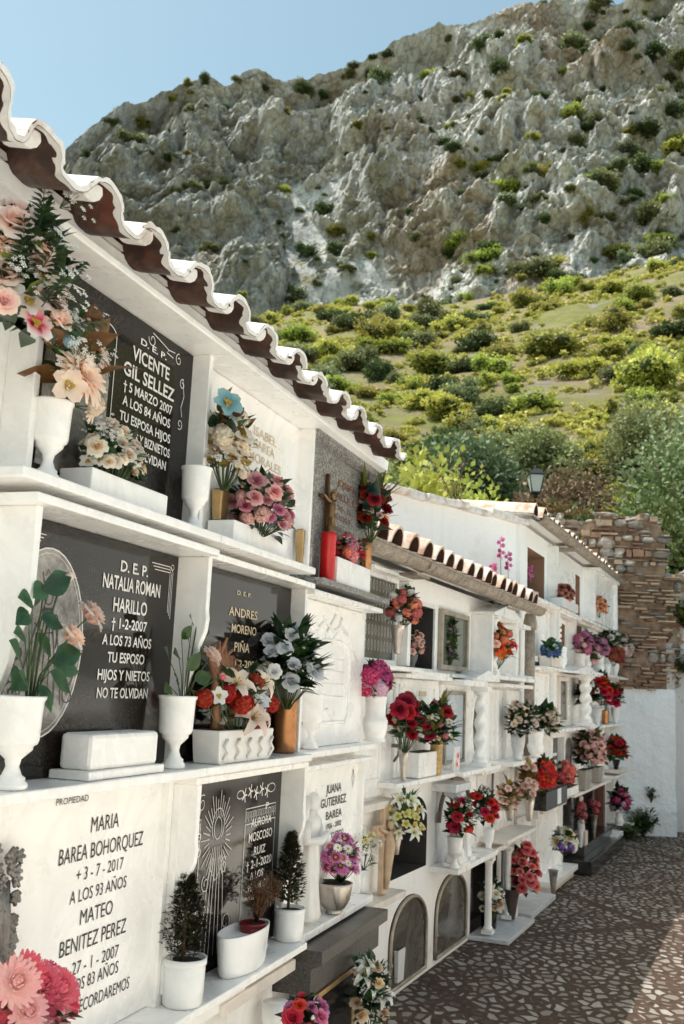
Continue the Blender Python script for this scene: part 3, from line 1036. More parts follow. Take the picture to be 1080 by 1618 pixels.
for q, rr in ((-.115, .03), (-.10, .022), (.12, .028)):
    st += [ell(ocx + q, ocz - .08, rr * .55, rr * .7), scroll(ocx + q, ocz - .13, rr, 1.2), scroll(ocx + q * .95, ocz - .03, rr * .8, 3)]
engraving(gN, 'engraving', DARKL, [(.0035, s_) for s_ in st], -.0246)
# corner lines of that panel
mbx = E1 - E0
for sx_ in (1, -1):
    st = []
    cx_ = mbx - .045 if sx_ > 0 else .045
    for o in (0, .009, .018):
        st.append((.0025, [(cx_ - sx_ * (.13 - o), .60 - o), (cx_ - sx_ * .02, .60 - o), (cx_ - sx_ * o, .585 - o), (cx_ - sx_ * o, .44 + o)]))
    st.append((.002, ell(cx_ - sx_ * .004, .60, .008, .008)))
    for q_ in st:
        engraving(gN, 'engraving', WHITEL, [q_], -.024)
# scrolls and inner line of the top panel
st = [(.003, [(.08, .52), (.36, .52)] + ell(.36, .49, .05, .03, R(90), 0, 8) + [(.41, .49), (.41, .10)]),
      (.003, scroll(.60, .555, .022, 3.0, 1.1)), (.003, [(.60, .577), (.66, .565), (.70, .556), (.74, .56)]), (.003, scroll(.765, .545, .02, 1.5, 1.2)),
      (.003, [(.70, .556), (.69, .545), (.73, .54)]), (.003, scroll(.80, .475, .018, 1.2, 1.2)), (.003, [(.80, .49), (.815, .44), (.80, .40), (.81, .37)]), (.003, scroll(.80, .345, .018, 4.2, 1.2)),
      (.003, scroll(.11, .555, .02, 0, 1.2)), (.003, [(.12, .57), (.18, .56), (.24, .565)])]
for q_ in st:
    engraving(gV, 'engraving', WHITEL, [q_], -.0245)
mb = MB(); mb.prism([(.10, .06), (.39, .06), (.39, .36), (.36, .45), (.30, .50), (.15, .50), (.10, .40)], -.0235, -.021)
part('etched_picture', mb, ETCH, gV)
# couple's panel: figure with radiant heart, flowers, patterned bands
cx_ = .36
st = []
for k in range(34):
    a = 2 * PI * k / 34
    r0, r1 = .062, .10 + .012 * (k % 3)
    st.append((.004, [(cx_ + r0 * math.cos(a), .43 + r0 * 1.1 * math.sin(a)), (cx_ + r1 * math.cos(a), .43 + r1 * 1.25 * math.sin(a))]))
st += [(.004, ell(cx_, .46, .028, .036)), (.004, ell(cx_, .47, .045, .055, R(-50), R(230)))]
for q in (-1, -.6, -.25, .2, .55, 1):
    st.append((.004, [(cx_ + q * .03, .40), (cx_ + q * .055, .30), (cx_ + q * .07, .18), (cx_ + q * .08, .05)]))
st += [(.004, [(cx_ - .05, .34), (cx_, .29), (cx_ + .05, .34)]), (.004, scroll(cx_ + .06, .33, .03, 1)), (.004, scroll(cx_ - .07, .29, .03, 2)), (.004, scroll(cx_ - .10, .16, .04, 2)), (.004, scroll(cx_ + .10, .14, .04, 4))]
engraving(gT, 'engraving', LINEW, st, -.024)
for q0, q1 in ((.10, .23), (.58, .85)):
    st = [(.003, [(q0, .50), (q1, .50), (q1, .445), (q0, .445), (q0, .50)]), (.003, [(q0, .445), (q0, .12)]), (.003, [(q1, .445), (q1, .12)])]
    n = 12
    for k in range(n):
        xa = q0 + (q1 - q0) * (k + .2) / n
        xb = q0 + (q1 - q0) * (k + .8) / n
        st += [(.0025, [(xa, .455), (xa, .488), (xb, .488), (xb, .468), ((xa + xb) / 2, .468)])]
    engraving(gT, 'engraving', WHITEL, st, -.0238)
st = []
for k in range(5):
    fx = .56 + .05 * k
    for j in range(5):
        a = 2 * PI * j / 5
        st.append((.006, [(fx, .55 + .01 * (k % 2)), (fx + .022 * math.cos(a), .55 + .01 * (k % 2) + .026 * math.sin(a))]))
st += [(.003, ell(.525, .555, .03, .014, 0, 2 * PI, 14)), (.003, ell(.80, .56, .035, .016, 0, 2 * PI, 14)), ]
engraving(gT, 'engraving', WHITEL, st, -.0238)
engraving(gT, 'engraving', WHITEL, [(.003, scroll(.23, .55, .03, 1)), (.003, scroll(.20, .53, .03, 3))], -.0238)
# white end panel: raised ornament
mb = MB()
def raised(pts, r):
    mb = MB()
    mb.tube([(p[0], -.0235, p[1]) for p in pts], r, 6)
    part('relief', mb, MARB, gR)
raised([(.30, .10), (.30, .40), (.33, .44), (.40, .46), (.62, .46), (.72, .43), (.74, .38), (.74, .14), (.70, .10), (.30, .10)], .008)
raised([(.22, .52), (.30, .50), (.38, .54), (.50, .50), (.60, .53), (.68, .50)], .010)
raised([(.36, .56), (.40, .48), (.52, .58)], .007)
raised([(.60, .57), (.56, .50), (.48, .45)], .010)
raised([(.64, .50), (.76, .46), (.84, .38)], .006)
for k in range(4):
    raised([(.38, .38 - .055 * k), (.66, .38 - .055 * k)], .003)
raised([(.40, .15), (.47, .16)], .006); raised([(.50, .13), (.56, .10)], .005)
st = [(.004, [(.86, .57), (.88, .53), (.86, .49), (.84, .53), (.86, .57)]), (.002, [(.86, .58), (.86, .48)])]
engraving(gU, 'engraving', INK, st, -.0245)
# metal relief on the nearest white panel
mb = MB()
rr_ = random.Random(5)
for k in range(9):
    x = .075 + rr_.uniform(-.04, .05)
    mb.tube([(x + .03 * math.sin(k), -.03, .12), (x + .02, -.045, .25), (x + .025 * math.cos(k), -.05, .38), (x + .015, -.04, .47)], [.006, .012, .014, .006], 7)
for k in range(48):
    c = Vector((.10 + rr_.uniform(-.06, .055), -.05, .42 + rr_.uniform(-.13, .13)))
    for j in range(5):
        a = 2 * PI * j / 5 + k
        mb.tube([c, c + Vector((.016 * math.cos(a), -.008, .018 * math.sin(a)))], [.010, .004], 6)
mb.lathe([(.001, .02), (.03, .03), (.035, .06), (.02, .09), (.026, .13)], .05, -.04, 14)
part('metal_ornament', mb, PEWTER, gM)

# --- bottom row of the near wall
gB = thing('grave_shrine', 'low grave under a grey granite canopy with a brass framed glass door', 'grave', S1, 1.36, 0, 0)
mb = MB(); mb.prismx([(0, .60), (-.17, .60), (-.17, .70), (-.21, .715), (-.21, .765), (0, .765)], .0, .86)
part('canopy', mb, GGRAN, gB, .004)
GCAN = granite('dark_speckled_granite', (.022, .02, .018), (.06, .054, .047), (.15, .135, .12), 240, .35, .06)
gB.children[0].data.materials[0] = GCAN
mb = MB()
for (x0, x1, z0, z1) in ((.08, .10, .02, .58), (.52, .54, .02, .58), (.08, .54, .57, .59)):
    mb.box(x0, x1, -.17, -.15, z0, z1)
part('door_frame', mb, GOLD, gB, .002)
slab(gB, 'door_pane', .10, .52, -.165, -.160, .02, .57, BLK, 0)
mb = MB(); column_mb(mb, .66, -.15, .0, .60, .035)
part('column', mb, MARB, gB)
slab(gB, 'panel', .56, .88, -.03, .0, 0, .60, MARB)
# leaning marble slab at the foot of the wall end
mb = MB(); mb.add([(0, -.02, .50), (.04, -.02, .50), (.14, -.26, .0), (.07, -.26, .0), (0, .01, .50), (.04, .01, .50), (.14, -.22, .0), (.07, -.22, .0)],
                  [(0, 3, 2, 1), (4, 5, 6, 7), (0, 1, 5, 4), (1, 2, 6, 5), (2, 3, 7, 6), (3, 0, 4, 7)])
single('marble_slab', mb, MARB, 'narrow white marble slab leaning at the foot of the near wall end', 'slab', S1, 2.2, .0, 0, bv=.003)
gC = thing('grave_shrine', 'low white grave front with a turned marble baluster below the potted conifers', 'grave', S1, E1, 0, 0)
slab(gC, 'panel', .0, .93, -.03, .0, 0, .74, MARB)
slab(gC, 'lintel', .30, .93, -.12, .0, .70, .74, MARB2)
slab(gC, 'lintel', -.05, .50, -.11, .0, .715, .755, MARB)
mb = MB()
pr = [(.045, .0), (.045, .04), (.03, .06), (.045, .12), (.05, .22), (.035, .32), (.028, .42), (.045, .46), (.05, .50), (.035, .53), (.05, .56), (.05, .62)]
mb.lathe(pr, .80, -.10, 24)
part('baluster', mb, MARB, gC)
mb = MB()
for (x0, x1, z0, z1) in ((.28, .56, .56, .585), (.54, .56, .3, .57), (.28, .30, .3, .57)):
    mb.box(x0, x1, -.06, -.03, z0, z1)
part('picture_frame', mb, GOLD, gC, .002)
# ------------------------------------------------------------------ flowers and leaves
def _petal(mb, rot, tilt, L, W, cup, curl, mi=0, nu=2, nv=3, tip=.5, g0=0., g1=1., base=.0, wav=0., z0=0.):
    """one petal growing from the axis: rot about z, tilt from the axis, cup across, curl along"""
    ca, sa = math.cos(rot), math.sin(rot)
    def fn(u, v):
        a = (u - .5) * 2
        wv = W * (math.sin(PI * min(1, v * .82 + .12)) ** tip)
        ang = tilt + curl * v * v
        rr = base + L * v * math.sin(ang)
        zz = z0 + L * v * math.cos(ang) + cup * a * a * wv + wav * math.sin(a * 4 + v * 5 + rot)
        x, y = rr, a * wv
        return (x * ca - y * sa, x * sa + y * ca, zz)
    mb.grid(fn, nu, nv, mi, True, lambda u, v: g0 + (g1 - g0) * v)
def fl_rose(rg, open_=1.0):
    mb = MB()
    _bud = MB().lathe([(.05, .0), (.22, .15), (.24, .4), (.12, .58), (.02, .6)], seg=8)
    _bud.g = [.1] * len(_bud.v)
    mb.merge(_bud)
    for ring, (n, tl, L, W, cl) in enumerate(((4, .10, .72, .30, .10), (5, .26, .80, .40, .22), (5, .46, .88, .48, .42), (6, .74, .95, .52, .62))):
        for k in range(n):
            _petal(mb, 2 * PI * k / n + ring * .6 + rg.uniform(-.15, .15), tl * open_ + rg.uniform(-.06, .06), L, W, .35 - .1 * ring, cl * open_, g0=.0 + .12 * ring, g1=.55 + .15 * ring, nu=3, nv=4, base=.03, wav=.03)
    return mb
def fl_daisy(rg, n=16, rings=1, mi_c=1, w=.17):
    mb = MB()
    for r in range(rings):
        m = n if r == 0 else max(8, n - 3 * r)
        for k in range(m):
            _petal(mb, 2 * PI * (k + .5 * r) / m + rg.uniform(-.06, .06), 1.35 - .32 * r + rg.uniform(-.1, .1), 1 - .2 * r, w, .5, .2, nu=1 if rings > 1 else 2, nv=3, g0=0, g1=1, base=.08)
    c = MB().lathe([(.26, -.02), (.25, .10), (.14, .17), (.01, .19)], seg=10)
    mb.merge(c, mi=mi_c)
    return mb
def fl_chrys(rg):
    mb = MB()
    for r in range(7):
        m = 20 - 2 * r
        for k in range(m):
            _petal(mb, 2 * PI * (k + .5 * r) / m + rg.uniform(-.12, .12), 1.55 - .23 * r + rg.uniform(-.12, .12), 1.0 - .07 * r, .11, .6, -.35, nu=1, nv=4, g0=0, g1=1, base=.05, z0=.04 * r)
    return mb
def fl_puff(rg, n=84, flat=.78, sz=.27):
    """carnation, hydrangea or chrysanthemum head: many small ruffled petals on a dome"""
    mb = MB()
    for k in range(n):
        u = (k + .5) / n
        ph = math.acos(1 - u * 1.25)
        th = k * 2.39996
        r = .62 + rg.uniform(-.12, .12)
        n_ = Vector((math.sin(ph) * math.cos(th), math.sin(ph) * math.sin(th), math.cos(ph) * flat))
        p = n_ * r
        q = Matrix.Translation(p) @ n_.to_track_quat('Z', 'Y').to_matrix().to_4x4() @ Matrix.Rotation(rg.uniform(0, 6), 4, 'Z')
        t = MB()
        for j in range(3):
            _petal(t, 2 * PI * j / 3 + rg.uniform(-.4, .4), .65 + rg.uniform(-.3, .3), sz * 1.25, sz * .6, .5, .7, nu=1, nv=2, g0=.0 + rg.uniform(0, .12), g1=.65 + rg.uniform(-.4, .35), wav=.04)
        mb.merge(t, q)
    return mb
def fl_lily(rg, n=6):
    mb = MB()
    for k in range(n):
        _petal(mb, 2 * PI * k / n + rg.uniform(-.1, .1), .45 + rg.uniform(-.1, .1), 1.15, .27, .5, 1.0, nu=2, nv=5, tip=.7, g0=0, g1=1, base=.03)
    for k in range(5):
        a = 2 * PI * k / 5
        mb.tube([(0, 0, .1), (.12 * math.cos(a), .12 * math.sin(a), .55), (.2 * math.cos(a), .2 * math.sin(a), .68)], [.02, .02, .035], 4, 1)
    return mb
def fl_orchid(rg):
    mb = MB()
    for k in range(5):
        _petal(mb, 2 * PI * k / 5 + rg.uniform(-.1, .1), 1.15 + rg.uniform(-.15, .15), 1.0, .46 if k % 2 else .38, .2, .2, nu=3, nv=3, tip=.45, g0=0, g1=1, wav=.05)
    for k in range(3):
        _petal(mb, 2 * PI * k / 3, .5, .35, .15, .6, .8, mi=1, nu=1, nv=2)
    return mb
def fl_bud(rg):
    mb = MB()
    b = MB().lathe([(.05, -.1), (.42, .2), (.5, .6), (.36, 1.05), (.08, 1.3)], seg=9)
    b.g = [min(1, max(0, v[2])) for v in b.v]
    mb.merge(b)
    for k in range(4):
        _petal(mb, PI / 2 * k, .2, 1.35, .42, .3, .25, nu=2, nv=3, g0=.2, g1=1)
    for k in range(5):
        _petal(mb, 1.25 * k, .9, .7, .13, .2, .5, mi=1, nu=1, nv=2)
    return mb
def fl_tiny(rg, n=26):
    """spray of tiny blossoms"""
    mb = MB()
    for k in range(n):
        p = Vector((rg.gauss(0, .42), rg.gauss(0, .42), rg.uniform(0, 1.0)))
        mb.tube([(0, 0, -.5), p * .6, p], [.012, .01, .008], 3, 1)
        for j in range(5):
            a = 2 * PI * j / 5
            s_ = .12
            mb.add([p, p + Vector((s_ * math.cos(a - .4), s_ * math.sin(a - .4), .03)), p + Vector((s_ * 1.25 * math.cos(a), s_ * 1.25 * math.sin(a), .0)), p + Vector((s_ * math.cos(a + .4), s_ * math.sin(a + .4), .03))], [(0, 1, 2, 3)], 0, [.2, .9, 1, .9])
    return mb
FLM = {}
STEMM = leafmat('stem_green', (.04, .07, .02), (.10, .16, .05), .5)
YELC = plain('yellow_stamens', (.45, .28, .04), .7)
DKC = plain('dark_flower_centre', (.12, .05, .015), .8)
def flower_mesh(kind, cin, cout, var=0):
    key = (kind, cin, cout, var)
    if key in FLM:
        return FLM[key]
    rg = random.Random(hash(kind) % 97 + var * 13 if False else sum(map(ord, kind)) + var * 13)
    mb = {'rose': lambda: fl_rose(rg, 1.0 if var else .8), 'daisy': lambda: fl_daisy(rg, 15), 'dahlia': lambda: fl_daisy(rg, 24, 5, w=.105), 'chrys': lambda: fl_chrys(rg), 'puff': lambda: fl_puff(rg),
          'mum': lambda: fl_puff(rg, 110, .85, .20), 'lily': lambda: fl_lily(rg), 'orchid': lambda: fl_orchid(rg), 'bud': lambda: fl_bud(rg), 'tiny': lambda: fl_tiny(rg),
          'poppy': lambda: fl_orchid(rg)}[kind]()
    c2 = {'lily': YELC, 'orchid': YELC, 'daisy': YELC, 'dahlia': YELC, 'chrys': YELC, 'bud': STEMM, 'tiny': STEMM, 'poppy': DKC}.get(kind, YELC)
    me = mb.mesh({'puff': 'carnation', 'mum': 'hydrangea', 'tiny': 'blossom_spray'}.get(kind, kind), [petal(cin, cout), c2])
    FLM[key] = me
    return me
FNAME = {'puff': 'carnation', 'mum': 'hydrangea', 'tiny': 'blossom_spray', 'bud': 'flower_bud', 'chrys': 'chrysanthemum'}
# leaves: shape(u along, half width), used by foliage()
def leaf(mb, base, dirv, L, W, up, g=.5, mi=0, fold=.25, droop=.4, nv=4, serr=0.):
    d = dirv.normalized()
    side = d.cross(up)
    if side.length < 1e-3:
        side = d.orthogonal()
    side.normalize()
    nrm = side.cross(d).normalized()
    vs, gs = [], []
    for i in range(nv + 1):
        v = i / nv
        wd = W * (math.sin(PI * (v ** .8)) if 0 < v < 1 else .03)
        c = base + d * (L * v) + nrm * (-droop * L * v * v) + nrm * .0
        vs += [c - side * wd + nrm * (fold * wd), c, c + side * wd + nrm * (fold * wd)]
        gs += [g + .12, g - .15, g + .12]
    fs = []
    for i in range(nv):
        a = i * 3
        fs += [(a, a + 1, a + 4, a + 3), (a + 1, a + 2, a + 5, a + 4)]
    mb.add(vs, fs, mi, gs, True)
LEAFD = leafmat('dark_leaf', (.008, .022, .008), (.035, .08, .022), .35, .15)
LEAFG = leafmat('green_leaf', (.02, .06, .02), (.08, .17, .045), .4, .25)
LEAFR = leafmat('rose_leaf', (.015, .055, .025), (.07, .17, .075), .38, .3)
LEAFO = leafmat('olive_gold_leaf', (.10, .06, .012), (.36, .22, .06), .4, .3)
LEAFY = leafmat('yellow_green_leaf', (.06, .10, .015), (.24, .30, .06), .4, .3)
LEAFB = leafmat('brown_dry_leaf', (.06, .02, .01), (.20, .075, .035), .7, .15)
LEAFT = leafmat('teal_fabric_leaf', (.008, .05, .045), (.03, .13, .11), .4, .2)

def bouquet(label, S, box, d, fl, leaves=(LEAFG, 60, .05, .018), extra=(), seed=1, base=None, cat='bouquet', group=None, dens=1.0, stem_h=None, depth=.8, name='bouquet', stems=True):
    """box: photograph px (x0,y0,x1,y1) of the whole arrangement on the plane d;
    fl: [(kind, inner rgb, outer rgb, count, size m)] scattered, or explicit items (kind, inner, outer, px, py, size) ;
    leaves: (material, count, length, width[, style])"""
    rg = random.Random(seed)
    x0, y0, x1, y1 = box
    cx, cy = (x0 + x1) / 2, (y0 + y1) / 2
    s_c, z_c = S.at(cx, cy, d)
    sc = S.scale(s_c, d, z_c)
    w, h = (x1 - x0) / sc / 2, (y1 - y0) / sc / 2
    fsz = .72 if S is not S1 else 1.0
    if S is not S1: w *= 1.1
    # foreshortening of the wall direction: seen widths are along the view, spread them evenly instead
    bz = z_c - h if base is None else base
    root = thing(name, label, cat, S, s_c, d, bz, group=group)
    ctr = Vector((0, 0, z_c - bz))
    org = Vector((0, .0, ctr.z - h * 1.15))
    # view direction in local space, so flowers favour the open side
    vl = Matrix.Rotation(-S.rot, 3, 'Z') @ (CAMP - S.W(s_c, d, z_c)).normalized()
    vl = Vector((vl.x * .35, vl.y, vl.z * .5)).normalized()
    pts = []
    if fl and len(fl[0]) == 5:
        items = []
        for kind, ci, co, n, sz in fl:
            items += [(kind, ci, co, sz)] * n
        rg.shuffle(items)
        for kind, ci, co, sz in items:
            best = None
            for _ in range(24):
                v = Vector((rg.gauss(0, 1), rg.gauss(0, 1), rg.gauss(0, 1))).normalized()
                if v.dot(vl) < -.15 or v.z < -.55:
                    continue
                p = Vector((v.x * w, v.y * min(w, h) * depth, v.z * h)) * rg.uniform(.72, 1.0)
                dd = min([(p - q).length for q in pts] or [9])
                if best is None or dd > best[0]:
                    best = (dd, p)
                if dd > sz * 1.9:
                    break
            p = best[1]
            pts.append(p)
            P = ctr + p
            n_ = (P - org).normalized() * .6 + vl * .55
            o = link(FNAME.get(kind, kind), flower_mesh(kind, ci, co, rg.randint(0, 1)), root)
            o.location = P
            o.rotation_euler = (n_.to_track_quat('Z', 'Y') @ Euler((0, 0, rg.uniform(0, 6))).to_quaternion()).to_euler()
            o.scale = (sz * fsz * rg.uniform(.75, 1.25),) * 3
    for it in extra:
        kind, ci, co, px, py, sz = it[:6]
        dd = it[6] if len(it) > 6 else 0.
        a, z = S.at(px, py, d + dd)
        P = Vector((a - s_c, -dd, z - bz))
        pts.append(P - ctr)
        n_ = Vector(it[7]) if len(it) > 7 else (P - org).normalized() * .5 + vl * .8
        n_.normalize()
        o = link(FNAME.get(kind, kind), flower_mesh(kind, ci, co, rg.randint(0, 1)), root)
        o.location = P
        o.rotation_euler = (n_.to_track_quat('Z', 'Y') @ Euler((0, 0, rg.uniform(0, 6))).to_quaternion()).to_euler()
        o.scale = (sz,) * 3
    for lv in (leaves if isinstance(leaves, list) else [leaves]):
        m, n, L, W = lv[:4]
        style = lv[4] if len(lv) > 4 else ''
        mb = MB()
        for k in range(int(n * dens * (2.2 if not style else 1.2))):
            v = Vector((rg.gauss(0, 1), rg.gauss(0, 1), rg.gauss(0, 1))).normalized()
            if v.z < -.7:
                v.z *= -.5
            q = Vector((v.x * w, v.y * min(w, h) * depth, v.z * h)) * (rg.random() ** .4) * 1.02
            P = ctr + q
            dv = ((P - org).normalized() + v * .7 + Vector((rg.uniform(-.4, .4), rg.uniform(-.4, .4), rg.uniform(-.3, .3))))
            l_ = L * rg.uniform(.6, 1.25)
            if style == 'fern':
                e = P + dv.normalized() * l_
                mb.tube([P, e], [.0015, .0008], 3, 0, .5)
                for j in range(7):
                    b = P + (e - P) * (j + 1) / 8
                    for sg in (-1, 1):
                        leaf(mb, b, dv.normalized() + sg * .9 * dv.cross(Vector((0, 0, 1))).normalized(), l_ * .42 * (1 - j / 11), W * .25, Vector((0, 0, 1)), rg.uniform(.2, .8), nv=2)
            elif style == 'spike':
                for j in range(5):
                    leaf(mb, P, dv + Vector((rg.uniform(-.5, .5), rg.uniform(-.5, .5), rg.uniform(-.2, .5))), l_ * rg.uniform(.7, 1.1), W, Vector((0, 0, 1)), rg.uniform(.2, .9), nv=3, droop=.2)
            else:
                leaf(mb, P - dv.normalized() * l_ * .3, dv, l_, W * rg.uniform(.8, 1.2), Vector((rg.uniform(-.5, .5), rg.uniform(-.5, .5), 1)), rg.uniform(.1, .9), droop=rg.uniform(.1, .6))
        part('foliage', mb, m, root)
    mb = MB()
    for p in (pts[:40] if stems else []):
        P = ctr + p
        lo = Vector((p.x * .12, p.y * .12, max(0, org.z)))
        mid = (P + lo) * .5 + Vector((p.x * .15, p.y * .15, 0))
        mb.tube([lo, mid, P], [.0022, .002, .0018], 4)
    if mb.v:
        part('stem', mb, STEMM, root)
    return root

# vases ----------------------------------------------------------------------
VP = {   # profiles: radius and height as fractions
 'urn': [(.52, 0), (.60, .02), (.60, .06), (.48, .09), (.50, .12), (.36, .15), (.24, .24), (.30, .32), (.52, .38), (.66, .42), (.68, .46), (.80, .48), (.86, .52), (.90, .80), (.93, .94), (1.0, .975), (1.0, 1.0), (.90, 1.0), (.86, .97), (.82, .80)],
 'belly': [(.75, 0), (.8, .03), (.6, .08), (.62, .12), (.85, .22), (1.0, .38), (.98, .48), (.86, .54), (.84, .60), (.90, .80), (1.0, .97), (1.0, 1.0), (.9, 1.0), (.85, .9)],
 'band': [(.85, 0), (.9, .04), (.8, .07), (.78, .12), (.86, .16), (.98, .34), (1.0, .48), (.9, .50), (.9, .53), (.80, .56), (.82, .80), (.90, .97), (.92, 1.0), (.82, 1.0), (.78, .9)],
 'tulip': [(.55, 0), (.6, .03), (.5, .10), (.62, .25), (.9, .55), (.98, .80), (1.0, 1.0), (.9, 1.0), (.88, .9)],
 'cone': [(.38, 0), (.42, .02), (.55, .30), (.78, .70), (.95, .96), (1.05, .98), (1.05, 1.0), (.92, 1.0), (.88, .92)],
 'pot': [(.80, 0), (.84, .02), (.90, .06), (.93, .40), (.95, .80), (.93, .82), (1.0, .86), (1.0, 1.0), (.90, 1.0), (.86, .90)],
 'bowl': [(.45, 0), (.5, .03), (.40, .06), (.62, .18), (.88, .45), (1.0, .9), (1.02, 1.0), (.94, 1.0), (.9, .9)],
 'barrel': [(.80, 0), (.9, .04), (1.0, .3), (.98, .7), (.92, .96), (.92, 1.0), (.84, 1.0), (.8, .9)],
}
def vase(label, S, d, xc, ytop, zb, rpx, prof='urn', m=None, soil=False, sq=None, cat='vase', group=None, seg=32, mouth=True, zt=None, name='vase'):
    a, z1 = S.at(xc, ytop, d)
    if zt:
        z1 = zt
    r = rpx / S.scale(a, d, z1)
    h = max(z1 - zb, .05)
    root = thing(name, label, cat, S, a, d, zb + .0015, group=group)
    mb = MB()
    mb.lathe([(q * r, t * h) for q, t in VP[prof]], seg=seg, sq=sq)
    part('body', mb, m or MARB, root)
    ri = VP[prof][-1][0] * r
    zi = VP[prof][-1][1] * h
    mb = MB()
    mb.lathe([(ri * .99, zi - .004), (ri * .99, zi), (.001, zi + .002)], seg=seg)
    part('soil' if soil else 'filling', mb, SOIL, root)
    return root, a, z1, r
def box_vase(label, S, d, x0, x1, ytop, zb, m, dp=.10, tap=1., cat='planter', group=None, name='planter', rim=.008, zt=None, feet=False):
    xc = (x0 + x1) / 2
    a, z1 = S.at(xc, ytop, d)
    if zt: z1 = zt
    a0, _ = S.at(x0, ytop, d)
    a1, _ = S.at(x1, ytop, d)
    w = (a1 - a0) / 2
    h = max(.04, z1 - zb)
    root = thing(name, label, cat, S, (a0 + a1) / 2, d, zb + .0015, group=group)
    mb = MB()
    mb.taper(0, dp * .0, 0, h, w * tap, dp / 2 * tap, w, dp / 2)
    part('body', mb, m, root, .004)
    mb = MB(); mb.box(-w + rim, w - rim, -dp / 2 + rim, dp / 2 - rim, h, h + .003)
    part('soil', mb, SOIL, root)
    return root, (a0 + a1) / 2, z1, w
# ------------------------------------------------------------------ things on the near wall
W_ = (250, 247, 240); CRM = (250, 232, 205); PNK = (238, 178, 170); BLUSH = (250, 222, 208); HOT = (214, 30, 88); RED = (200, 14, 16); DRED = (120, 4, 14)
MAUVE = (205, 130, 150); LILAC = (200, 150, 195); ORG = (250, 90, 30); PEACH = (250, 160, 120); BLUE = (110, 145, 190); LBLUE = (150, 200, 215); YEL = (240, 215, 120)
# dahlias on the big urn, top row
vase('tall white marble urn holding the peach dahlias on the top shelf', S1, .10, 84, 636, ZA, 33)
vase('white marble urn holding the blue topped bouquet on the top shelf', S1, .10, 311, 740, ZA, 25)
box_vase('white marble trough of cream roses on the top shelf', S1, .085, 118, 243, 762, ZA, MARB, .10)
bouquet('large hanging spray of pale pink and white roses beneath the eave', S1, (-30, 340, 108, 560), .20,
        [('rose', (247, 205, 190), (252, 234, 224), 11, .044), ('bud', PNK, W_, 6, .018), ('orchid', CRM, W_, 9, .034), ('tiny', W_, W_, 5, .05)],
        [(LEAFD, 90, .07, .02), (LEAFD, 26, .12, .03, 'fern'), (LEAFY, 16, .05, .016)],
        extra=[('rose', (250, 208, 190), BLUSH, 42, 418, .04, .02), ('rose', (252, 200, 180), BLUSH, 92, 412, .036, .0), ('rose', (250, 190, 175), BLUSH, 60, 470, .034, .03), ('orchid', HOT, (252, 236, 228), 54, 512, .045, .04),
               ('rose', (246, 190, 190), BLUSH, 5, 480, .036, .03), ('orchid', W_, W_, 68, 380, .034, .0), ('tiny', W_, W_, 105, 320, .05, .0), ('rose', (244, 190, 180), BLUSH, 92, 470, .03, .0), ('orchid', W_, W_, 70, 345, .03, .0)], seed=3, stems=False)
bouquet('bouquet of two large peach dahlias with golden leaves in the tall urn', S1, (62, 490, 178, 640), .12, [('tiny', W_, W_, 5, .05)],
        [(LEAFO, 8, .11, .035), (LEAFY, 16, .05, .014), (LEAFG, 14, .05, .016)],
        extra=[('dahlia', (240, 190, 165), (252, 226, 208), 126, 594, .080, .03, (-.1, -1, .35)), ('dahlia', (236, 176, 150), (250, 216, 196), 146, 552, .074, .0, (.3, -1, .5)), ('orchid', CRM, BLUSH, 108, 610, .045, .04), ('puff', CRM, (250, 232, 220), 150, 640, .032, .02),
               ('daisy', CRM, BLUSH, 142, 650, .03, .0), ('puff', LBLUE, W_, 110, 540, .02, .03)], seed=5, base=ZA + .20)
bouquet('low spray of cream white roses in the marble trough', S1, (108, 676, 250, 765), .10, [('rose', (235, 200, 150), (252, 246, 232), 20, .026), ('orchid', W_, W_, 8, .020), ('bud', CRM, W_, 6, .010), ('tiny', W_, W_, 4, .03)],
        [(LEAFD, 70, .04, .012), (LEAFG, 20, .035, .014)], seed=8, base=ZA + .04, depth=.7)
bouquet('tall bouquet with a pale blue silk flower above cream blooms and brown leaves', S1, (318, 635, 396, 775), .11,
        [('orchid', CRM, (250, 238, 220), 12, .034), ('puff', CRM, (250, 240, 226), 6, .034), ('tiny', W_, W_, 4, .03)],
        [(LEAFO, 12, .09, .032), (LEAFD, 22, .06, .02), (LEAFB, 10, .05, .016)],
        extra=[('orchid', (120, 180, 195), (178, 216, 222), 358, 638, .055, .03), ('orchid', (130, 190, 205), (190, 225, 230), 372, 655, .045, .03), ('puff', (240, 226, 200), (250, 240, 225), 352, 688, .04, .03), ('orchid', CRM, W_, 378, 712, .038, .03)], seed=12, base=ZA + .16)
box_vase('white marble trough holding the mauve pink roses on the top shelf', S1, .085, 348, 435, 838, ZA, MARB, .10)
box_vase('tapered golden flower holder between the urn and the pink roses', S1, .05, 342, 356, 776, ZA, GOLD, .04, .62, 'vase', name='vase')
box_vase('tapered golden flower holder beside the granite gravestone', S1, .05, 472, 486, 840, ZA, GOLD, .04, .62, 'vase', name='vase')
bouquet('spreading bouquet of mauve pink roses on the top shelf', S1, (350, 748, 472, 862), .12,
        [('rose', (215, 120, 135), (244, 192, 190), 13, .036), ('rose', (190, 95, 130), (225, 150, 175), 6, .03), ('puff', PNK, BLUSH, 6, .028), ('bud', PNK, BLUSH, 5, .014)],
        [(LEAFD, 70, .05, .016), (leafmat('grey_green_leaf', (.05, .07, .04), (.17, .20, .12), .5, .2), 46, .05, .014)], seed=14, base=ZA + .05)
single('votive_candle', MB().lathe([(.030, 0), (.032, .004), (.032, .172), (.034, .174), (.034, .200), (.030, .205), (.001, .205)], seg=28), REDWAX,
       'tall red plastic votive candle on the granite shelf', 'candle', S1, 1.50, .105, ZA - .0185)
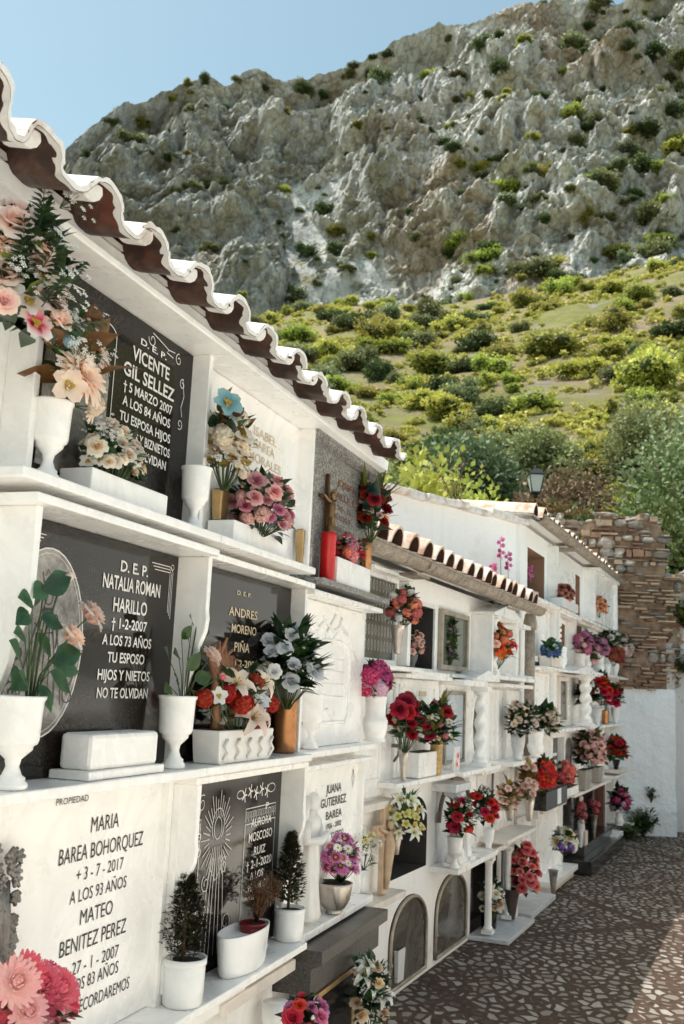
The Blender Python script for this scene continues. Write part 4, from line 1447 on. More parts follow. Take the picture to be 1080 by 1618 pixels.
box_vase('white marble trough beside the red candle', S1, .08, 516, 570, 890, ZA - .02, MARB, .10)
bouquet('low bouquet of pink and scarlet carnations beside the red candle', S1, (516, 850, 586, 892), .09, [('puff', (225, 120, 140), (250, 200, 200), 5, .035), ('puff', (230, 60, 60), (250, 190, 180), 3, .03), ('orchid', RED, (240, 30, 30), 6, .034), ('tiny', W_, W_, 3, .03)],
        [(LEAFD, 50, .045, .014), (LEAFG, 14, .04, .016)], seed=21, base=ZA)
vase('narrow copper vase with deep red roses at the end of the top shelf', S1, .07, 579, 852, ZA - .02, 9, 'tulip', COPPER)
bouquet('bouquet of deep red roses with long teal and palm leaves', S1, (560, 770, 612, 852), .09, [('rose', (60, 0, 8), (150, 6, 18), 9, .05), ('rose', (240, 160, 150), BLUSH, 4, .03), ('tiny', W_, W_, 3, .03)],
        [(LEAFD, 50, .07, .022), (LEAFY, 7, .16, .010, 'spike'), (LEAFT, 4, .20, .05)], seed=23, base=ZA + .1,
        extra=[('rose', (60, 0, 8), (150, 6, 18), 590, 790, .04, .05), ('rose', PEACH, BLUSH, 606, 820, .03, .05)])
# crucifix on the granite stone
root = thing('crucifix', 'dark bronze crucifix fixed to the grey granite gravestone', 'crucifix', S1, 1.585, .05, 2.30)
mb = MB(); mb.box(-.010, .010, -.016, 0, .0, .365); mb.box(-.085, .085, -.0155, -.0005, .245, .262)
part('cross', mb, metal('dark_bronze', (.16, .09, .05), .5), root, .002)
mb = MB()
for sg in (-1, 1):
    mb.tube([(0, -.028, .235), (sg * .04, -.026, .245), (sg * .078, -.02, .262)], [.010, .007, .005], 8)
    mb.tube([(sg * .008, -.026, .165), (sg * .016, -.034, .10), (sg * .006, -.024, .03), (0, -.026, .01)], [.013, .011, .008, .005], 8)
mb.tube([(0, -.024, .245), (0, -.030, .215), (0, -.028, .18), (0, -.028, .155)], [.012, .019, .015, .017], 10)
mb.lathe([(.002, .25), (.011, .258), (.013, .272), (.008, .284), (.001, .287)], .0, -.034, 10)
mb.prism([(-.022, .135), (.024, .13), (.020, .175), (-.018, .172)], -.042, -.016)
part('figure', mb, BRONZE, root)

# second row
vase('large white marble urn holding the leafy blush roses', S1, .12, 30, 1100, ZB, 43)
vase('white marble urn holding the small rose plant in front of the scrolled upright', S1, .105, 281, 1100, ZB, 31)
def rose_plant(label, S, d, roses, leaves, basepx, zb, seed, m=LEAFR):
    rg = random.Random(seed)
    s0, z0 = S.at(*basepx, d)
    root = thing('rose_plant', label, 'rose', S, s0, d, zb)
    st, fo = MB(), MB()
    for px, py, sz, dd, bud in roses:
        a, z = S.at(px, py, d + dd)
        P = Vector((a - s0, -dd, z - zb))
        st.tube([(P.x * .1, 0, 0), (P.x * .35 + rg.uniform(-.01, .01), P.y * .3, P.z * .5), (P.x * .85, P.y, P.z * .93), P], [.003, .0026, .0022, .002], 6)
        n_ = Vector((.45 if px > basepx[0] else -.1, -.55, .6))
        o = link('rose', flower_mesh('bud' if bud == 1 else 'rose', *((HOT, (245, 120, 150)) if bud == 2 else ((248, 208, 188), (254, 240, 230))), 0 if bud else 1), root)
        o.location = P
        o.rotation_euler = n_.to_track_quat('Z', 'Y').to_euler()
        o.scale = (sz, sz, sz * 1.1)
    for k, (px, py, L, dx, dz) in enumerate(leaves):
        a, z = S.at(px, py, d + .01)
        P = Vector((a - s0, rg.uniform(-.03, .02), z - zb))
        st.tube([(P.x * .1, 0, 0), (P.x * .4, P.y * .5, P.z * .6), P], [.0016, .0014, .0012], 5)
        leaf(fo, P, Vector((dx, -.35, dz)), L * 1.2, L * .42, Vector((0, -1, .5)), rg.uniform(.2, .8), droop=.15, nv=7, fold=.12)
    part('stem', st, STEMM, root)
    part('foliage', fo, m, root)
    return root
rose_plant('silk rose stem with broad green leaves and blush blooms in the large urn', S1, .12,
           [(136, 978, .050, .03, 0), (106, 1012, .046, .02, 0), (100, 918, .022, .0, 1)],
           [(62, 935, .065, .5, .4), (70, 925, .06, -.8, -.4), (90, 920, .05, .8, .5), (45, 950, .06, -1, .1), (60, 975, .06, .9, -.2), (35, 965, .055, -.9, -.5), (72, 1000, .06, .6, -.7), (50, 1005, .055, -.8, .1), (80, 1040, .07, .9, .3),
            (38, 1040, .065, -.8, .5), (95, 1048, .075, 1, -.15), (70, 1060, .07, .9, -.6), (45, 1065, .07, -.7, -.3), (55, 1080, .06, .2, -.6), (30, 1078, .05, -.6, .3), (58, 960, .05, .2, .9)], (45, 1100), ZB + .17, 4)
rose_plant('small silk rose plant with one open blush rose beside the wooden carving', S1, .10,
           [(330, 1040, .042, .03, 0), (315, 968, .018, .0, 0), (346, 1070, .014, .04, 1)],
           [(300, 985, .05, -.7, .3), (305, 1020, .055, -.8, .5), (290, 1035, .05, -.9, .1), (275, 1040, .05, -.9, .6), (320, 1000, .05, .9, .2), (295, 1060, .06, .3, .6), (285, 1075, .06, -.6, .2), (310, 1075, .06, .6, .2), (300, 1090, .05, .2, -.5), (275, 1085, .05, -.9, -.2), (310, 1050, .05, -.2, .8), (296, 1010, .045, .5, .8)],
           (290, 1100), ZB + .17, 6, LEAFG)
root = thing('stone_box', 'closed white marble box on a stepped plinth before the dark gravestone', 'marble box', S1, -.03, .09, ZB + .0015)
mb = MB(); mb.box(-.185, .185, -.06, .06, 0, .022); part('plinth', mb, MARB, root, .004)
mb = MB(); mb.box(-.165, .165, -.048, .048, .022, .112); part('body', mb, MARB, root, .012)
# carved wooden relief
root = thing('wood_carving', 'reddish brown carved wooden sculpture of cupped hands and drapery', 'carving', S1, .60, .05, ZB)
mb = MB()
rg = random.Random(3)
for k in range(13):
    x = (k - 6) * .011
    mb.tube([(x * .6, -.03, .03), (x * .8 + .004 * math.sin(k), -.045 - .01 * math.cos(k), .14), (x * 1.0, -.05, .26), (x * 1.25 + .006 * math.sin(2 * k), -.035, .34), (x * 1.5, -.02 - .02 * (k % 3), .40 - .012 * abs(k - 5))], [.012, .013, .013, .010, .004], 7)
part('drapery', mb, WOODC, root)
mb = MB()
for k in range(4):
    mb.tube([(-.02 + .012 * k, -.07, .20), (.0 + .014 * k, -.085, .25 + .01 * k), (.015 + .012 * k, -.07, .285 + .01 * k)], [.009, .008, .005], 7)
mb.lathe([(.05, .0), (.055, .02), (.04, .035), (.045, .06), (.03, .08)], 0, -.03, 14)
part('hand', mb, WOODC, root)
# ribbed trough with red and white flowers
root, a_, z_, w_ = box_vase('pale marble trough with carved waves below the red carnations', S1, .10, 325, 412, 1152, ZB, BISC, .10, .93)
mb = MB()
for k in range(5):
    x = -w_ * .85 + k * w_ * .42
    mb = MB()
    mb.tube([(x, -.052, .012), (x + .02, -.057, .035), (x - .005, -.057, .055), (x + .018, -.054, .075)], .005, 6)
    part('relief', mb, BISC, root)
for x in (-w_ * .8, w_ * .8):
    mb = MB(); mb.box(x - .012, x + .012, -.045, .045, -.002, .006)
    part('foot', mb, BISC, root)
bouquet('bouquet of red carnations and white lilies in the carved trough', S1, (312, 1068, 440, 1158), .12,
        [('puff', (150, 4, 8), (215, 20, 22), 5, .036), ('orchid', (225, 235, 245), W_, 7, .030), ('lily', CRM, (252, 230, 215), 3, .05), ('tiny', W_, W_, 3, .03)],
        [(LEAFD, 70, .05, .018), (LEAFG, 14, .07, .016, 'spike')], seed=31, base=ZB + .08,
        extra=[('puff', (150, 4, 8), (205, 14, 20), 322, 1103, .034, .03), ('puff', (160, 4, 8), (225, 22, 22), 428, 1112, .036, .03), ('puff', (160, 4, 8), (225, 22, 22), 398, 1108, .033, .04), ('lily', CRM, (252, 226, 210), 412, 1082, .05, .02), ('orchid', W_, W_, 345, 1100, .03, .04), ('bud', HOT, (240, 130, 150), 350, 1072, .016, .04)])
vase('polished copper vase half hidden by white roses', S1, .07, 453, 1106, ZB, 19, 'barrel', COPPER)
vase('white marble urn with a collar near the blank white gravestone', S1, .06, 494, 1096, ZB, 20, 'urn', MARB)
bouquet('dark leafy bouquet of white silk roses before the blank white gravestone', S1, (405, 985, 505, 1110), .10,
        [('rose', (205, 212, 218), (248, 248, 250), 9, .044), ('orchid', W_, W_, 4, .022), ('tiny', W_, W_, 5, .04)],
        [(LEAFD, 130, .08, .022), (LEAFY, 10, .07, .014), (LEAFD, 10, .12, .016, 'spike')], seed=35, base=ZB + .13,
        extra=[('rose', (205, 215, 225), W_, 458, 1006, .034, .03), ('rose', (215, 220, 225), W_, 478, 1043, .034, .04), ('rose', (210, 215, 222), W_, 432, 1062, .033, .05), ('puff', HOT, (225, 60, 120), 502, 1052, .026, .02)])
vase('broad banded white marble vase at the end of the second shelf', S1, .06, 594, 1100, ZB, 20, 'band', MARB)
bouquet('round bouquet of pink and lilac hydrangeas in the banded vase', S1, (566, 1054, 620, 1100), .06,
        [('mum', (200, 50, 120), (240, 130, 170), 8, .052), ('mum', (235, 190, 215), (250, 225, 235), 4, .045)], [(LEAFD, 40, .08, .028)], seed=37, base=ZB + .15,
        extra=[('mum', (196, 40, 110), (236, 110, 160), 585, 1068, .055, .04), ('mum', (190, 30, 110), (225, 70, 150), 608, 1066, .045, .03), ('mum', (236, 190, 215), (250, 226, 236), 601, 1088, .045, .05)])

# third row
rg = random.Random(11)
def conifer(label, S, d, xc, ytop, zb, wpx, seed, m):
    rg = random.Random(seed)
    a, z1 = S.at(xc, ytop, d)
    h = z1 - zb
    w = wpx / S.scale(a, d, z1) / 2
    root = thing('potted_conifer', label, 'conifer', S, a, d, zb)
    mb = MB(); mb.tube([(0, 0, -.02), (.004, 0, h * .5), (0, 0, h)], [.006, .004, .001], 6); part('trunk', mb, plain('bark', (.10, .06, .035), .9), root)
    mb = MB()
    for k in range(950):
        t = rg.random() ** .85
        z = h * (.02 + .96 * t)
        rr = w * (min(1, (1 - t) * 1.7 + .12) * min(1, t * 6 + .45)) * rg.uniform(.35, 1.1)
        an = rg.uniform(0, 2 * PI)
        P = Vector((rr * math.cos(an), rr * math.sin(an), z))
        dv = Vector((math.cos(an) * .8, math.sin(an) * .8, rg.uniform(.3, 1.4)))
        for j in range(3):
            leaf(mb, P, dv + Vector((rg.uniform(-.5, .5), rg.uniform(-.5, .5), rg.uniform(-.3, .3))), .019, .0042, Vector((0, 0, 1)), rg.random(), nv=2)
    part('foliage', mb, m, root)
CONF = leafmat('dwarf_conifer', (.018, .018, .007), (.085, .08, .03), .6, .1)
vase('round white ceramic pot with the nearest dwarf conifer', S1, .105, 292, 1512, ZC, 35, 'pot', WPAINT, True, cat='flower pot', name='flower_pot')
vase('white ceramic pot with the farther dwarf conifer at the shelf end', S1, .09, 458, 1434, ZC, 25, 'pot', WPAINT, True, cat='flower pot', name='flower_pot')
conifer('dark dwarf conifer growing in the nearest white pot', S1, .105, 297, 1378, ZC + .135, 62, 2, CONF)
conifer('slender dwarf conifer growing in the pot at the shelf end', S1, .09, 461, 1315, ZC + .135, 42, 5, CONF)
a0, z0 = S1.at(384, 1490, .10)
root = thing('planter', 'long oval white ceramic planter with faint flower decoration', 'planter', S1, a0, .10, ZC + .0015)
mb = MB(); hh = .125
mb.lathe([(.82, 0), (.86, .006), (.90, .02), (1.0, hh), (1.0, hh + .004), (.94, hh + .004), (.90, hh - .02)], seg=40)
mb.v = [(v[0] * .165, v[1] * .062, v[2]) for v in mb.v]
part('body', mb, WPAINT, root)
mb = MB(); mb.lathe([(.89, hh - .025), (.89, hh - .021), (.001, hh - .02)], seg=40); mb.v = [(v[0] * .165, v[1] * .062, v[2]) for v in mb.v]
part('soil', mb, SOIL, root)
mb = MB()
for k in range(6):
    an = 2 * PI * k / 6
    mb.add([(.055 + .012 * math.cos(an + q) * (1.4 if q == 0 else .6), -.0615, .07 + .012 * math.sin(an + q) * (1.4 if q == 0 else .6)) for q in (-.5, 0, .5)] + [(.055, -.0615, .07)], [(0, 1, 2, 3)])
part('decoration', mb, plain('faded_blue_print', (.55, .56, .62), .4), root)
vase('dark red plastic pot standing inside the oval planter', S1, .10, 398, 1475, ZC + .06, 21, 'pot', plain('dark_red_plastic', (.20, .012, .01), .4), True, cat='flower pot', name='flower_pot', zt=ZC + .135)
a0, z0 = S1.at(404, 1470, .10)
root = thing('dried_plant', 'withered rust brown plant in the red pot of the oval planter', 'dried plant', S1, a0, .10, ZC + .13)
mb = MB(); ml = MB(); rg = random.Random(9)
for k in range(46):
    an = rg.uniform(0, 2 * PI); sp = rg.uniform(.02, .13)
    e = Vector((sp * math.cos(an) * 1.1 + .03, sp * math.sin(an) * .6, rg.uniform(.05, .17)))
    mid = e * .5 + Vector((rg.uniform(-.02, .02), rg.uniform(-.02, .02), .03))
    mb.tube([(0, 0, 0), mid, e], [.0022, .0016, .0008], 4)
    for j in range(4):
        b = mid.lerp(e, rg.random())
        e2 = b + Vector((rg.uniform(-.035, .035), rg.uniform(-.03, .03), rg.uniform(-.01, .035)))
        mb.tube([b, e2], [.001, .0006], 3)
        for q in range(3):
            leaf(ml, b.lerp(e2, rg.random()), Vector((rg.uniform(-1, 1), rg.uniform(-1, 1), rg.uniform(-.5, 1))), .014, .004, Vector((0, 0, 1)), rg.random(), nv=2)
part('stem', mb, LEAFB, root); part('foliage', ml, LEAFB, root)
# veiled figure
def standing_figure(label, S, s, d, z, H, m, robe=1.0, name='statue', cat='statue', base=0.):
    root = thing(name, label, cat, S, s, d, z)
    mb = MB()
    pr = [(.15, .0), (.165, .03), (.155, .08), (.14, .16), (.128, .26), (.12, .36), (.118, .46), (.105, .56), (.092, .61), (.11, .68), (.13, .75), (.11, .80), (.05, .83), (.04, .86)]
    sq = lambda a, q: (1 + (.10 * math.sin(a * 7 + q * 5 / H) + .05 * math.sin(a * 13 - q * 9 / H)) * (q < .60 * H)) * (1 - .28 * abs(math.sin(a)))
    mb.lathe([(r * H * robe, t * H) for r, t in pr], seg=30, sq=sq)
    mb.lathe([(.02 * H, .84 * H), (.05 * H, .86 * H), (.06 * H, .90 * H), (.056 * H, .945 * H), (.035 * H, .985 * H), (.003 * H, 1.0 * H)], 0, -.01 * H, 16)
    for sg in (-1, 1):        # arms folded to the breast, veil down the sides
        mb.tube([(sg * .115 * H, 0, .76 * H), (sg * .15 * H, -.03 * H, .62 * H), (sg * .07 * H, -.12 * H, .63 * H), (0, -.14 * H, .68 * H)], [.045 * H, .042 * H, .036 * H, .026 * H], 8)
        mb.tube([(sg * .05 * H, .02 * H, .96 * H), (sg * .09 * H, .02 * H, .84 * H), (sg * .15 * H, .03 * H, .68 * H), (sg * .17 * H, .03 * H, .4 * H)], [.025 * H, .035 * H, .04 * H, .02 * H], 8)
    part('figure', mb, m, root)
    if base:
        mb = MB(); mb.box(-.20 * H, .20 * H, -.17 * H, .15 * H, -base, .002)
        part('plinth', mb, m, root, .004)
    return root
standing_figure('cream marble statue of a veiled woman with bowed head leaning on the end gravestone', S1, 1.575, .06, ZC + .02, .50, BISC, .82)
a0, z0 = S1.at(529, 1386, .085)
vase('fluted silver glass bowl holding pink daisies', S1, .085, 529, 1386, ZC, 27, 'bowl', STEEL, sq=lambda a, z: 1 + .05 * abs(math.sin(a * 9 + z * 18)), seg=72, zt=ZC + .125, cat='bowl', name='bowl')
bouquet('mound of pink and white daisies in the silver bowl', S1, (507, 1322, 572, 1386), .095,
        [('daisy', (120, 30, 70), (226, 130, 190), 12, .030), ('dahlia', (180, 60, 120), (230, 150, 200), 6, .03), ('daisy', (170, 60, 100), (250, 225, 238), 9, .026), ('daisy', W_, W_, 5, .018), ('tiny', LILAC, W_, 3, .025)],
        [(LEAFG, 60, .035, .010)], seed=41, base=ZC + .12)
vase('white cup with an orange foot at the end of the third shelf', S1, .05, 572, 1376, ZC, 9, 'cone', WPAINT, zt=ZC + .10, cat='cup', name='cup')
bouquet('spray of tiny pale yellow and lilac flowers beside the marble cross niche', S1, (556, 1310, 594, 1380), .05, [('tiny', W_, W_, 5, .04), ('tiny', YEL, YEL, 2, .04), ('daisy', LILAC, W_, 3, .018)], [(LEAFY, 10, .04, .008)], seed=43, base=ZC + .1)
bouquet('huge cluster of pink and white chrysanthemums before the white gravestone', S1, (-25, 1545, 108, 1650), .16,
        [('chrys', (254, 232, 230), (242, 125, 150), 14, .046), ('chrys', (255, 244, 240), (248, 215, 212), 9, .044)], [(LEAFD, 40, .07, .02)], seed=47,
        extra=[('chrys', (250, 200, 200), (240, 120, 146), 36, 1540, .048, .04), ('chrys', (255, 240, 235), (250, 205, 205), 22, 1556, .055, .05), ('chrys', (250, 200, 200), (242, 125, 150), 62, 1560, .048, .04), ('chrys', (250, 215, 210), (230, 80, 110), 92, 1590, .046, .04), ('chrys', (255, 240, 235), (245, 200, 205), 40, 1600, .046, .06)], base=ZC + .02)
# bottom row
bouquet('bouquet of mauve and red roses at the foot of the granite canopy', S1, (445, 1580, 515, 1640), .27, [('rose', (190, 90, 140), (225, 140, 180), 5, .036), ('rose', (190, 20, 40), (225, 60, 70), 4, .036), ('bud', W_, W_, 4, .014)],
        [(LEAFD, 50, .05, .018)], seed=51, base=.3)
bouquet('tall bouquet of cream roses and white lilies at the foot of the near wall end', S1, (555, 1518, 612, 1640), .26,
        [('rose', (222, 180, 135), (244, 220, 190), 6, .042), ('lily', (235, 240, 220), W_, 6, .045), ('tiny', W_, W_, 5, .04)], [(LEAFD, 80, .07, .018), (LEAFG, 12, .08, .014, 'spike')], seed=53, base=.12)
# ------------------------------------------------------------------ second stretch of niches
c2 = [-1.45, -.25, .59, 1.46, 2.35, 3.0]
r2 = [0, .595, 1.215, 1.855, 2.47]
H2 = {(1, 0): arch_hole(-.17, .50, .035, .525, .25, point=.8), (2, 0): arch_hole(.68, 1.40, .035, .53, .25, point=.8),
      (3, 0): rect_hole(1.53, 2.28, .03, .56), (4, 0): rect_hole(2.42, 2.95, .03, .56),
      (1, 1): arch_hole(-.17, .48, .655, 1.11, .2, point=.7), (1, 3): rect_hole(-.18, .49, 1.895, 2.295), (2, 3): rect_hole(.60, 1.25, 1.90, 2.31)}
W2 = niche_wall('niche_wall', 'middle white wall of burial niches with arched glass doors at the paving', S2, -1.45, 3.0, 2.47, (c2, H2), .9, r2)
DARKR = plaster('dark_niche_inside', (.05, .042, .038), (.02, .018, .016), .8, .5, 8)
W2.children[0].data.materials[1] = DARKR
PGLASS = NT('dusty_glass_door')
PGLASS.col(PGLASS.ramp(PGLASS.noise(5, 8, .75, dist=1.5), [(.3, (.05, .045, .038)), (.55, (.12, .11, .09)), (.8, (.24, .22, .19))]))
PGLASS.rough(.10)
PGLASS = PGLASS.m
FRAMEB = metal('tarnished_aluminium', (.50, .44, .36), .4, .4)
def arch_door(label, s0, s1, z0, z1, rise, point=.8):
    root = thing('niche_door', label, 'glass door', S2, s0, .0, z0)
    P = [(x - s0, z - z0) for x, z in arch_hole(s0 + .012, s1 - .012, z0 + .01, z1 - .012, rise, point=point)]
    mb = MB()
    n = len(P)
    mb.tube([(a[0], -.012, a[1]) for a in P + P[:1]], .012, 6)
    part('door_frame', mb, FRAMEB, root)
    mb = MB(); mb.add([(x, -.004, z) for x, z in P], [tuple(range(n))])
    part('pane', mb, PGLASS, root)
    mb = MB(); mb.tube([(.0, -.02, .14), (-.008, -.034, .16), (.0, -.02, .18)], .005, 6)
    part('handle', mb, FRAMEB, root)
    return root
arch_door('arched glass niche door at the paving, nearer of the two', -.17, .50, .035, .525, .25)
arch_door('taller looking arched glass niche door at the paving, beside the little columns', .68, 1.40, .035, .53, .25)
box_vase('square white metal flower holder fixed inside the nearer arched door', S2, .02, 626, 637, 1500, .075, WPAINT, .03, .8, 'vase', name='vase')
def window_frame(root, x0, x1, z0, z1, w, m, y=-.02, t=.02, name='frame'):
    mb = MB()
    mb.box(x0, x1, y - t, y, z0, z0 + w); mb.box(x0, x1, y - t, y, z1 - w, z1)
    mb.box(x0, x0 + w, y - t, y, z0 + w, z1 - w); mb.box(x1 - w, x1, y - t, y, z0 + w, z1 - w)
    return part(name, mb, m, root, .002)
# top row
t = thing('grave_cover', 'top row niche closed by a patterned glass screen in a white frame', 'grave cover', S2, -.80, 0, 1.895)
mb = MB(); mb.box(0, .50, -.012, -.006, .0, .49); part('pane', mb, PGLASS, t)
st = []
for i in range(9):
    for j in range(5):
        x, z = .06 + i * .05, .10 + j * .085
        st.append(ell(x, z, .011, .030, n=8))
engraving(t, 'tracery', LINEW, st[:45], -.0135, .006)
window_frame(t, -.02, .52, -.005, .51, .03, MARB, -.013)
slab(t, 'lintel', -.05, .60, -.10, 0, .505, .53)
slab(t, 'pilaster', .545, .60, -.09, 0, 0, .50)
slab(t, 'shelf', -.1, .70, -.14, 0, -.035, -.01)
t = thing('grave_surround', 'thin white frame around the open dark niche of the top row', 'grave surround', S2, -.18, 0, 1.895)
window_frame(t, -.02, .69, -.02, .42, .02, MARB, 0, .015)
slab(t, 'shelf', .0, .75, -.10, 0, -.045, -.022)
t = thing('grave_cover', 'top row niche with a metal framed window reflecting pink flowers', 'grave cover', S2, .60, 0, 1.90)
window_frame(t, 0, .65, 0, .41, .035, FRAMEB, -.002, .03)
RG = NT('reflecting_pane')
RG.col((.10, .12, .09)); RG.rough(.03); RG.b.inputs['Specular IOR Level'].default_value = .8
mb = MB(); mb.box(.035, .615, -.012, -.008, .035, .375); part('pane', mb, RG.m, t)
bouquet('pink and mauve flowers with green leaves set on the framed pane as its reflection', S2, (696, 980, 728, 1058), .015, [('daisy', (200, 120, 190), (240, 200, 225), 9, .03), ('puff', LILAC, W_, 5, .03), ('orchid', ORG, PEACH, 2, .035)], [(LEAFG, 70, .07, .025), (LEAFY, 24, .06, .02)], seed=61, depth=.15)  # modelled flowers stand in for a reflection in the glass
slab(t, 'shelf', -.02, .75, -.12, 0, -.05, -.025, MARBG)
vase('conical steel flower holder hanging between the screen and the dark niche', S2, .14, 628, 993, 1.95, 12, 'cone', STEEL, zt=2.11)
bouquet('tall bouquet of salmon and white carnations in the hanging steel holder', S2, (613, 927, 662, 995), .16, [('puff', (235, 120, 100), (248, 180, 160), 10, .052), ('puff', W_, W_, 6, .045)], [(LEAFD, 60, .06, .02), (LEAFB, 10, .05, .015)], seed=63, base=2.10)
vase('small clear glass jar standing in the dark niche', S2, -.02, 651, 1040, 1.897, 9, 'tulip', glassy('thin_glass', (.6, .62, .6), .05, .25), zt=1.99)
bouquet('small bouquet of pale pink roses at the edge of the dark niche', S2, (640, 996, 670, 1044), .0, [('rose', (235, 170, 150), BLUSH, 8, .035), ('puff', PNK, BLUSH, 4, .03)], [(LEAFB, 24, .04, .014), (LEAFG, 18, .04, .012)], seed=64, base=1.98)
# shrine with pediment under the gutter
def pediment(root, x0, x1, z, h, dp, m=MARB, name='pediment'):
    mb = MB()
    mb.prism([(x0, z), (x1, z), (x1, z + .02), ((x0 + x1) / 2, z + h), (x0, z + .02)], -dp, 0)
    return part(name, mb, m, root, .003)
def twisted(root, x, y, z0, z1, r, m=MARB, tw=30):
    mb = MB(); column_mb(mb, x, y, z0, z1, r, tw)
    return part('column', mb, m, root)
t = thing('grave_shrine', 'white marble shrine with a gabled top and twisted column under the gutter end', 'grave shrine', S2, 1.40, 0, 1.895)
slab(t, 'panel', .0, 1.30, -.02, 0, 0, .47)
pediment(t, -.05, .82, .44, .11, .20)
slab(t, 'side_panel', -.01, .025, -.17, -.02, 0, .44)
twisted(t, .10, -.15, .0, .44, .03)
slab(t, 'side_panel', .80, .83, -.16, -.02, 0, .44)
slab(t, 'lintel', .80, 1.40, -.14, 0, .42, .455)
for k in range(4):
    slab(t, 'pilaster', .90 + k * .13, .94 + k * .13, -.05, -.02, 0, .42)
slab(t, 'shelf', -.05, 1.45, -.19, 0, -.03, 0)
vase('small white vase holding orange lilies under the gabled shrine', S2, .11, 781, 1045, 1.897, 10, 'tulip', WPAINT, zt=1.95)
bouquet('tall bouquet of orange lilies and salmon roses in the gabled shrine', S2, (756, 984, 812, 1052), .15,
        [('lily', (220, 40, 10), (250, 100, 50), 6, .07), ('puff', (240, 120, 80), (250, 170, 140), 7, .05), ('orchid', (230, 60, 10), (250, 90, 30), 5, .06), ('rose', PNK, BLUSH, 3, .045)], [(LEAFG, 60, .07, .025), (LEAFD, 30, .06, .02)], seed=66, base=1.93)
# gutter, brackets and downpipe
def fibro():
    t = NT('lichen_fibre_cement')
    a = t.ramp(t.noise(16, 9, .8), [(.35, (.16, .12, .09)), (.5, (.34, .28, .22)), (.7, (.50, .44, .37))])
    sp = t.ramp(t.noise(70, 4, .8), [(.55, (0, 0, 0)), (.62, g3(.7))])
    t.col(t.mix(sp, a, (.10, .085, .07)))
    t.rough(.95)
    t.bump(t.noise(50, 5, .8), .5, .006)
    return t.m
FIBRO = fibro()
def gutter(label, S, s0, s1, d, z, r, nb):
    root = thing('gutter', label, 'gutter', S, s0, d, z)
    mb = MB()
    L = s1 - s0
    def half(u, v, rr):
        a = PI + PI * v
        return (u * L, rr * math.cos(a), .0 + rr * math.sin(a) * .95)
    mb.grid(lambda u, v: half(u, v, r), 24, 10)
    mb.grid(lambda u, v: half(u, 1 - v, r - .010), 24, 10)
    for y in (-1, 1):
        mb.box(0, L, y * r - .008 if y < 0 else r - .006, -r + .006 if y < 0 else r + .008, -.006, .008)
    part('trough', mb, FIBRO, root)
    for k in range(nb):
        x = L * (k + .5) / nb
        mb = MB()
        mb.tube([(x + dx, (r + .006) * math.cos(a), (r + .006) * math.sin(a) * .95) for dx, a in ((0, PI), (.005, PI * 1.2), (.01, PI * 1.5), (.01, PI * 1.8), (.01, 2 * PI))], .006, 6)
        mb.box(x - .09, x + .14, -.01, .16, -r - .03, -r - .015)
        part('bracket', mb, FIBRO, root)
    return root
gutter('weathered grey brown gutter below the small tile ends of the middle wall', S2, -1.45, 2.85, .20, 2.50, .06, 2)
mb = MB(); mb.tube([(0, 0, 0), (0, .0, .60), (0, 0, 1.30)], .045, 14); mb.tube([(0, 0, 1.28), (0, 0, 1.34), (-.0, 0, 1.42)], [.06, .06, .045], 14)
single('downpipe', mb, FIBRO, 'weathered grey downpipe descending where the middle wall meets the far wall', 'downpipe', S2, 2.93, .10, 1.05)
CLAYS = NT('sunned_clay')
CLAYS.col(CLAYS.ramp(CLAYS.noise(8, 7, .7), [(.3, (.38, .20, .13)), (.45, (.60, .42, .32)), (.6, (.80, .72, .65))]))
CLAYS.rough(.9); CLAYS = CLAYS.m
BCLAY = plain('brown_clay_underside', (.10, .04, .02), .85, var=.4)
def small_roof(label, S, s0, n, pitch, d, z, slope, L, mats):
    root = thing('tiled_roof', label, 'roof', S, s0, 0, 0)
    cs, sn = math.cos(slope), math.sin(slope)
    for i in range(n):
        m = MB()
        xc = (i + .5) * pitch
        j = rnd.uniform(-.02, .02); r = pitch * .33 * rnd.uniform(.93, 1.07)
        for off, mi in ((0, 0), (.014, 1)):
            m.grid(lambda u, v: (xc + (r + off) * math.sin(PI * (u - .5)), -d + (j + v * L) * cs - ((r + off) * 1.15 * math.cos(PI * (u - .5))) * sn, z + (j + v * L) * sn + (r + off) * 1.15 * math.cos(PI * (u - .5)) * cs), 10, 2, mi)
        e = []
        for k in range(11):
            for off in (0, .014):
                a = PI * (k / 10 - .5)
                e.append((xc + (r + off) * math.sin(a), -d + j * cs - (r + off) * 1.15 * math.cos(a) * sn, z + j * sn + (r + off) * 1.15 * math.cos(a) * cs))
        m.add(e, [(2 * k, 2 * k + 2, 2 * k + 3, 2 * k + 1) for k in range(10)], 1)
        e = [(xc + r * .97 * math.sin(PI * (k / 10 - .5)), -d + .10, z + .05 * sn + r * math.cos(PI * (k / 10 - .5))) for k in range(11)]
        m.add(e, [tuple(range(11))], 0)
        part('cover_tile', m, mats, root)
    m = MB()
    m.add([(0, -d + .01, z - .01), (n * pitch, -d + .01, z - .01), (n * pitch, -d + .01 + L * cs, z - .01 + L * sn), (0, -d + .01 + L * cs, z - .01 + L * sn)], [(0, 1, 2, 3)])
    m.add([(0, -d + .01, z - .06), (n * pitch, -d + .01, z - .06), (n * pitch, .0, z - .06), (0, .0, z - .06)], [(0, 3, 2, 1)])
    m.add([(0, -d + .01, z - .06), (n * pitch, -d + .01, z - .06), (n * pitch, -d + .01, z - .01), (0, -d + .01, z - .01)], [(0, 1, 2, 3)])
    part('roof_bed', m, WALLS, root)
    return root
small_roof('low roof edge of small terracotta tiles above the lichened gutter', S2, -1.45, 19, .232, .155, 2.56, R(14), 1.25, [BCLAY, CLAYS])

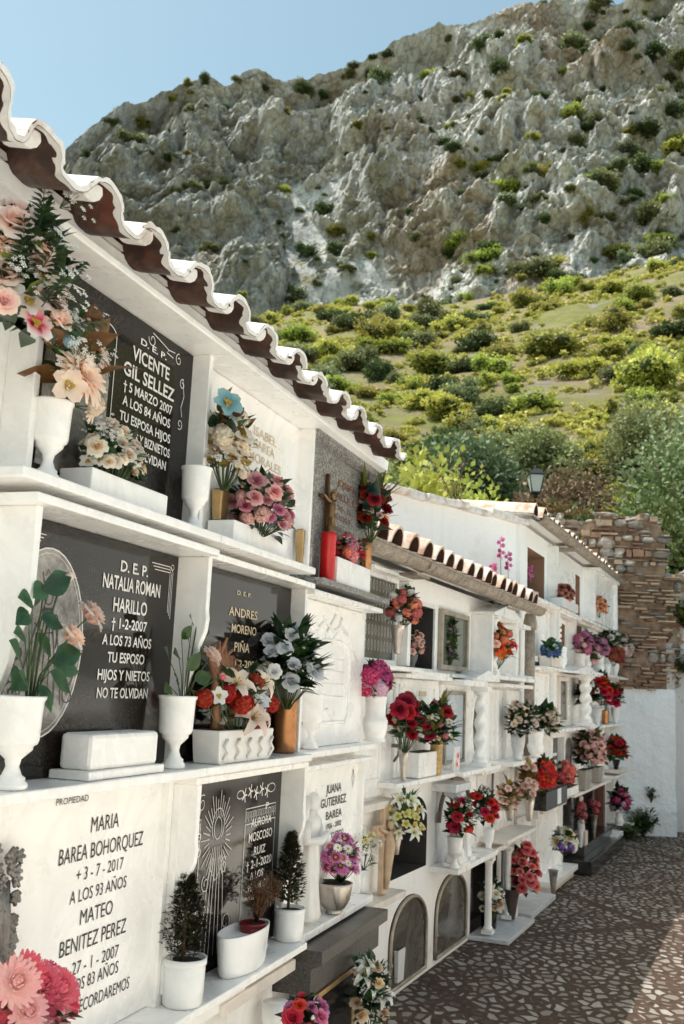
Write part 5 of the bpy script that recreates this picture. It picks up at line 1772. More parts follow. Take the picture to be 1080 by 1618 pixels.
# second row (z 1.25 - 1.855)
t = thing('grave_cover', 'white marble door with a small plaque and iron handle behind the dark red roses', 'grave cover', S2, -.24, 0, 1.24)
slab(t, 'panel', .01, .80, -.02, 0, 0, .58)
window_frame(t, .05, .74, .03, .55, .02, MARB, -.02, .010)
slab(t, 'lintel', -.04, .88, -.10, 0, .585, .61)
slab(t, 'plaque', .42, .55, -.028, -.02, .48, .51, PALEL, .001)
slab(t, 'shelf', -.25, .88, -.14, 0, -.035, -.005)
mb = MB(); mb.tube([(-.02, -.03, .10), (-.03, -.06, .14), (-.03, -.07, .20), (-.03, -.06, .26), (-.02, -.03, .30)], .008, 8); mb.box(-.045, .0, -.055, -.02, .18, .20)
part('handle', mb, PEWTER, t)
t = thing('grave_cover', 'white marble door panels of the second row at the near wall end', 'grave cover', S2, -1.35, 0, 1.16)
slab(t, 'panel', .0, .98, -.02, 0, 0, .68)
window_frame(t, .10, .88, .08, .60, .02, MARB, -.02, .010)
slab(t, 'shelf', .0, 1.05, -.08, 0, -.06, -.02, MARB2)
vase('white square tapered holder of the dark red bouquet', S2, .10, 638, 1182, 1.238, 9, 'cone', STEEL, zt=1.41)
box_vase('small marble box with gilt letters between the two flower holders', S2, .08, 650, 678, 1188, 1.238, MARB, .10)
vase('woven golden basket vase beside the marble box', S2, .10, 689, 1176, 1.238, 10, 'barrel', plain('woven_straw', (.55, .36, .15), .7, var=.4, nscale=50), zt=1.44)
bouquet('bouquet of deep red silk roses over small cream buds', S2, (613, 1100, 668, 1182), .14, [('rose', (110, 0, 16), (180, 14, 36), 8, .06), ('puff', (200, 190, 140), (246, 240, 215), 11, .028)], [(LEAFD, 80, .07, .02), (LEAFG, 24, .05, .02)], seed=71, base=1.40,
        extra=[('rose', (110, 0, 16), (170, 12, 32), 640, 1112, .065, .03), ('rose', (110, 0, 16), (176, 12, 32), 630, 1122, .06, .04), ('rose', (120, 0, 16), (190, 16, 40), 642, 1126, .055, .06)])
bouquet('mixed bouquet of crimson roses with one pale blue bloom and palm leaves', S2, (662, 1108, 720, 1190), .16, [('rose', (120, 4, 24), (190, 30, 60), 6, .055), ('puff', (220, 110, 130), (245, 190, 195), 4, .04), ('orchid', W_, W_, 5, .035), ('puff', BLUE, (170, 195, 225), 1, .035), ('orchid', CRM, W_, 5, .03), ('puff', YEL, CRM, 3, .03)],
        [(LEAFG, 50, .06, .02), (LEAFD, 46, .08, .022), (LEAFY, 8, .12, .012, 'spike'), (LEAFO, 12, .06, .02)], seed=72, base=1.43)
mb = MB(); mb.box(-.06, .06, -.008, .008, 0, .16)
root = thing('flower_plaque', 'white plaque with two printed pink roses leaning beside the basket vase', 'plaque', S2, .66, .13, 1.24)
part('plaque', mb, WPAINT, root, .003)
for px_, pz_ in ((.01, .10), (-.01, .045)):
    o = link('rose', flower_mesh('rose', (225, 90, 100), (250, 190, 190), 0), root); o.location = (px_, -.008, pz_); o.rotation_euler = (R(90), 0, 0); o.scale = (.03, .03, .008)
t = thing('grave_shrine', 'white marble shrine with twisted column, small gable and oval glass in the second row', 'grave shrine', S2, .66, 0, 1.24)
slab(t, 'panel', .0, .78, -.02, 0, 0, .58)
slab(t, 'lintel', .0, .55, -.18, 0, .56, .60, MARB)
pediment(t, .22, .85, .60, .08, .20)
twisted(t, .56, -.14, .0, .56, .042)
slab(t, 'pane', .08, .48, -.03, -.022, .05, .50, marble('bluish_marble', (.55, .60, .64), (.36, .40, .44), .5, .15))
window_frame(t, .05, .51, .03, .52, .02, FRAMEB, -.022, .02)
slab(t, 'shelf', -.05, .92, -.20, 0, -.03, 0)
t = thing('oval_mirror', 'oval glass door set in the white wall right behind the twisted column', 'glass door', S2, 1.60, .0, 1.50)
mb = MB(); mb.prism(ell(0, 0, .17, .25)[:-1], -.012, -.004); part('pane', mb, RG.m, t)
mb = MB(); E_ = ell(0, 0, .18, .26); mb.tube([(a, -.012, b) for a, b in E_], .014, 8); part('frame', mb, MARB, t)
slab(W2, 'ledge', 1.43, 2.38, -.10, 0, 1.16, 1.20)
t = thing('grave_cover', 'white marble gravestone behind the pair of cream rose bouquets', 'gravestone', S2, 2.0, 0, 1.24)
slab(t, 'panel', .0, .92, -.03, 0, 0, .55, MARB)
slab(t, 'lintel', -.08, .98, -.14, 0, .57, .60)
slab(t, 'lintel', -.08, .98, -.14, 0, .65, .68)
for x in (.02, .28):
    slab(t, 'pilaster', x, x + .05, -.06, -.03, 0, .55)
for k in range(3):
    mb = MB(); mb.lathe([(.008, 0), (.008, .01), (.001, .012)], .12, -.03, 8); 
slab(t, 'shelf', -.10, 1.10, -.22, 0, -.035, 0)
vase('faceted white marble vase below the nearer cream roses', S2, .17, 818, 1160, 1.242, 12, 'tulip', MARBG, seg=8)
vase('white marble vase below the farther cream roses', S2, .20, 846, 1156, 1.242, 13, 'belly', MARB)
bouquet('nearer of two bouquets of cream roses in the second row', S2, (800, 1112, 846, 1168), .20, [('rose', (225, 190, 160), (248, 234, 218), 13, .055), ('bud', CRM, BLUSH, 7, .03), ('tiny', W_, W_, 4, .07)], [(LEAFD, 90, .09, .028), (LEAFY, 12, .07, .02)], seed=73, base=1.48)
bouquet('farther of two bouquets of cream roses, with upright pink buds', S2, (838, 1118, 886, 1165), .24, [('rose', (225, 190, 160), (248, 234, 218), 11, .06), ('bud', PNK, BLUSH, 8, .035)], [(LEAFD, 90, .10, .03)], seed=74, base=1.5)

# third row (z .63 - 1.215)
t = thing('stone_cross', 'tan stone crucifix standing on the ledge beside the arched open niche', 'crucifix', S2, -.48, .05, .64)
SAND = plain('sandstone', (.55, .40, .27), .8, var=.2)
mb = MB(); mb.box(-.035, .035, -.03, 0, 0, .48); mb.box(-.13, .13, -.029, .0, .32, .375); part('cross', mb, SAND, t, .004)
mb = MB()
mb.tube([(0, -.045, .34), (.004, -.055, .26), (0, -.05, .19), (.0, -.045, .10), (0, -.04, .03)], [.022, .030, .026, .020, .012], 10)
for sg in (-1, 1):
    mb.tube([(sg * .02, -.045, .33), (sg * .07, -.04, .345), (sg * .115, -.035, .36)], [.014, .010, .007], 8)
mb.lathe([(.004, .345), (.018, .355), (.02, .375), (.012, .392), (.002, .396)], 0, -.055, 10)
part('figure', mb, SAND, t)
t = thing('ledge', 'tan marble ledge below the stone crucifix', 'ledge', S2, -1.0, 0, .62)
slab(t, 'slab', 0, .75, -.13, 0, -.02, .015, MARB2)
vase('deep conical metal vase hanging before the arched open niche', S2, .10, 625, 1330, .84, 13, 'cone', STEEL, zt=1.0)
bouquet('bouquet of white lilies and yellow orchids before the arched open niche', S2, (606, 1258, 672, 1335), .14, [('lily', (240, 240, 200), W_, 9, .06), ('orchid', (200, 200, 100), (236, 230, 160), 8, .04), ('bud', (190, 190, 90), YEL, 6, .03)], [(LEAFG, 7, .10, .010, 'spike'), (LEAFY, 14, .05, .014)], seed=76, base=.98)
vase('small white bowl with blue rim on the edge of the near shelf', S2, .10, 572, 1424, .655, 15, 'bowl', WPAINT, zt=.70, cat='bowl', name='bowl')
t = thing('grave_shrine', 'wide arched marble niche flanked by twisted columns in the third row', 'grave shrine', S2, .60, 0, .64)
slab(t, 'panel', .06, .80, -.015, 0, .0, .50, MARBG)
mb = MB()
A_ = arch_hole(.06, .80, .0, .52, .26)
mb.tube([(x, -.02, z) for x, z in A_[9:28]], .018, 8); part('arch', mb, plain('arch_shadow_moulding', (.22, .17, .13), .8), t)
twisted(t, .05, -.13, .0, .47, .038, MARBG)
slab(t, 'lintel', -.05, .30, -.17, 0, .47, .52, MARBG)
slab(t, 'pilaster', .42, .50, -.05, -.015, 0, .45, MARBG)
slab(t, 'shelf', -.06, .95, -.20, 0, -.035, 0)
vase('faceted white urn holding red flowers near the first twisted column', S2, .17, 719, 1322, .642, 14, 'urn', MARB, seg=8)
t = thing('book_stand', 'white marble sloping tablet beside the faceted urn', 'tablet', S2, .66, .15, .642)
mb = MB(); mb.box(-.09, .12, -.06, .06, 0, .025); mb.prismx([(-.05, .025), (.05, .025), (.035, .16), (.015, .16)], -.07, .10); part('tablet', mb, MARB, t, .004)
standing_figure('small white marble statue of a praying figure among the red flowers', S2, .95, .13, .665, .30, MARB, base=.022)
vase('plain white vase behind the small praying statue', S2, .13, 772, 1308, .642, 9, 'tulip', MARB)
bouquet('bouquet of scarlet roses with white sprays in the faceted urn', S2, (704, 1262, 746, 1326), .18, [('rose', (150, 8, 24), (215, 40, 60), 8, .055), ('tiny', W_, W_, 6, .07), ('bud', PNK, BLUSH, 5, .025)], [(LEAFG, 50, .06, .02), (LEAFD, 30, .06, .02)], seed=78, base=.86)
bouquet('bouquet of scarlet carnations drooping beside the praying statue', S2, (744, 1246, 784, 1312), .16, [('rose', (150, 6, 16), (220, 34, 44), 10, .055), ('tiny', W_, W_, 4, .06), ('bud', W_, W_, 5, .022)], [(LEAFD, 60, .06, .02)], seed=79, base=.86)
t = thing('grave_cover', 'white marble gravestone with two steel vases of pale pink flowers', 'gravestone', S2, 1.62, 0, .66)
slab(t, 'panel', .0, 1.0, -.02, 0, 0, .50, MARB)
slab(t, 'pilaster', 1.02, 1.08, -.06, 0, -.15, .50, STEEL)
mb = MB(); mb.tube([(.38, -.03, .02), (.38, -.03, .48)], .008, 8); part('rod', mb, PEWTER, t)
slab(t, 'shelf', .05, 1.05, -.24, 0, .0, .03, MARB2)
vase('steel flower cone fixed low on the third row gravestone', S2, .14, 805, 1278, .78, 10, 'cone', STEEL, zt=.90)
vase('steel flower cone beside the black flower box', S2, .20, 836, 1268, .74, 10, 'cone', STEEL, zt=.95)
bouquet('pale pink roses with amber leaves in the low steel cone', S2, (786, 1232, 816, 1292), .17, [('rose', (232, 180, 165), BLUSH, 7, .055), ('puff', BLUSH, W_, 3, .04)], [(LEAFO, 26, .07, .024), (LEAFB, 10, .05, .02)], seed=81, base=.88)
bouquet('pale pink roses with amber leaves beside the scarlet poppies', S2, (818, 1204, 848, 1272), .23, [('rose', (235, 185, 165), BLUSH, 9, .06)], [(LEAFO, 32, .08, .03), (LEAFB, 12, .06, .02)], seed=82, base=.93)
root, *_ = box_vase('black granite flower box with a small white plaque', S2, .22, 850, 884, 1246, .80, BLK, .14)
mb = MB(); mb.box(-.0, .16, -.074, -.070, .02, .15); part('plaque', mb, WPAINT, root)
bouquet('mass of scarlet poppies in the black flower box', S2, (838, 1200, 878, 1252), .26, [('poppy', (190, 14, 8), (236, 44, 26), 24, .055), ('rose', W_, W_, 2, .045)], [(LEAFD, 50, .07, .022)], seed=83, base=.93)

# bottom row (z 0 - .6)
t = thing('grave_shrine', 'dark low niche with two slim white columns and a marble step', 'grave shrine', S2, 1.50, 0, 0)
for x in (.05, .62):
    mb = MB(); column_mb(mb, x, -.13, .05, .585, .026); part('column', mb, MARB, t)
slab(t, 'step', -.02, .82, -.30, 0, .004, .035, MARBG)
slab(t, 'panel', .02, .80, .10, .13, .04, .56, BGRAN2)
slab(t, 'lintel', -.05, .85, -.14, 0, .585, .62, MARB)
bouquet('white and yellow silk roses standing inside the columned niche', S2, (757, 1392, 794, 1452), .12, [('rose', (230, 220, 150), W_, 8, .055), ('lily', YEL, W_, 3, .06), ('rose', (220, 190, 120), CRM, 4, .05)], [(LEAFD, 60, .07, .022)], seed=85, base=.10)
vase('dark pot of the white and yellow roses in the columned niche', S2, .08, 772, 1450, .037, 13, 'pot', BLK, zt=.17, cat='flower pot', name='flower_pot')
t = thing('grave_shrine', 'dark low niche with a pale marble step behind the coral roses', 'grave shrine', S2, 2.40, 0, 0)
slab(t, 'step', .0, .95, -.26, 0, .004, .045, MARBG)
slab(t, 'panel', .0, .56, .08, .12, .04, .56, BGRAN2)
slab(t, 'lintel', -.02, .60, -.12, 0, .56, .59, MARB)
standing_figure('small white statue standing in the dark low niche', S2, 2.28, .12, .33, .26, MARB, base=.29)
vase('tall dark brown vase of coral roses', S2, .16, 808, 1396, .045, 14, 'cone', plain('brown_bronze_vase', (.07, .05, .04), .4), zt=.27)
bouquet('cascading bouquet of coral pink roses by the dark brown vase', S2, (800, 1338, 852, 1422), .22, [('rose', (200, 50, 60), (240, 130, 120), 18, .062), ('rose', (215, 70, 70), (245, 150, 135), 6, .055)], [(LEAFD, 60, .08, .024), (LEAFB, 8, .06, .02)], seed=87, base=.25)

# ------------------------------------------------------------------ third stretch: four rows under a higher roof
c3 = [2.95, 4.10, 5.25, 6.15, 7.10, 8.00, 9.00, 9.50]
r3 = [0, .76, 1.42, 2.02, 2.62, 3.30]
H3 = {(0, 4): rect_hole(3.23, 3.98, 2.67, 3.12), (2, 4): rect_hole(5.50, 5.95, 2.70, 3.16), (5, 4): rect_hole(8.1, 8.6, 2.70, 3.12), (1, 3): rect_hole(4.42, 5.05, 2.26, 2.53),
      (2, 3): rect_hole(5.62, 6.08, 2.06, 2.58), (1, 2): rect_hole(4.6, 5.0, 1.48, 1.95), (5, 1): rect_hole(8.1, 8.8, .85, 1.38), (3, 0): rect_hole(6.2, 7.0, .1, .70), (4, 0): rect_hole(7.2, 7.8, .1, .70)}
W3 = niche_wall('niche_wall', 'far white wall with four rows of niches under the higher tiled roof', S2, 2.95, 9.5, 3.30, (c3, H3), 1.2, r3)
W3.children[0].data.materials[1] = plaster('raw_niche_inside', (.30, .17, .11), (.14, .08, .05), .8, .5, 8)
def closure(label, s0, s1, z0, z1, m, dep=.05):
    t = thing('niche_closure', label, 'niche closure', S2, s0, -dep, z0)
    slab(t, 'panel', 0, s1 - s0, 0, .03, 0, z1 - z0, m)
closure('bare brick closure of the square niche above the blue hydrangeas', 4.42, 5.05, 2.26, 2.53, BRICKM)
closure('bare brick closure between the white panels of the top row', 5.50, 5.95, 2.70, 3.16, BRICKM)
closure('half open brick closure of the empty niche at the roof corner', 3.23, 3.60, 2.67, 3.12, BRICKM, .10)
def shelf3(label, s0, s1, z, d=.16, m=None, t_=.03):
    t = thing('ledge', label, 'ledge', S2, s0, 0, z)
    slab(t, 'slab', 0, s1 - s0, -d, 0, -t_, 0, m or MARB)
    slab(t, 'moulding', .0, s1 - s0, -d * .55, 0, -t_ - .03, -t_, MARB2)
for a in (('white ledge under the top row beside the empty niche', 2.97, 5.2, 2.63), ('white ledge under the top row below the small white box', 5.2, 7.2, 2.64), ('white ledge under the far end of the top row', 7.2, 9.45, 2.64),
          ('white ledge under the blue hydrangeas', 3.4, 5.2, 2.03), ('broad white ledge carrying the row of pink bouquets', 5.2, 9.45, 2.05, .24),
          ('white ledge under the twisted column and dark red bouquet', 3.7, 6.2, 1.45, .18), ('white ledge under the far red and white bouquets', 6.2, 9.4, 1.45, .20),
          ('cream ledge under the salmon flowers in the white box', 4.5, 6.9, .80, .22, MARB2), ('marble ledge under the far crimson roses', 7.3, 9.3, .80, .20)):
    shelf3(*a)
# top row furniture
t = thing('grave_cover', 'plain white gravestone of the top row behind the brownish roses', 'gravestone', S2, 4.2, 0, 2.66); slab(t, 'panel', 0, 1.2, -.05, 0, 0, .56); slab(t, 'pilaster', -.06, 0, -.10, 0, 0, .60)
t = thing('grave_cover', 'white cabinet shaped gravestone at the far end of the top row', 'gravestone', S2, 6.2, 0, 2.66); slab(t, 'panel', 0, 1.5, -.14, 0, 0, .62); slab(t, 'pilaster', 1.5, 1.58, -.18, 0, 0, .62); slab(t, 'lintel', -.05, 1.62, -.2, 0, .60, .64)
mb = MB(); mb.tube([(0, 0, 0), (0, 0, .62)], .06, 14)
single('downpipe', mb, WPAINT, 'white drain pipe at the corner of the far wall and the ruin', 'downpipe', S2, 9.05, .12, 2.66)
box_vase('small white box of brownish roses in the top row', S2, .12, 878, 903, 950, 2.635, WPAINT, .14)
bouquet('brownish pink roses in the small white box', S2, (876, 926, 904, 953), .14, [('rose', (120, 60, 45), (200, 130, 110), 9, .07), ('puff', PEACH, BLUSH, 3, .05)], [(LEAFB, 30, .08, .03)], seed=91, base=2.75)
bouquet('peach roses on the top ledge near the white drain pipe', S2, (934, 947, 958, 974), .16, [('rose', (220, 130, 90), (245, 190, 150), 9, .08)], [(LEAFB, 20, .08, .03), (LEAFG, 10, .08, .03)], seed=92, base=2.65)
# row z 2.03
t = thing('grave_shrine', 'white shrine with beaded column around the brick closed niche', 'grave shrine', S2, 4.15, 0, 2.04)
mb = MB()
for k in range(9):
    mb.lathe([(.003, .02 + k * .055), (.04, .03 + k * .055), (.045, .047 + k * .055), (.04, .064 + k * .055), (.003, .074 + k * .055)], .10, -.08, 12)
part('column', mb, MARB, t)
slab(t, 'pilaster', .0, .04, -.12, 0, 0, .55); slab(t, 'pilaster', .98, 1.06, -.10, 0, 0, .58); slab(t, 'lintel', -.05, 1.1, -.14, 0, .54, .58)
vase('large white vase standing before the brick closed niche', S2, .10, 887, 1022, 2.032, 9, 'belly', MARB)
box_vase('cream trough of blue hydrangeas', S2, .12, 862, 876, 1038, 2.032, MARB2, .12)
bouquet('blue and white hydrangeas in the cream trough', S2, (860, 1012, 884, 1044), .16, [('mum', (60, 95, 170), (140, 170, 215), 6, .075), ('orchid', BLUE, W_, 5, .04)], [(LEAFG, 36, .08, .035), (LEAFY, 12, .08, .03)], seed=93, base=2.10)
RVT = [('beige striped vase at the near end of the broad ledge', 916, 1033, 9, 'pot', MARB2), ('white vase beside the beige one on the broad ledge', 925, 1031, 9, 'band', MARB), ('second white urn of the broad ledge', 946, 1036, 9, 'band', MARB),
       ('small white goblet below the rust coloured flowers', 960, 1050, 5, 'tulip', MARB), ('small white cup beside the goblet on the broad ledge', 972, 1048, 6, 'tulip', MARB), ('little white jar at the far end of the broad ledge', 990, 1046, 4, 'tulip', MARB)]
for lb, x, y, r_, pf, m in RVT:
    vase(lb, S2, .16, x, y, 2.052, r_, pf, m, seg=20)
def fb(label, box, d, fl, lv, seed, base):
    bouquet(label, S2, box, d, fl, lv, seed=seed, base=base, dens=1.0)
fb('mauve pink bouquet over the beige striped vase', (908, 1003, 936, 1036), .18, [('puff', (190, 90, 140), (235, 165, 190), 9, .08), ('puff', PNK, W_, 4, .06)], [(LEAFD, 60, .10, .035)], 94, 2.2)
fb('lilac pink bouquet over the second white urn', (930, 1008, 960, 1040), .20, [('puff', (190, 110, 150), (240, 190, 205), 10, .075)], [(LEAFD, 50, .10, .035)], 95, 2.2)
fb('dark green leaves with cream blooms on the broad ledge', (940, 1000, 980, 1024), .14, [('rose', CRM, W_, 5, .07)], [(LEAFD, 60, .12, .04), (LEAFY, 14, .10, .03)], 96, 2.3)
fb('rust red dried hydrangeas on the broad ledge', (954, 1020, 984, 1050), .20, [('mum', (130, 40, 28), (190, 90, 66), 9, .10)], [(LEAFB, 30, .08, .03)], 97, 2.15)
fb('pale pink and white bouquet at the far end of the broad ledge', (966, 1006, 1000, 1044), .18, [('puff', (225, 190, 190), W_, 12, .09)], [(LEAFG, 50, .12, .04)], 98, 2.2)
fb('small pink posy between the two white vases', (928, 1030, 942, 1052), .22, [('puff', (220, 140, 150), BLUSH, 5, .06)], [(LEAFG, 16, .08, .03)], 99, 2.06)
# row z 1.45
t = thing('grave_shrine', 'gabled white shrine with glass door and twisted column in the far wall', 'grave shrine', S2, 4.45, 0, 1.46)
pediment(t, -.1, 1.5, .54, .10, .24); slab(t, 'panel', 0, 1.4, -.02, 0, 0, .54)
window_frame(t, .1, .55, .02, .50, .04, MARB2, -.02, .03); slab(t, 'pane', .14, .51, -.035, -.03, .06, .46, PGLASS)
twisted(t, .85, -.18, 0, .54, .06)
slab(t, 'pilaster', 1.28, 1.36, -.1, 0, 0, .54)
for lb, x, y, r_, pf, m in (('tall white vase under the dark bouquet of the far wall', 922, 1118, 7, 'tulip', MARB), ('grey veined vase under the red roses of the far wall', 943, 1118, 8, 'tulip', MARBG), ('bronze brown pot between the far white vases', 956, 1122, 6, 'pot', COPPER),
                            ('white vase under the far red blooms', 972, 1118, 7, 'tulip', MARB), ('cream vase nearest the ruined wall', 987, 1118, 8, 'tulip', MARB2)):
    vase(lb, S2, .15, x, y, 1.452, r_, pf, m, seg=20)
fb('dark leafy bouquet with white buds in the far wall', (912, 1076, 942, 1120), .16, [('rose', CRM, W_, 9, .07), ('poppy', RED, RED, 3, .08)], [(LEAFD, 90, .12, .04)], 101, 1.68)
fb('bright red roses above the grey veined vase', (934, 1068, 964, 1118), .20, [('rose', (170, 4, 16), (225, 20, 36), 12, .085), ('rose', BLUSH, W_, 4, .06)], [(LEAFD, 70, .11, .04)], 102, 1.68)
fb('red and white bouquet in the far wall', (954, 1084, 982, 1120), .20, [('rose', (160, 4, 16), (215, 20, 36), 8, .085), ('rose', CRM, W_, 6, .06)], [(LEAFD, 60, .11, .04)], 103, 1.68)
fb('white flowers and green leaves nearest the ruined wall', (974, 1084, 1006, 1120), .18, [('rose', CRM, W_, 10, .08)], [(LEAFG, 60, .12, .045), (LEAFY, 20, .12, .04)], 104, 1.68)
# row z .80
t = thing('gravestone', 'narrow black gravestone in a white frame with white letters', 'gravestone', S2, 3.75, .0, .84)
slab(t, 'panel', .22, .80, -.03, 0, 0, .52, BLK); window_frame(t, .18, .84, -.02, .56, .04, MARB, -.0, .10)
mb = MB()
for k in range(4):
    mb.box(.50, .74, -.034, -.031, .12 + k * .07, .15 + k * .07)
part('lettering', mb, WHITEL, t)
t = thing('gravestone', 'white gravestone with a dark oval figure plaque in the far wall', 'gravestone', S2, 4.7, .0, .82)
slab(t, 'panel', 0, 2.3, -.03, 0, 0, .56)
mb = MB(); mb.prism(ell(.40, .36, .16, .15)[:-1], -.045, -.03); part('plaque', mb, PEWTER, t)
mb = MB(); mb.tube([(.40, -.05, .22), (.30, -.05, .08), (.26, -.05, .0)], .02, 6); mb.tube([(.40, -.05, .22), (.48, -.05, .08), (.52, -.05, .0)], .02, 6); part('ribbon', mb, PEWTER, t)
slab(t, 'pilaster', 2.3, 2.4, -.10, 0, 0, .60)
t = thing('gravestone', 'stepped marble stone behind the far crimson roses', 'gravestone', S2, 7.5, .0, .82)
slab(t, 'base', .1, 1.3, -.22, 0, 0, .05, MARB2); slab(t, 'pilaster', .1, .2, -.08, 0, .05, .55); slab(t, 'lintel', .05, 1.4, -.10, 0, .55, .59, MARB2)
box_vase('white box of salmon flowers in the far wall', S2, .14, 884, 903, 1243, .802, MARB, .14)
fb('salmon pink carnations in the white box of the far wall', (879, 1206, 906, 1244), .16, [('puff', (220, 90, 80), (245, 160, 150), 14, .075), ('puff', CRM, W_, 4, .06)], [(LEAFD, 30, .07, .03)], 106, .86)
box_vase('tapered steel holder under the large pink bouquet', S2, .20, 918, 928, 1216, .802, STEEL, .10, .7, 'vase', name='vase')
box_vase('second tapered steel holder of the far wall', S2, .16, 939, 947, 1212, .802, STEEL, .10, .7, 'vase', name='vase')
fb('large bouquet of small pink roses with striped leaves in the far wall', (908, 1158, 958, 1214), .22, [('rose', (210, 130, 130), (245, 205, 195), 24, .07), ('puff', PNK, BLUSH, 8, .06)], [(LEAFD, 110, .13, .04), (LEAFO, 14, .12, .03)], 107, 1.0)
vase('dark glass vase of the far crimson roses', S2, .16, 973, 1200, .86, 7, 'cone', BLK, seg=20)
fb('crimson roses in the dark glass vase', (955, 1168, 992, 1203), .18, [('rose', (150, 0, 24), (205, 14, 56), 14, .085)], [(LEAFG, 60, .11, .045), (LEAFD, 30, .11, .04)], 108, 1.02)
# bottom row
t = thing('gravestone', 'large plain white marble gravestone on a stepped base at the paving', 'gravestone', S2, 3.45, 0, 0)
slab(t, 'panel', .05, 1.05, -.05, 0, .12, .70); slab(t, 'lintel', 0, 1.12, -.12, 0, .70, .745, MARB2); slab(t, 'pilaster', 1.0, 1.08, -.09, 0, .12, .70)
slab(t, 'step', .0, 1.2, -.22, 0, .07, .12); slab(t, 'base', .0, 1.18, -.18, 0, .003, .07, MARB2)
t = thing('gravestone', 'black granite grave with plinth, pillars and dark niche in the bottom row', 'grave', S2, 4.72, 0, 0)
slab(t, 'base', .0, 2.3, -.34, 0, .003, .14, BLK); slab(t, 'base', .3, 2.2, -.22, 0, .14, .24, BLK)
slab(t, 'panel', .0, 1.4, -.02, 0, .24, .76, BLK); slab(t, 'pilaster', .0, .12, -.14, 0, .24, .76, BLK); slab(t, 'pilaster', 1.3, 1.42, -.14, 0, .24, .76, BLK); slab(t, 'pilaster', 2.2, 2.32, -.12, 0, .0, .76, plain('brown_stone', (.14, .06, .045), .7))
standing_figure('pale stone statue of a shrouded figure before the black granite grave', S2, 5.15, .16, .38, .36, plain('pale_pink_stone', (.62, .50, .44), .7), base=.14)
vase('steel cone vase of the daisies at the black granite grave', S2, .34, 874, 1334, .145, 8, 'cone', STEEL, zt=.33)
fb('white daisies and lilac flowers at the black granite grave', (868, 1310, 916, 1348), .40, [('daisy', (190, 180, 100), W_, 14, .065), ('puff', (120, 80, 170), (170, 140, 210), 5, .05), ('rose', YEL, CRM, 3, .05)], [(LEAFD, 60, .08, .03)], 111, .28)
for lb, x, y, zb in (('slim grey stone vase with a single pink flower at the black grave', 917, 1300, .245), ('second slim vase with a single pink flower beside the brown stone', 938, 1288, .245)):
    vase(lb, S2, .20, x, y, zb, 6, 'cone', MARBG if 'grey' in lb else PEWTER, seg=16)
fb('single faded pink blooms in the slim grey stone vase', (911, 1274, 924, 1300), .21, [('puff', (160, 60, 60), (225, 140, 140), 3, .07)], [(LEAFB, 14, .07, .02)], 112, .5)
fb('single faded pink blooms in the second slim vase', (932, 1264, 945, 1292), .21, [('puff', (180, 60, 70), (235, 140, 150), 3, .07)], [(LEAFD, 10, .07, .02)], 113, .5)
t = thing('stone_block', 'pale stone block on the paving at the end of the black grave', 'block', S2, 6.75, .16, 0); slab(t, 'block', 0, .55, -.14, .10, .003, .16, MARB)
t = thing('grave_shrine', 'last open niche before the far wall with a projecting marble shelf', 'grave shrine', S2, 7.95, 0, 0)
slab(t, 'shelf', .0, 1.45, -.34, 0, .16, .19); slab(t, 'pilaster', .0, .10, -.10, 0, .19, .74); slab(t, 'panel', .1, 1.3, -.02, 0, .19, .74, MARBG)
vase('small white marble urn on the projecting marble shelf', S2, .22, 978, 1284, .192, 7, 'band', MARB, seg=20)
vase('white vase behind the small urn on the projecting shelf', S2, .10, 992, 1276, .192, 7, 'band', MARB, seg=20)
fb('pink and purple flowers in the small urn of the last niche', (962, 1244, 994, 1288), .22, [('puff', (190, 50, 110), (225, 120, 160), 7, .07), ('puff', LILAC, W_, 6, .06)], [(LEAFD, 70, .10, .035)], 115, .5)
fb('mauve and white flowers in the rear vase of the last niche', (980, 1240, 1008, 1280), .10, [('puff', (150, 40, 80), (205, 110, 150), 6, .08), ('puff', W_, W_, 4, .06)], [(LEAFD, 60, .10, .035)], 116, .5)
gutter('pale brown gutter of the higher roof over the far wall', S2, 2.95, 9.3, .16, 3.365, .06, 2)
small_roof('higher roof of small terracotta tiles over the far wall', S2, 3.0, 25, .253, .11, 3.40, R(5), .8, [BCLAY, CLAYS])

for lb, s0_, s1_, z0_, z1_, pm_ in (
        ('pale recessed stone with a raised frame above the far pink bouquets', 6.25, 7.05, 2.08, 2.56, MARBG), ('pale framed stone behind the rust red hydrangeas', 7.15, 7.95, 2.08, 2.56, MARB2),
        ('framed grey stone behind the white bouquet nearest the ruin', 8.1, 8.9, 2.08, 2.56, MARBG), ('framed stone behind the bright red roses', 6.25, 7.05, 1.50, 1.95, MARBG),
        ('framed dark stone behind the red and white bouquet', 7.15, 7.95, 1.50, 1.95, BGRAN2), ('framed stone behind the flowers nearest the ruined wall', 8.1, 8.9, 1.50, 1.95, MARB2),
        ('white framed panel left of the beaded column shrine', 3.25, 4.0, 2.10, 2.58, MARB), ('white framed panel beside the downpipe', 3.25, 4.0, 1.50, 1.96, MARB),
        ('framed panel under the black flower box', 2.62, 3.3, .70, 1.15, MARB), ('framed panel between the salmon flowers and the pink bouquet', 5.9, 6.7, .86, 1.34, MARB)):
    t = thing('grave_cover', lb, 'grave cover', S2, s0_, 0, z0_)
    slab(t, 'panel', .0, s1_ - s0_, -.012, 0, 0, z1_ - z0_, pm_)
    window_frame(t, -.03, s1_ - s0_ + .03, -.03, z1_ - z0_ + .03, .05, MARB, -.012, .035)
    slab(t, 'lintel', -.06, s1_ - s0_ + .06, -.10, 0, z1_ - z0_ + .03, z1_ - z0_ + .055, MARB)
    slab(t, 'pilaster', s1_ - s0_ + .05, s1_ - s0_ + .09, -.10, 0, -.03, z1_ - z0_ + .03, MARB)

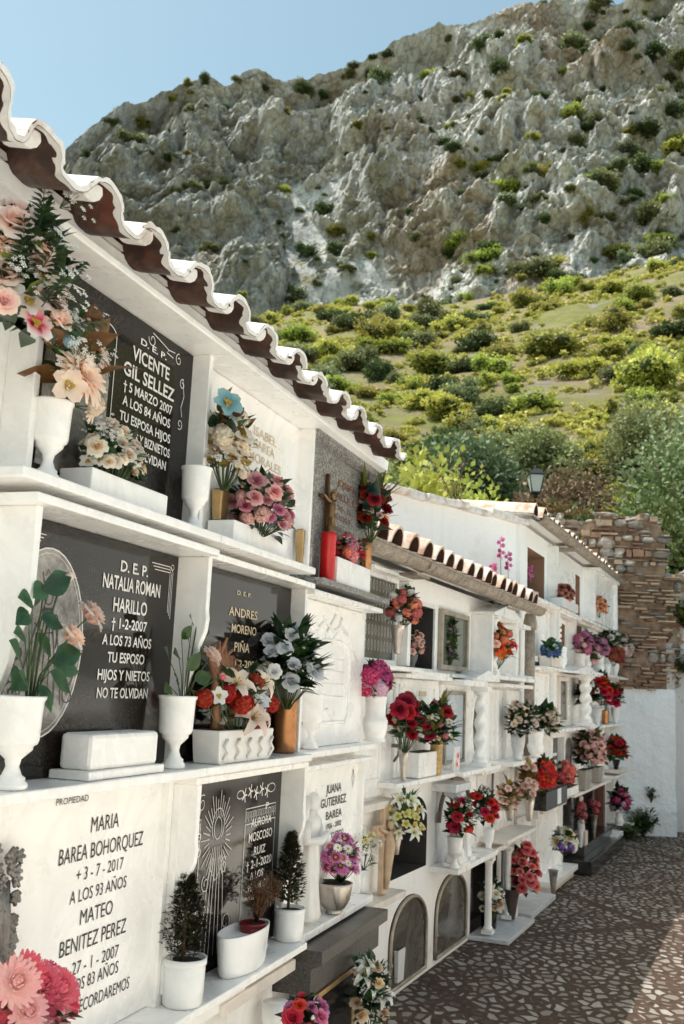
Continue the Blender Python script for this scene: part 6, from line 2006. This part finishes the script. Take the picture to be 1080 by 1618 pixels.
# ------------------------------------------------------------------ white wall behind the middle roof
ub = Vector((math.sin(R(46)), math.cos(R(46)), 0))
Pc = S2.W(3.0, -.02, 0)
SB = Seg((Pc - ub * 5.2)[:2], 46)
zr, zl = SB.at(850, 830)[1], SB.at(640, 778)[1]
sl_ = SB.at(640, 778)[0]
zl = zl + (zr - zl) * (0 - sl_) / (5.2 - sl_) if True else zl
root = thing('boundary_wall', 'plain white wall with a crumbling whitewashed top behind the middle roof', 'wall', SB, 0, 0, 0)
mb = MB(); mb.prism([(-.5, 0), (5.25, 0), (5.25, zr - .03), (0, zl - .03), (-.5, zl - .03)], 0, .35)
part('wall', mb, WALLW, root)
rg = random.Random(17)
x = -.5
while x < 5.2:
    w_ = rg.uniform(.18, .34)
    z_ = zl + (zr - zl) * max(0, x) / 5.2
    mb = MB()
    mb.box(0, w_ * 1.04, -.07 + rg.uniform(-.02, .02), .40, 0, .045 + rg.uniform(0, .02))
    o = part('coping_tile', mb, LIMEW if rg.random() > .15 else CLAYS, root, .012)
    o.location = (x, 0, z_ - .035 + rg.uniform(-.01, .01)); o.rotation_euler = (rg.uniform(-.05, .05), rg.uniform(-.05, .05) - .0, rg.uniform(-.05, .05))
    x += w_
# tall pink wildflowers on the roof
for i, (x0_, y0_, y1_, sgn) in enumerate(((790, 946, 848, 0), (802, 952, 872, 1), (826, 956, 868, 1), (836, 958, 892, 0), (778, 940, 890, 1))):
    a0, z0 = S2.at(x0_, y0_, -.04); a1, z1 = S2.at(x0_, y1_, -.04)
    t = thing('wildflower', 'thin upright wildflower with small pink blossoms growing on the tiled roof', 'wildflower', S2, a0, -.04, z0 - .12, group='pink wildflowers on the middle roof')
    h = z1 - z0 + .12
    mb = MB(); mb.tube([(0, 0, 0), (.01, 0, h * .5), (.0, .01, h)], [.004, .003, .002], 4); part('stem', mb, STEMM, t)
    mb = MB()
    for k in range(26):
        leaf(mb, Vector((0, 0, h * .4 * random.Random(k + i).random())), Vector((math.cos(k * 2.4), math.sin(k * 2.4), .7)), .09, .012, Vector((0, 0, 1)), .5)
    part('foliage', mb, LEAFY, t)
    for k in range(9):
        o = link('blossom', flower_mesh('puff' if k % 2 else 'orchid', (225, 100, 170), (245, 170, 215), 0), t)
        o.location = (.02 * math.cos(k * 2.4), .02 * math.sin(k * 2.4), h * (.72 + .035 * k)); o.scale = (.022,) * 3; o.rotation_euler = (R(70), 0, k * 2.4)

# ------------------------------------------------------------------ ruined masonry and the far wall
SF = Seg((0, 13.7), 90)
root = thing('far_wall', 'rough limewashed wall closing the courtyard below the ruin', 'wall', SF, 3.4, 0, 0)
mb = MB()
mb.grid(lambda u, v: (u * 1.22, -.03 * nz(u * 3, v * 4, 2, 4) - .015, v * 1.92), 30, 44)
mb.box(0, 1.21, .03, .5, 0, 1.9)
mb.add([(1.22, -.02, 0), (1.22, .5, 0), (1.22, .5, 1.92), (1.22, -.02, 1.92)], [(0, 1, 2, 3)])
part('wall', mb, ROUGHW, root)
def stone_mat():
    t = NT('ruin_masonry')
    at = t.n('ShaderNodeAttribute', attribute_name='g')
    base = t.ramp(at.outputs['Fac'], [(0, (.20, .10, .065)), (.22, (.34, .18, .115)), (.35, (.50, .37, .26)), (.55, (.20, .185, .17)), (.75, (.32, .31, .29)), (1, (.46, .42, .37))], 'CONSTANT')
    t.col(t.mix(t.ramp(t.noise(14, 8, .75), [(.35, (0, 0, 0)), (.7, g3(.7))]), base, t.ramp(t.noise(5, 5), [(.4, (.16, .10, .07)), (.6, (.42, .33, .25))])))
    t.rough(.95)
    t.bump(t.noise(30, 7, .8), .9, .02)
    return t.m
STONE = stone_mat()
EARTHM = plain('earth_mortar', (.27, .18, .125), .95, var=.45, nscale=9)
def ruin(label, s0, s1, z0, ztop, seed, brick=.6, d=0., edge=True, thick=.5, group=None):
    rg = random.Random(seed)
    root = thing('ruined_wall', label, 'ruined wall', SF, s0, d, z0)
    mb = MB()
    n = 24
    top = [((s1 - s0) * k / n, ztop(s0 + (s1 - s0) * k / n) - z0 - .03 + .02 * math.sin(k * 2.1)) for k in range(n + 1)]
    mb.prism([(0, 0), (s1 - s0, 0)] + top[::-1], .02, thick)
    part('core', mb, EARTHM, root)
    mb = MB()
    def stone(x, y, z, w, dp, h, g):
        if g >= .55:              # fieldstone: a rounded irregular lump
            n_ = 6
            pr = [(.05, -.5), (.42, -.44), (.52, -.12), (.5, .2), (.38, .46), (.04, .5)]
            vs = []
            ph = rg.uniform(0, 6)
            for r_, z_ in pr:
                for q in range(n_):
                    a = 2 * PI * q / n_ + ph
                    k_ = rg.uniform(.7, 1.2)
                    vs.append((x + w * 1.05 * r_ * k_ * math.cos(a), y + dp * 1.25 * r_ * k_ * math.sin(a), z + h * 1.12 * z_ * rg.uniform(.85, 1.1)))
            fs = [(i * n_ + q, i * n_ + (q + 1) % n_, (i + 1) * n_ + (q + 1) % n_, (i + 1) * n_ + q) for i in range(5) for q in range(n_)]
            mb.add(vs, fs + [tuple(range(n_))[::-1], tuple(range(5 * n_, 6 * n_))], 0, g, False)
            return
        vs = []
        for sz in (-1, 1):
            for sy in (-1, 1):
                for sx in (-1, 1):
                    vs.append((x + sx * w / 2 * rg.uniform(.72, 1), y + sy * dp / 2, z + sz * h / 2 * rg.uniform(.7, 1)))
        mb.add(vs, [(0, 2, 3, 1), (4, 5, 7, 6), (0, 1, 5, 4), (2, 6, 7, 3), (0, 4, 6, 2), (1, 3, 7, 5)], 0, g)
    z = z0
    while z < 5:
        is_b = rg.random() < (brick if z < ztop(s0) - .85 else brick * .35)
        h = rg.uniform(.022, .034) if is_b else rg.uniform(.06, .15)
        x = s0 - rg.uniform(.0, .15)
        any_ = False
        while x < s1:
            w_ = rg.uniform(.10, .30) if is_b else rg.uniform(.06, .26)
            if z + h < ztop(x + w_ / 2) + .03 and rg.random() > (.30 if is_b else .14):
                stone(x + w_ / 2 - s0, .01 - rg.uniform(0, .035) , z + h / 2 - z0 + rg.uniform(-.012, .012), w_, .10, h * rg.uniform(.7, 1.15), rg.choice((.05, .25, .4, .4, .8)) if is_b else rg.choice((.4, .6, .6, .8, .8, 1, .25)))
                any_ = True
            x += w_ + .012
        if edge:
            for yy in (.08, .26, .42):
                if z + h < ztop(s1) and rg.random() > .25:
                    stone(s1 - s0, yy + .03, z + h / 2 - z0, .08 + rg.uniform(-.03, .04), .16, h * .9, rg.choice((.05, .25, .4, .6)))
        z += h + (.024 if is_b else .008)
        if not any_ and z > z0 + .5:
            break
    for k in range(int((s1 - s0) * 30)):
        x = rg.uniform(s0, s1)
        stone(x - s0, rg.uniform(0, thick), ztop(x) - z0 + rg.uniform(-.03, .02), rg.uniform(.08, .2), rg.uniform(.1, .2), rg.uniform(.05, .10), rg.choice((.4, .8, 1, 1)))
    part('masonry', mb, STONE, root, .012)
    return root
ruin('tall ruined pier of brick courses and grey fieldstones at the end of the far wall', 3.62, 4.52, 1.9, lambda s: 4.28 - max(0, s - 4.25) ** 1.2 * .9 + .04 * math.sin(s * 9), 3, .95)
ruin('ruined rubble wall rising behind the higher roof', 2.0, 3.62, 2.6, lambda s: 4.22 + .05 * math.sin(s * 7) - max(0, 2.9 - s) * .1, 5, .25, edge=False)
mb = MB()
for k in range(14):
    rr_ = random.Random(k)
    mb.v
root = thing('far_wall', 'patchy white and brick wall beyond the ruined pier', 'wall', SF, 4.6, -.5, 0)
mb = MB(); mb.grid(lambda u, v: (u * 4, -.04 * nz(u * 8, v * 5, 7, 4), v * 3.45 + .06 * math.sin(u * 30) * v), 60, 50); mb.box(-.1, 4, .03, .4, 0, 3.4)
t_ = NT('patchy_whitewash')
sx = t_.n('ShaderNodeSeparateXYZ'); t_.l(t_.coord(), sx.inputs[0])
k_ = t_.math('ADD', t_.noise(1.6, 6, .7), t_.math('MULTIPLY', t_.math('SUBTRACT', sx.outputs[2], 1.9), .16))
vb = t_.n('ShaderNodeTexVoronoi'); vb.inputs['Scale'].default_value = 9; t_.l(t_.coord(), vb.inputs['Vector'])
sc_ = t_.n('ShaderNodeSeparateColor'); t_.l(vb.outputs['Color'], sc_.inputs[0])
st_c = t_.ramp(sc_.outputs[0], [(0, (.12, .06, .04)), (.4, (.34, .2, .13)), (.7, (.5, .42, .34)), (1, (.2, .13, .1))])
t_.col(t_.mix(t_.ramp(k_, [(.55, (0, 0, 0)), (.6, (1, 1, 1))]), (.72, .71, .70), st_c))
t_.rough(.9); t_.bump(t_.noise(18, 7, .75), .9, .03)
part('wall', mb, t_.m, root)
ruin('rubble coping along the wall beyond the ruined pier', 4.6, 8.4, 3.3, lambda s: 3.58 + .05 * math.sin(s * 5), 8, .3, d=-.48, edge=False, thick=.4)
# weeds
def weed(label, S, s, d, z, w, h, n, m, seed, name='weed', L=.12):
    rg = random.Random(seed)
    t = thing(name, label, 'weed', S, s, d, z)
    mb = MB(); sm = MB()
    for k in range(n):
        a = rg.uniform(0, 6.28)
        e = Vector((w * rg.random() * math.cos(a), w * .6 * rg.random() * math.sin(a), h * rg.uniform(.4, 1)))
        sm.tube([(0, 0, 0), e * .5 + Vector((0, 0, .02)), e], [.003, .002, .001], 3)
        for j in range(9):
            b = e * rg.uniform(.25, 1)
            leaf(mb, b, Vector((rg.uniform(-1, 1), rg.uniform(-1, 1), rg.uniform(0, 1))), L * rg.uniform(.5, 1), L * .18, Vector((0, 0, 1)), rg.random(), nv=3)
    part('foliage', mb, m, t); part('stem', sm, STEMM, t)
WEEDM = leafmat('weed_leaf', (.03, .05, .015), (.14, .17, .05), .5, .25)
weed('scraggly green weeds growing in the corner of the far wall', SF, 4.12, .18, 0, .34, .42, 34, WEEDM, 3)
weed('low weeds at the foot of the last niche', SF, 3.85, .45, 0, .25, .18, 22, WEEDM, 4)
weed('small weed rooted in the rough far wall', SF, 4.28, .02, .42, .10, .22, 8, WEEDM, 5, L=.08)
weed('yellow green caper bush hanging from the wall beyond the pier', SF, 4.98, -.40, 2.75, .35, .4, 40, LEAFY, 6, L=.16)
weed('green plant on the wall beyond the pier, lower than the caper bush', SF, 4.98, -.40, 2.1, .3, .35, 30, LEAFY, 7, L=.14)
weed('orange flowering weeds growing on top of the ruined rubble wall', SF, 3.0, -.2, 4.2, .8, .3, 50, LEAFO, 8, L=.10)
weed('yellow weeds sprouting from the masonry above the higher roof', SF, 3.25, .02, 3.7, .2, .25, 20, LEAFO, 9, L=.10)
weed('dry upright grass stems on top of the white wall', SB, 4.4, -.1, zr, .35, .5, 12, LEAFB, 10, L=.06)

# ------------------------------------------------------------------ unseen sunlit side of the courtyard (beside and behind the camera), bounces light
mb = MB()
ua = Vector((math.sin(R(20.5)), math.cos(R(20.5)), 0)); na = Vector((math.cos(R(20.5)), -math.sin(R(20.5)), 0))
q0 = Vector((.22, 0, .004))
mb.add([q0 - ua * 6, q0 - ua * 6 + na * 4, q0 + ua * 12.5 + na * 4, q0 + ua * 12.5], [(0, 1, 2, 3)])
mb.add([(-1.35, -6, .006), (2.4, -6, .006), (3.6, 4.55, .006), (-.35, 4.0, .006)], [(0, 1, 2, 3)])
struct('bounce_pavement', mb, plaster('pale_bounce_paving', (.96, .92, .85), (.60, .52, .43), .4, .3, 3))  # unseen pale surface added to bounce sunlight onto the shaded graves
SO = Seg((1.55, 0), 202)     # faces back towards the graves
root = thing('niche_wall', 'unseen white wall of burial niches across the courtyard, shaped to bounce sunlight', 'wall', SO, 0, 0, 0)
mb = MB(); mb.box(-12, 6, 0, .8, 0, 3.3); part('wall', mb, WALLW, root)  # unseen wall, its height and whiteness set for bounced light
mb = MB()
for k in range(18):
    for j in range(1):
        mb.box(-10.8 + k * .92, -10.3 + k * .92, -.012, -.004, .22 + j * .68, .6 + j * .68)
part('gravestone_panel', mb, BGRAN2, root)
mb = MB()
for j in range(4):
    mb.box(-11, 6, -.16, 0, .06 + j * .69, .10 + j * .69)
part('shelf', mb, MARB, root)
for k in range(9):
    bx = -4.4 + k * .93
    b = thing('bouquet', 'red and orange bouquet on the sunlit wall across the courtyard', 'bouquet', SO, bx, .16, .81 + .69 * (k % 2), group='bouquets on the wall across the courtyard')
    for q in range(14):
        rr_ = random.Random(k * 20 + q)
        o = link('carnation', flower_mesh('puff', (230, 70, 30), (250, 120, 60)) if k % 2 else flower_mesh('puff', (200, 40, 80), (240, 110, 140)), b)
        o.location = (rr_.uniform(-.14, .14), rr_.uniform(-.1, .05), rr_.uniform(.1, .32)); o.scale = (.05,) * 3; o.rotation_euler = (R(rr_.uniform(40, 100)), 0, rr_.uniform(-1, 1))

# ------------------------------------------------------------------ lamp, trees and scrub
root = bpy.data.objects.new('street_lamp', None); COL.objects.link(root); root.scale = (.88, .88, .965)
lx, ly = 20.5 * math.sin(R(11.15)), 20.5 * math.cos(R(11.15))
tag(root, 'black lantern street lamp with frosted panes on a pole above the white wall', 'street lamp')
ztop_ = CAM_H + 20.5 * math.tan(R(13.35))
root.location = (lx, ly, ztop_ - 4.6)
IRON = plain('black_iron', (.012, .012, .013), .5)
mb = MB(); mb.lathe([(.10, 0), (.10, .3), (.06, .36), (.045, .5), (.04, 3.9), (.06, 3.92), (.06, 3.96), (.03, 4.0)], seg=16); part('pole', mb, IRON, root)
mb = MB(); mb.taper(0, 0, 4.02, 4.38, .095, .095, .165, .165); part('pane', mb, plain('frosted_pane', (.62, .64, .62), .35, var=.05), root)
mb = MB()
for sx_ in (-1, 1):
    for sy_ in (-1, 1):
        mb.tube([(sx_ * .10, sy_ * .10, 4.0), (sx_ * .172, sy_ * .172, 4.39)], .014, 6)
mb.box(-.11, .11, -.11, .11, 3.985, 4.02); mb.box(-.185, .185, -.185, .185, 4.375, 4.40)
mb.taper(0, 0, 4.40, 4.53, .19, .19, .05, .05); mb.lathe([(.05, 4.53), (.03, 4.55), (.035, 4.57), (.01, 4.60)], seg=10)
part('lantern_frame', mb, IRON, root)

def crown_mb(rg, n, w, h, leaf_sz, lobes=10, core=True, flat=1.0, gap=.0):
    mb = MB()
    L = []
    for k in range(lobes):
        a = rg.uniform(0, 2 * PI); r = rg.random() ** .5 * .62
        z = rg.uniform(.22, .80)
        L.append((Vector((r * math.cos(a) * w * (1.1 - .4 * z), r * math.sin(a) * w * (1.1 - .4 * z), z * h)), rg.uniform(.26, .46)))
    for c, q in L:
        m = int(n / lobes)
        g0 = rg.uniform(-.2, .2)
        for k in range(m):
            v = Vector((rg.gauss(0, 1), rg.gauss(0, 1), rg.gauss(0, 1))).normalized()
            rr = q * (rg.choice((rg.uniform(.3, .8), rg.uniform(.72, 1.08), rg.uniform(.85, 1.08))) + .22 * math.sin(v.x * 7 + c.x * 5) * math.cos(v.z * 6 + v.y * 5))
            P = c + Vector((v.x * w * rr, v.y * w * rr, v.z * h * rr * .9 * flat))
            if P.z < -.02 * h:
                continue
            d = (v + Vector((rg.uniform(-.9, .9), rg.uniform(-.9, .9), rg.uniform(-.7, .7)))).normalized()
            s_ = leaf_sz * rg.uniform(.6, 1.3)
            sd = d.orthogonal().normalized(); sd = (sd * math.cos(k) + d.cross(sd) * math.sin(k))
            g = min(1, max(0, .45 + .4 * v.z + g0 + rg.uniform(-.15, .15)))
            mb.add([P - sd * s_ * .4, P + d * s_ * .6, P + sd * s_ * .4, P - d * s_ * .5], [(0, 1, 2, 3)], 0, g)
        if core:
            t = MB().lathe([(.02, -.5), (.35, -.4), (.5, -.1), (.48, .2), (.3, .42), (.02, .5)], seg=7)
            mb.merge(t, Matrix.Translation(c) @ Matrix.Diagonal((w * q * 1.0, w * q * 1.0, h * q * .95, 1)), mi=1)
    return mb
LMATS = [leafmat('scrub_lime', (.21, .25, .035), (.56, .60, .13), .6, .3, .02, .5), leafmat('scrub_olive', (.13, .145, .055), (.34, .35, .16), .6, .25, .02, .5),
         leafmat('scrub_dark', (.05, .085, .028), (.17, .23, .07), .6, .2, .02, .5), leafmat('scrub_grey', (.13, .165, .08), (.33, .38, .20), .6, .25, .02, .5),
         leafmat('scrub_yellow', (.28, .29, .045), (.68, .64, .17), .6, .3, .02, .5), leafmat('scrub_rust', (.16, .11, .06), (.36, .28, .16), .6, .2, .02, .5),
         leafmat('scrub_teal', (.08, .13, .065), (.24, .33, .17), .6, .2, .01, .5)]
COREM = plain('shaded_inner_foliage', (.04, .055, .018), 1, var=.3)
BARK = plain('tree_bark', (.11, .075, .05), .95, var=.4, nscale=8)
BM = []
for v in range(7):
    rg = random.Random(200 + v)
    w_, h_ = ((1, .85), (1, 1.0), (1, .7), (1, 1.15), (1, .8), (1, .6), (1, .9))[v]
    BM.append(crown_mb(rg, 2200, w_, h_, .10, 7 + v))
BMESH = {}
def bush_at(P, size, vi, mi, label, group, name='shrub', rz=0.):
    key = (vi, mi)
    if key not in BMESH:
        BMESH[key] = BM[vi].mesh('foliage', [LMATS[mi], COREM])
    o = bpy.data.objects.new(name, BMESH[key]); COL.objects.link(o)
    o.location = P; o.scale = (size * rnd.uniform(.85, 1.2), size * rnd.uniform(.85, 1.2), size * rnd.uniform(.75, 1.15)); o.rotation_euler = (0, 0, rz)
    return tag(o, label, 'shrub', group)
def tree(label, P, w, h, m, seed, n=13000, ls=.2, trunk=.18, lobes=24, name='tree', cat='tree', flat=1.):
    rg = random.Random(seed)
    root = bpy.data.objects.new(name, None); COL.objects.link(root); root.location = P
    tag(root, label, cat)
    c = crown_mb(rg, n, w, h * .82, ls * .85, lobes, False, flat)
    c.v = [(v[0], v[1], v[2] + h * .18) for v in c.v]
    part('crown', c, [m, COREM], root)
    mb = MB()
    mb.tube([(0, 0, -.5), (.05 * w, 0, h * .2), (.0, .04 * w, h * .5)], [trunk * 1.3, trunk, trunk * .5], 9)
    for k in range(6):
        a = k * 1.05 + rg.random()
        e = Vector((w * .55 * math.cos(a), w * .55 * math.sin(a), h * rg.uniform(.45, .85)))
        mb.tube([(.02, 0, h * rg.uniform(.12, .3)), e * .55 + Vector((0, 0, h * .05)), e], [trunk * .5, trunk * .3, trunk * .1], 6)
    part('trunk', mb, BARK, root)
    return root
def gz(r, az):                      # ground height between the cemetery and the hill
    if r >= 27:
        return hill_pt(az, (r - 26) / 149).z
    return -.36 + (hill_pt(az, 0).z + .45) * max(0, min(1, (r - 17) / 10))
def polar(az, r, dz=0.):
    return Vector((r * math.sin(R(az)), r * math.cos(R(az)), gz(r, az) + dz))
# garden trees just beyond the walls: (label, az, r, width, height, material, seed, leaf)
for lb, az_, r_, w_, h_, mi, sd, ls in (
        ('large grey green tree standing beyond the ruined pier', 19.8, 29, 2.6, 6.6, 3, 1, .17),
        ('rust brown leaved tree behind the street lamp', 12.8, 31, 2.0, 4.5, 5, 2, .15),
        ('dark evergreen tree in the shade behind the pier', 16.4, 24, 1.7, 4.3, 2, 3, .14),
        ('bright green fig tree behind the white wall, nearest the eave', 3.4, 19, 1.6, 5.4, 0, 4, .20),
        ('lime green tree behind the white wall and wildflowers', 6.2, 22, 2.0, 5.4, 0, 5, .18),
        ('bluish green spreading tree up the slope from the fig', 7.2, 38, 2.8, 4.2, 6, 6, .2),
        ('olive green rounded tree above the rust brown one', 11.5, 42, 2.3, 4.0, 1, 7, .2),
        ('pale grey olive tree at the side of the slope', 17.5, 46, 2.6, 4.4, 1, 8, .18),
        ('vivid green leafy tree behind the lamp pole', 10.2, 24, 2.0, 4.4, 4, 9, .17),
        ('dark green tree filling the gap right of the lamp', 13.6, 27, 1.9, 4.2, 2, 10, .15),
        ('low dark evergreen crowding the back of the ruined pier', 18.6, 20.5, 1.5, 4.7, 2, 21, .13),
        ('dark shaded bush behind the lamp and the white wall', 12.4, 23.5, 1.3, 3.9, 2, 22, .13),
        ('tall dark green tree behind the far side wall', 21.0, 24, 2.8, 6.0, 2, 11, .18),
        ('olive tree on the slope above the bright fig', 2.2, 36, 2.6, 4.6, 1, 12, .18)):
    tree(lb, polar(az_, r_), w_, h_, LMATS[mi], sd, ls=ls)
rg = random.Random(77)
placed = []
n_ = 0
while n_ < 285:
    az_ = rg.uniform(-9, 21.5)
    t_v = rg.random() ** 1.15
    if t_v > .50 + .1 * math.sin(az_) and az_ > 2 and rg.random() > .38:
        continue
    r_ = 30 + 144 * t_v
    sz = rg.uniform(.8, 1.1) * (1.0 + 2.1 * min(1, t_v * 2.0)) * rg.choice((.5, .75, 1, 1.3))
    ok = True
    for (a2, r2_, s2) in placed:
        dx = (az_ - a2) * R(1) * r_; dy = r_ - r2_
        if dx * dx + dy * dy * .35 < ((sz + s2) * .38) ** 2:
            ok = False
            break
    if not ok:
        if rg.random() < .02: n_ += 1
        continue
    placed.append((az_, r_, sz))
    P = hill_pt(az_, (r_ - 26) / 149)
    P.z -= .15 * sz
    mi = rg.choice((0, 0, 1, 4, 4, 4, 2, 3, 0, 1))
    bush_at(P, sz, rg.randrange(7), mi, 'rounded green shrub scattered over the dry hillside', 'shrubs scattered over the hillside', rz=rg.uniform(0, 6))
    n_ += 1
# shrubs holding on to the cliff and along the skyline
n_ = 0
spots = [(-16.3, .93, 5.5, 2), (-15.2, .97, 4.2, 2), (-17.4, .9, 4.0, 1), (-11.6, .98, 3.6, 4), (-9.8, 1.0, 3.6, 2), (-10.8, 1.0, 2.6, 4), (-3.6, .98, 5.0, 2), (-2.4, .97, 4.2, 2), (-.6, 1.0, 3.6, 1), (.6, 1.0, 3.0, 2), (-1.6, .93, 3.5, 4), (5.5, .98, 3.0, 1),
         (7.6, .80, 6.0, 2), (6.8, .72, 3.2, 4), (3.6, .30, 4.5, 2), (-1.2, .28, 4.0, 2), (-4.5, .35, 3.0, 2), (9.0, .55, 3.0, 4), (13.5, .42, 4.5, 1), (10.8, .32, 5.0, 1), (17.2, .20, 6.0, 2), (16.0, .25, 4, 1), (12.5, .08, 5.0, 4), (8.2, .10, 5.5, 1), (15, .9, 5, 2), (17.5, .84, 6, 2), (18.8, .66, 5, 1), (13.2, .82, 4, 2), (19.2, .93, 6, 2), (16.4, .72, 5, 3)]
for az_, t_v, sz, mi in spots:
    P = cliff_pt(az_, min(1, t_v)); P.z -= sz * .3
    bush_at(P, sz * .62, rg.randrange(7), mi, 'dark green shrub clinging to the grey cliff', 'shrubs clinging to the cliff', 'cliff_shrub', rg.uniform(0, 6))
while n_ < 260:
    az_ = rg.uniform(-17, 21)
    t_v = rg.random()
    if rg.random() > (.25 + .75 * max(0, (az_ + 4) / 24)) and t_v < .93:
        continue
    sz = rg.uniform(.8, 2.6) if rg.random() < .72 else rg.uniform(2.4, 4.2)
    sz *= 1 + .35 * max(0, az_ / 20)
    P = cliff_pt(az_, t_v); P.z -= sz * .25
    bush_at(P, sz, rg.randrange(7), rg.choice((0, 1, 1, 2, 2, 2, 4, 3)), 'dark green shrub clinging to the grey cliff', 'shrubs clinging to the cliff', 'cliff_shrub', rg.uniform(0, 6))
    n_ += 1
# low scrub and grass tufts between the shrubs: nobody could count it
mb = MB()
tuft = [crown_mb(random.Random(300 + k), 70, 1, .6, .28, 3, core=False) for k in range(4)]
for k in range(4200):
    az_ = rg.uniform(-9, 21.5); t_v = rg.random()
    P = hill_pt(az_, t_v)
    if noise.noise(P * .05) + rg.uniform(-.4, .5) - (.2 if t_v > .52 and az_ > 2 else -.1) < 0: continue
    s_ = rg.uniform(.35, .9) * (1 + t_v)
    mb.merge(tuft[k % 4], Matrix.Translation(P - Vector((0, 0, .1))) @ Matrix.Rotation(rg.uniform(0, 6), 4, 'Z') @ Matrix.Scale(s_, 4))
o = link('ground_cover', mb.mesh('ground_cover', [LMATS[4]])); tag(o, 'low yellow green scrub covering the dry hillside', 'ground cover', kind='stuff')
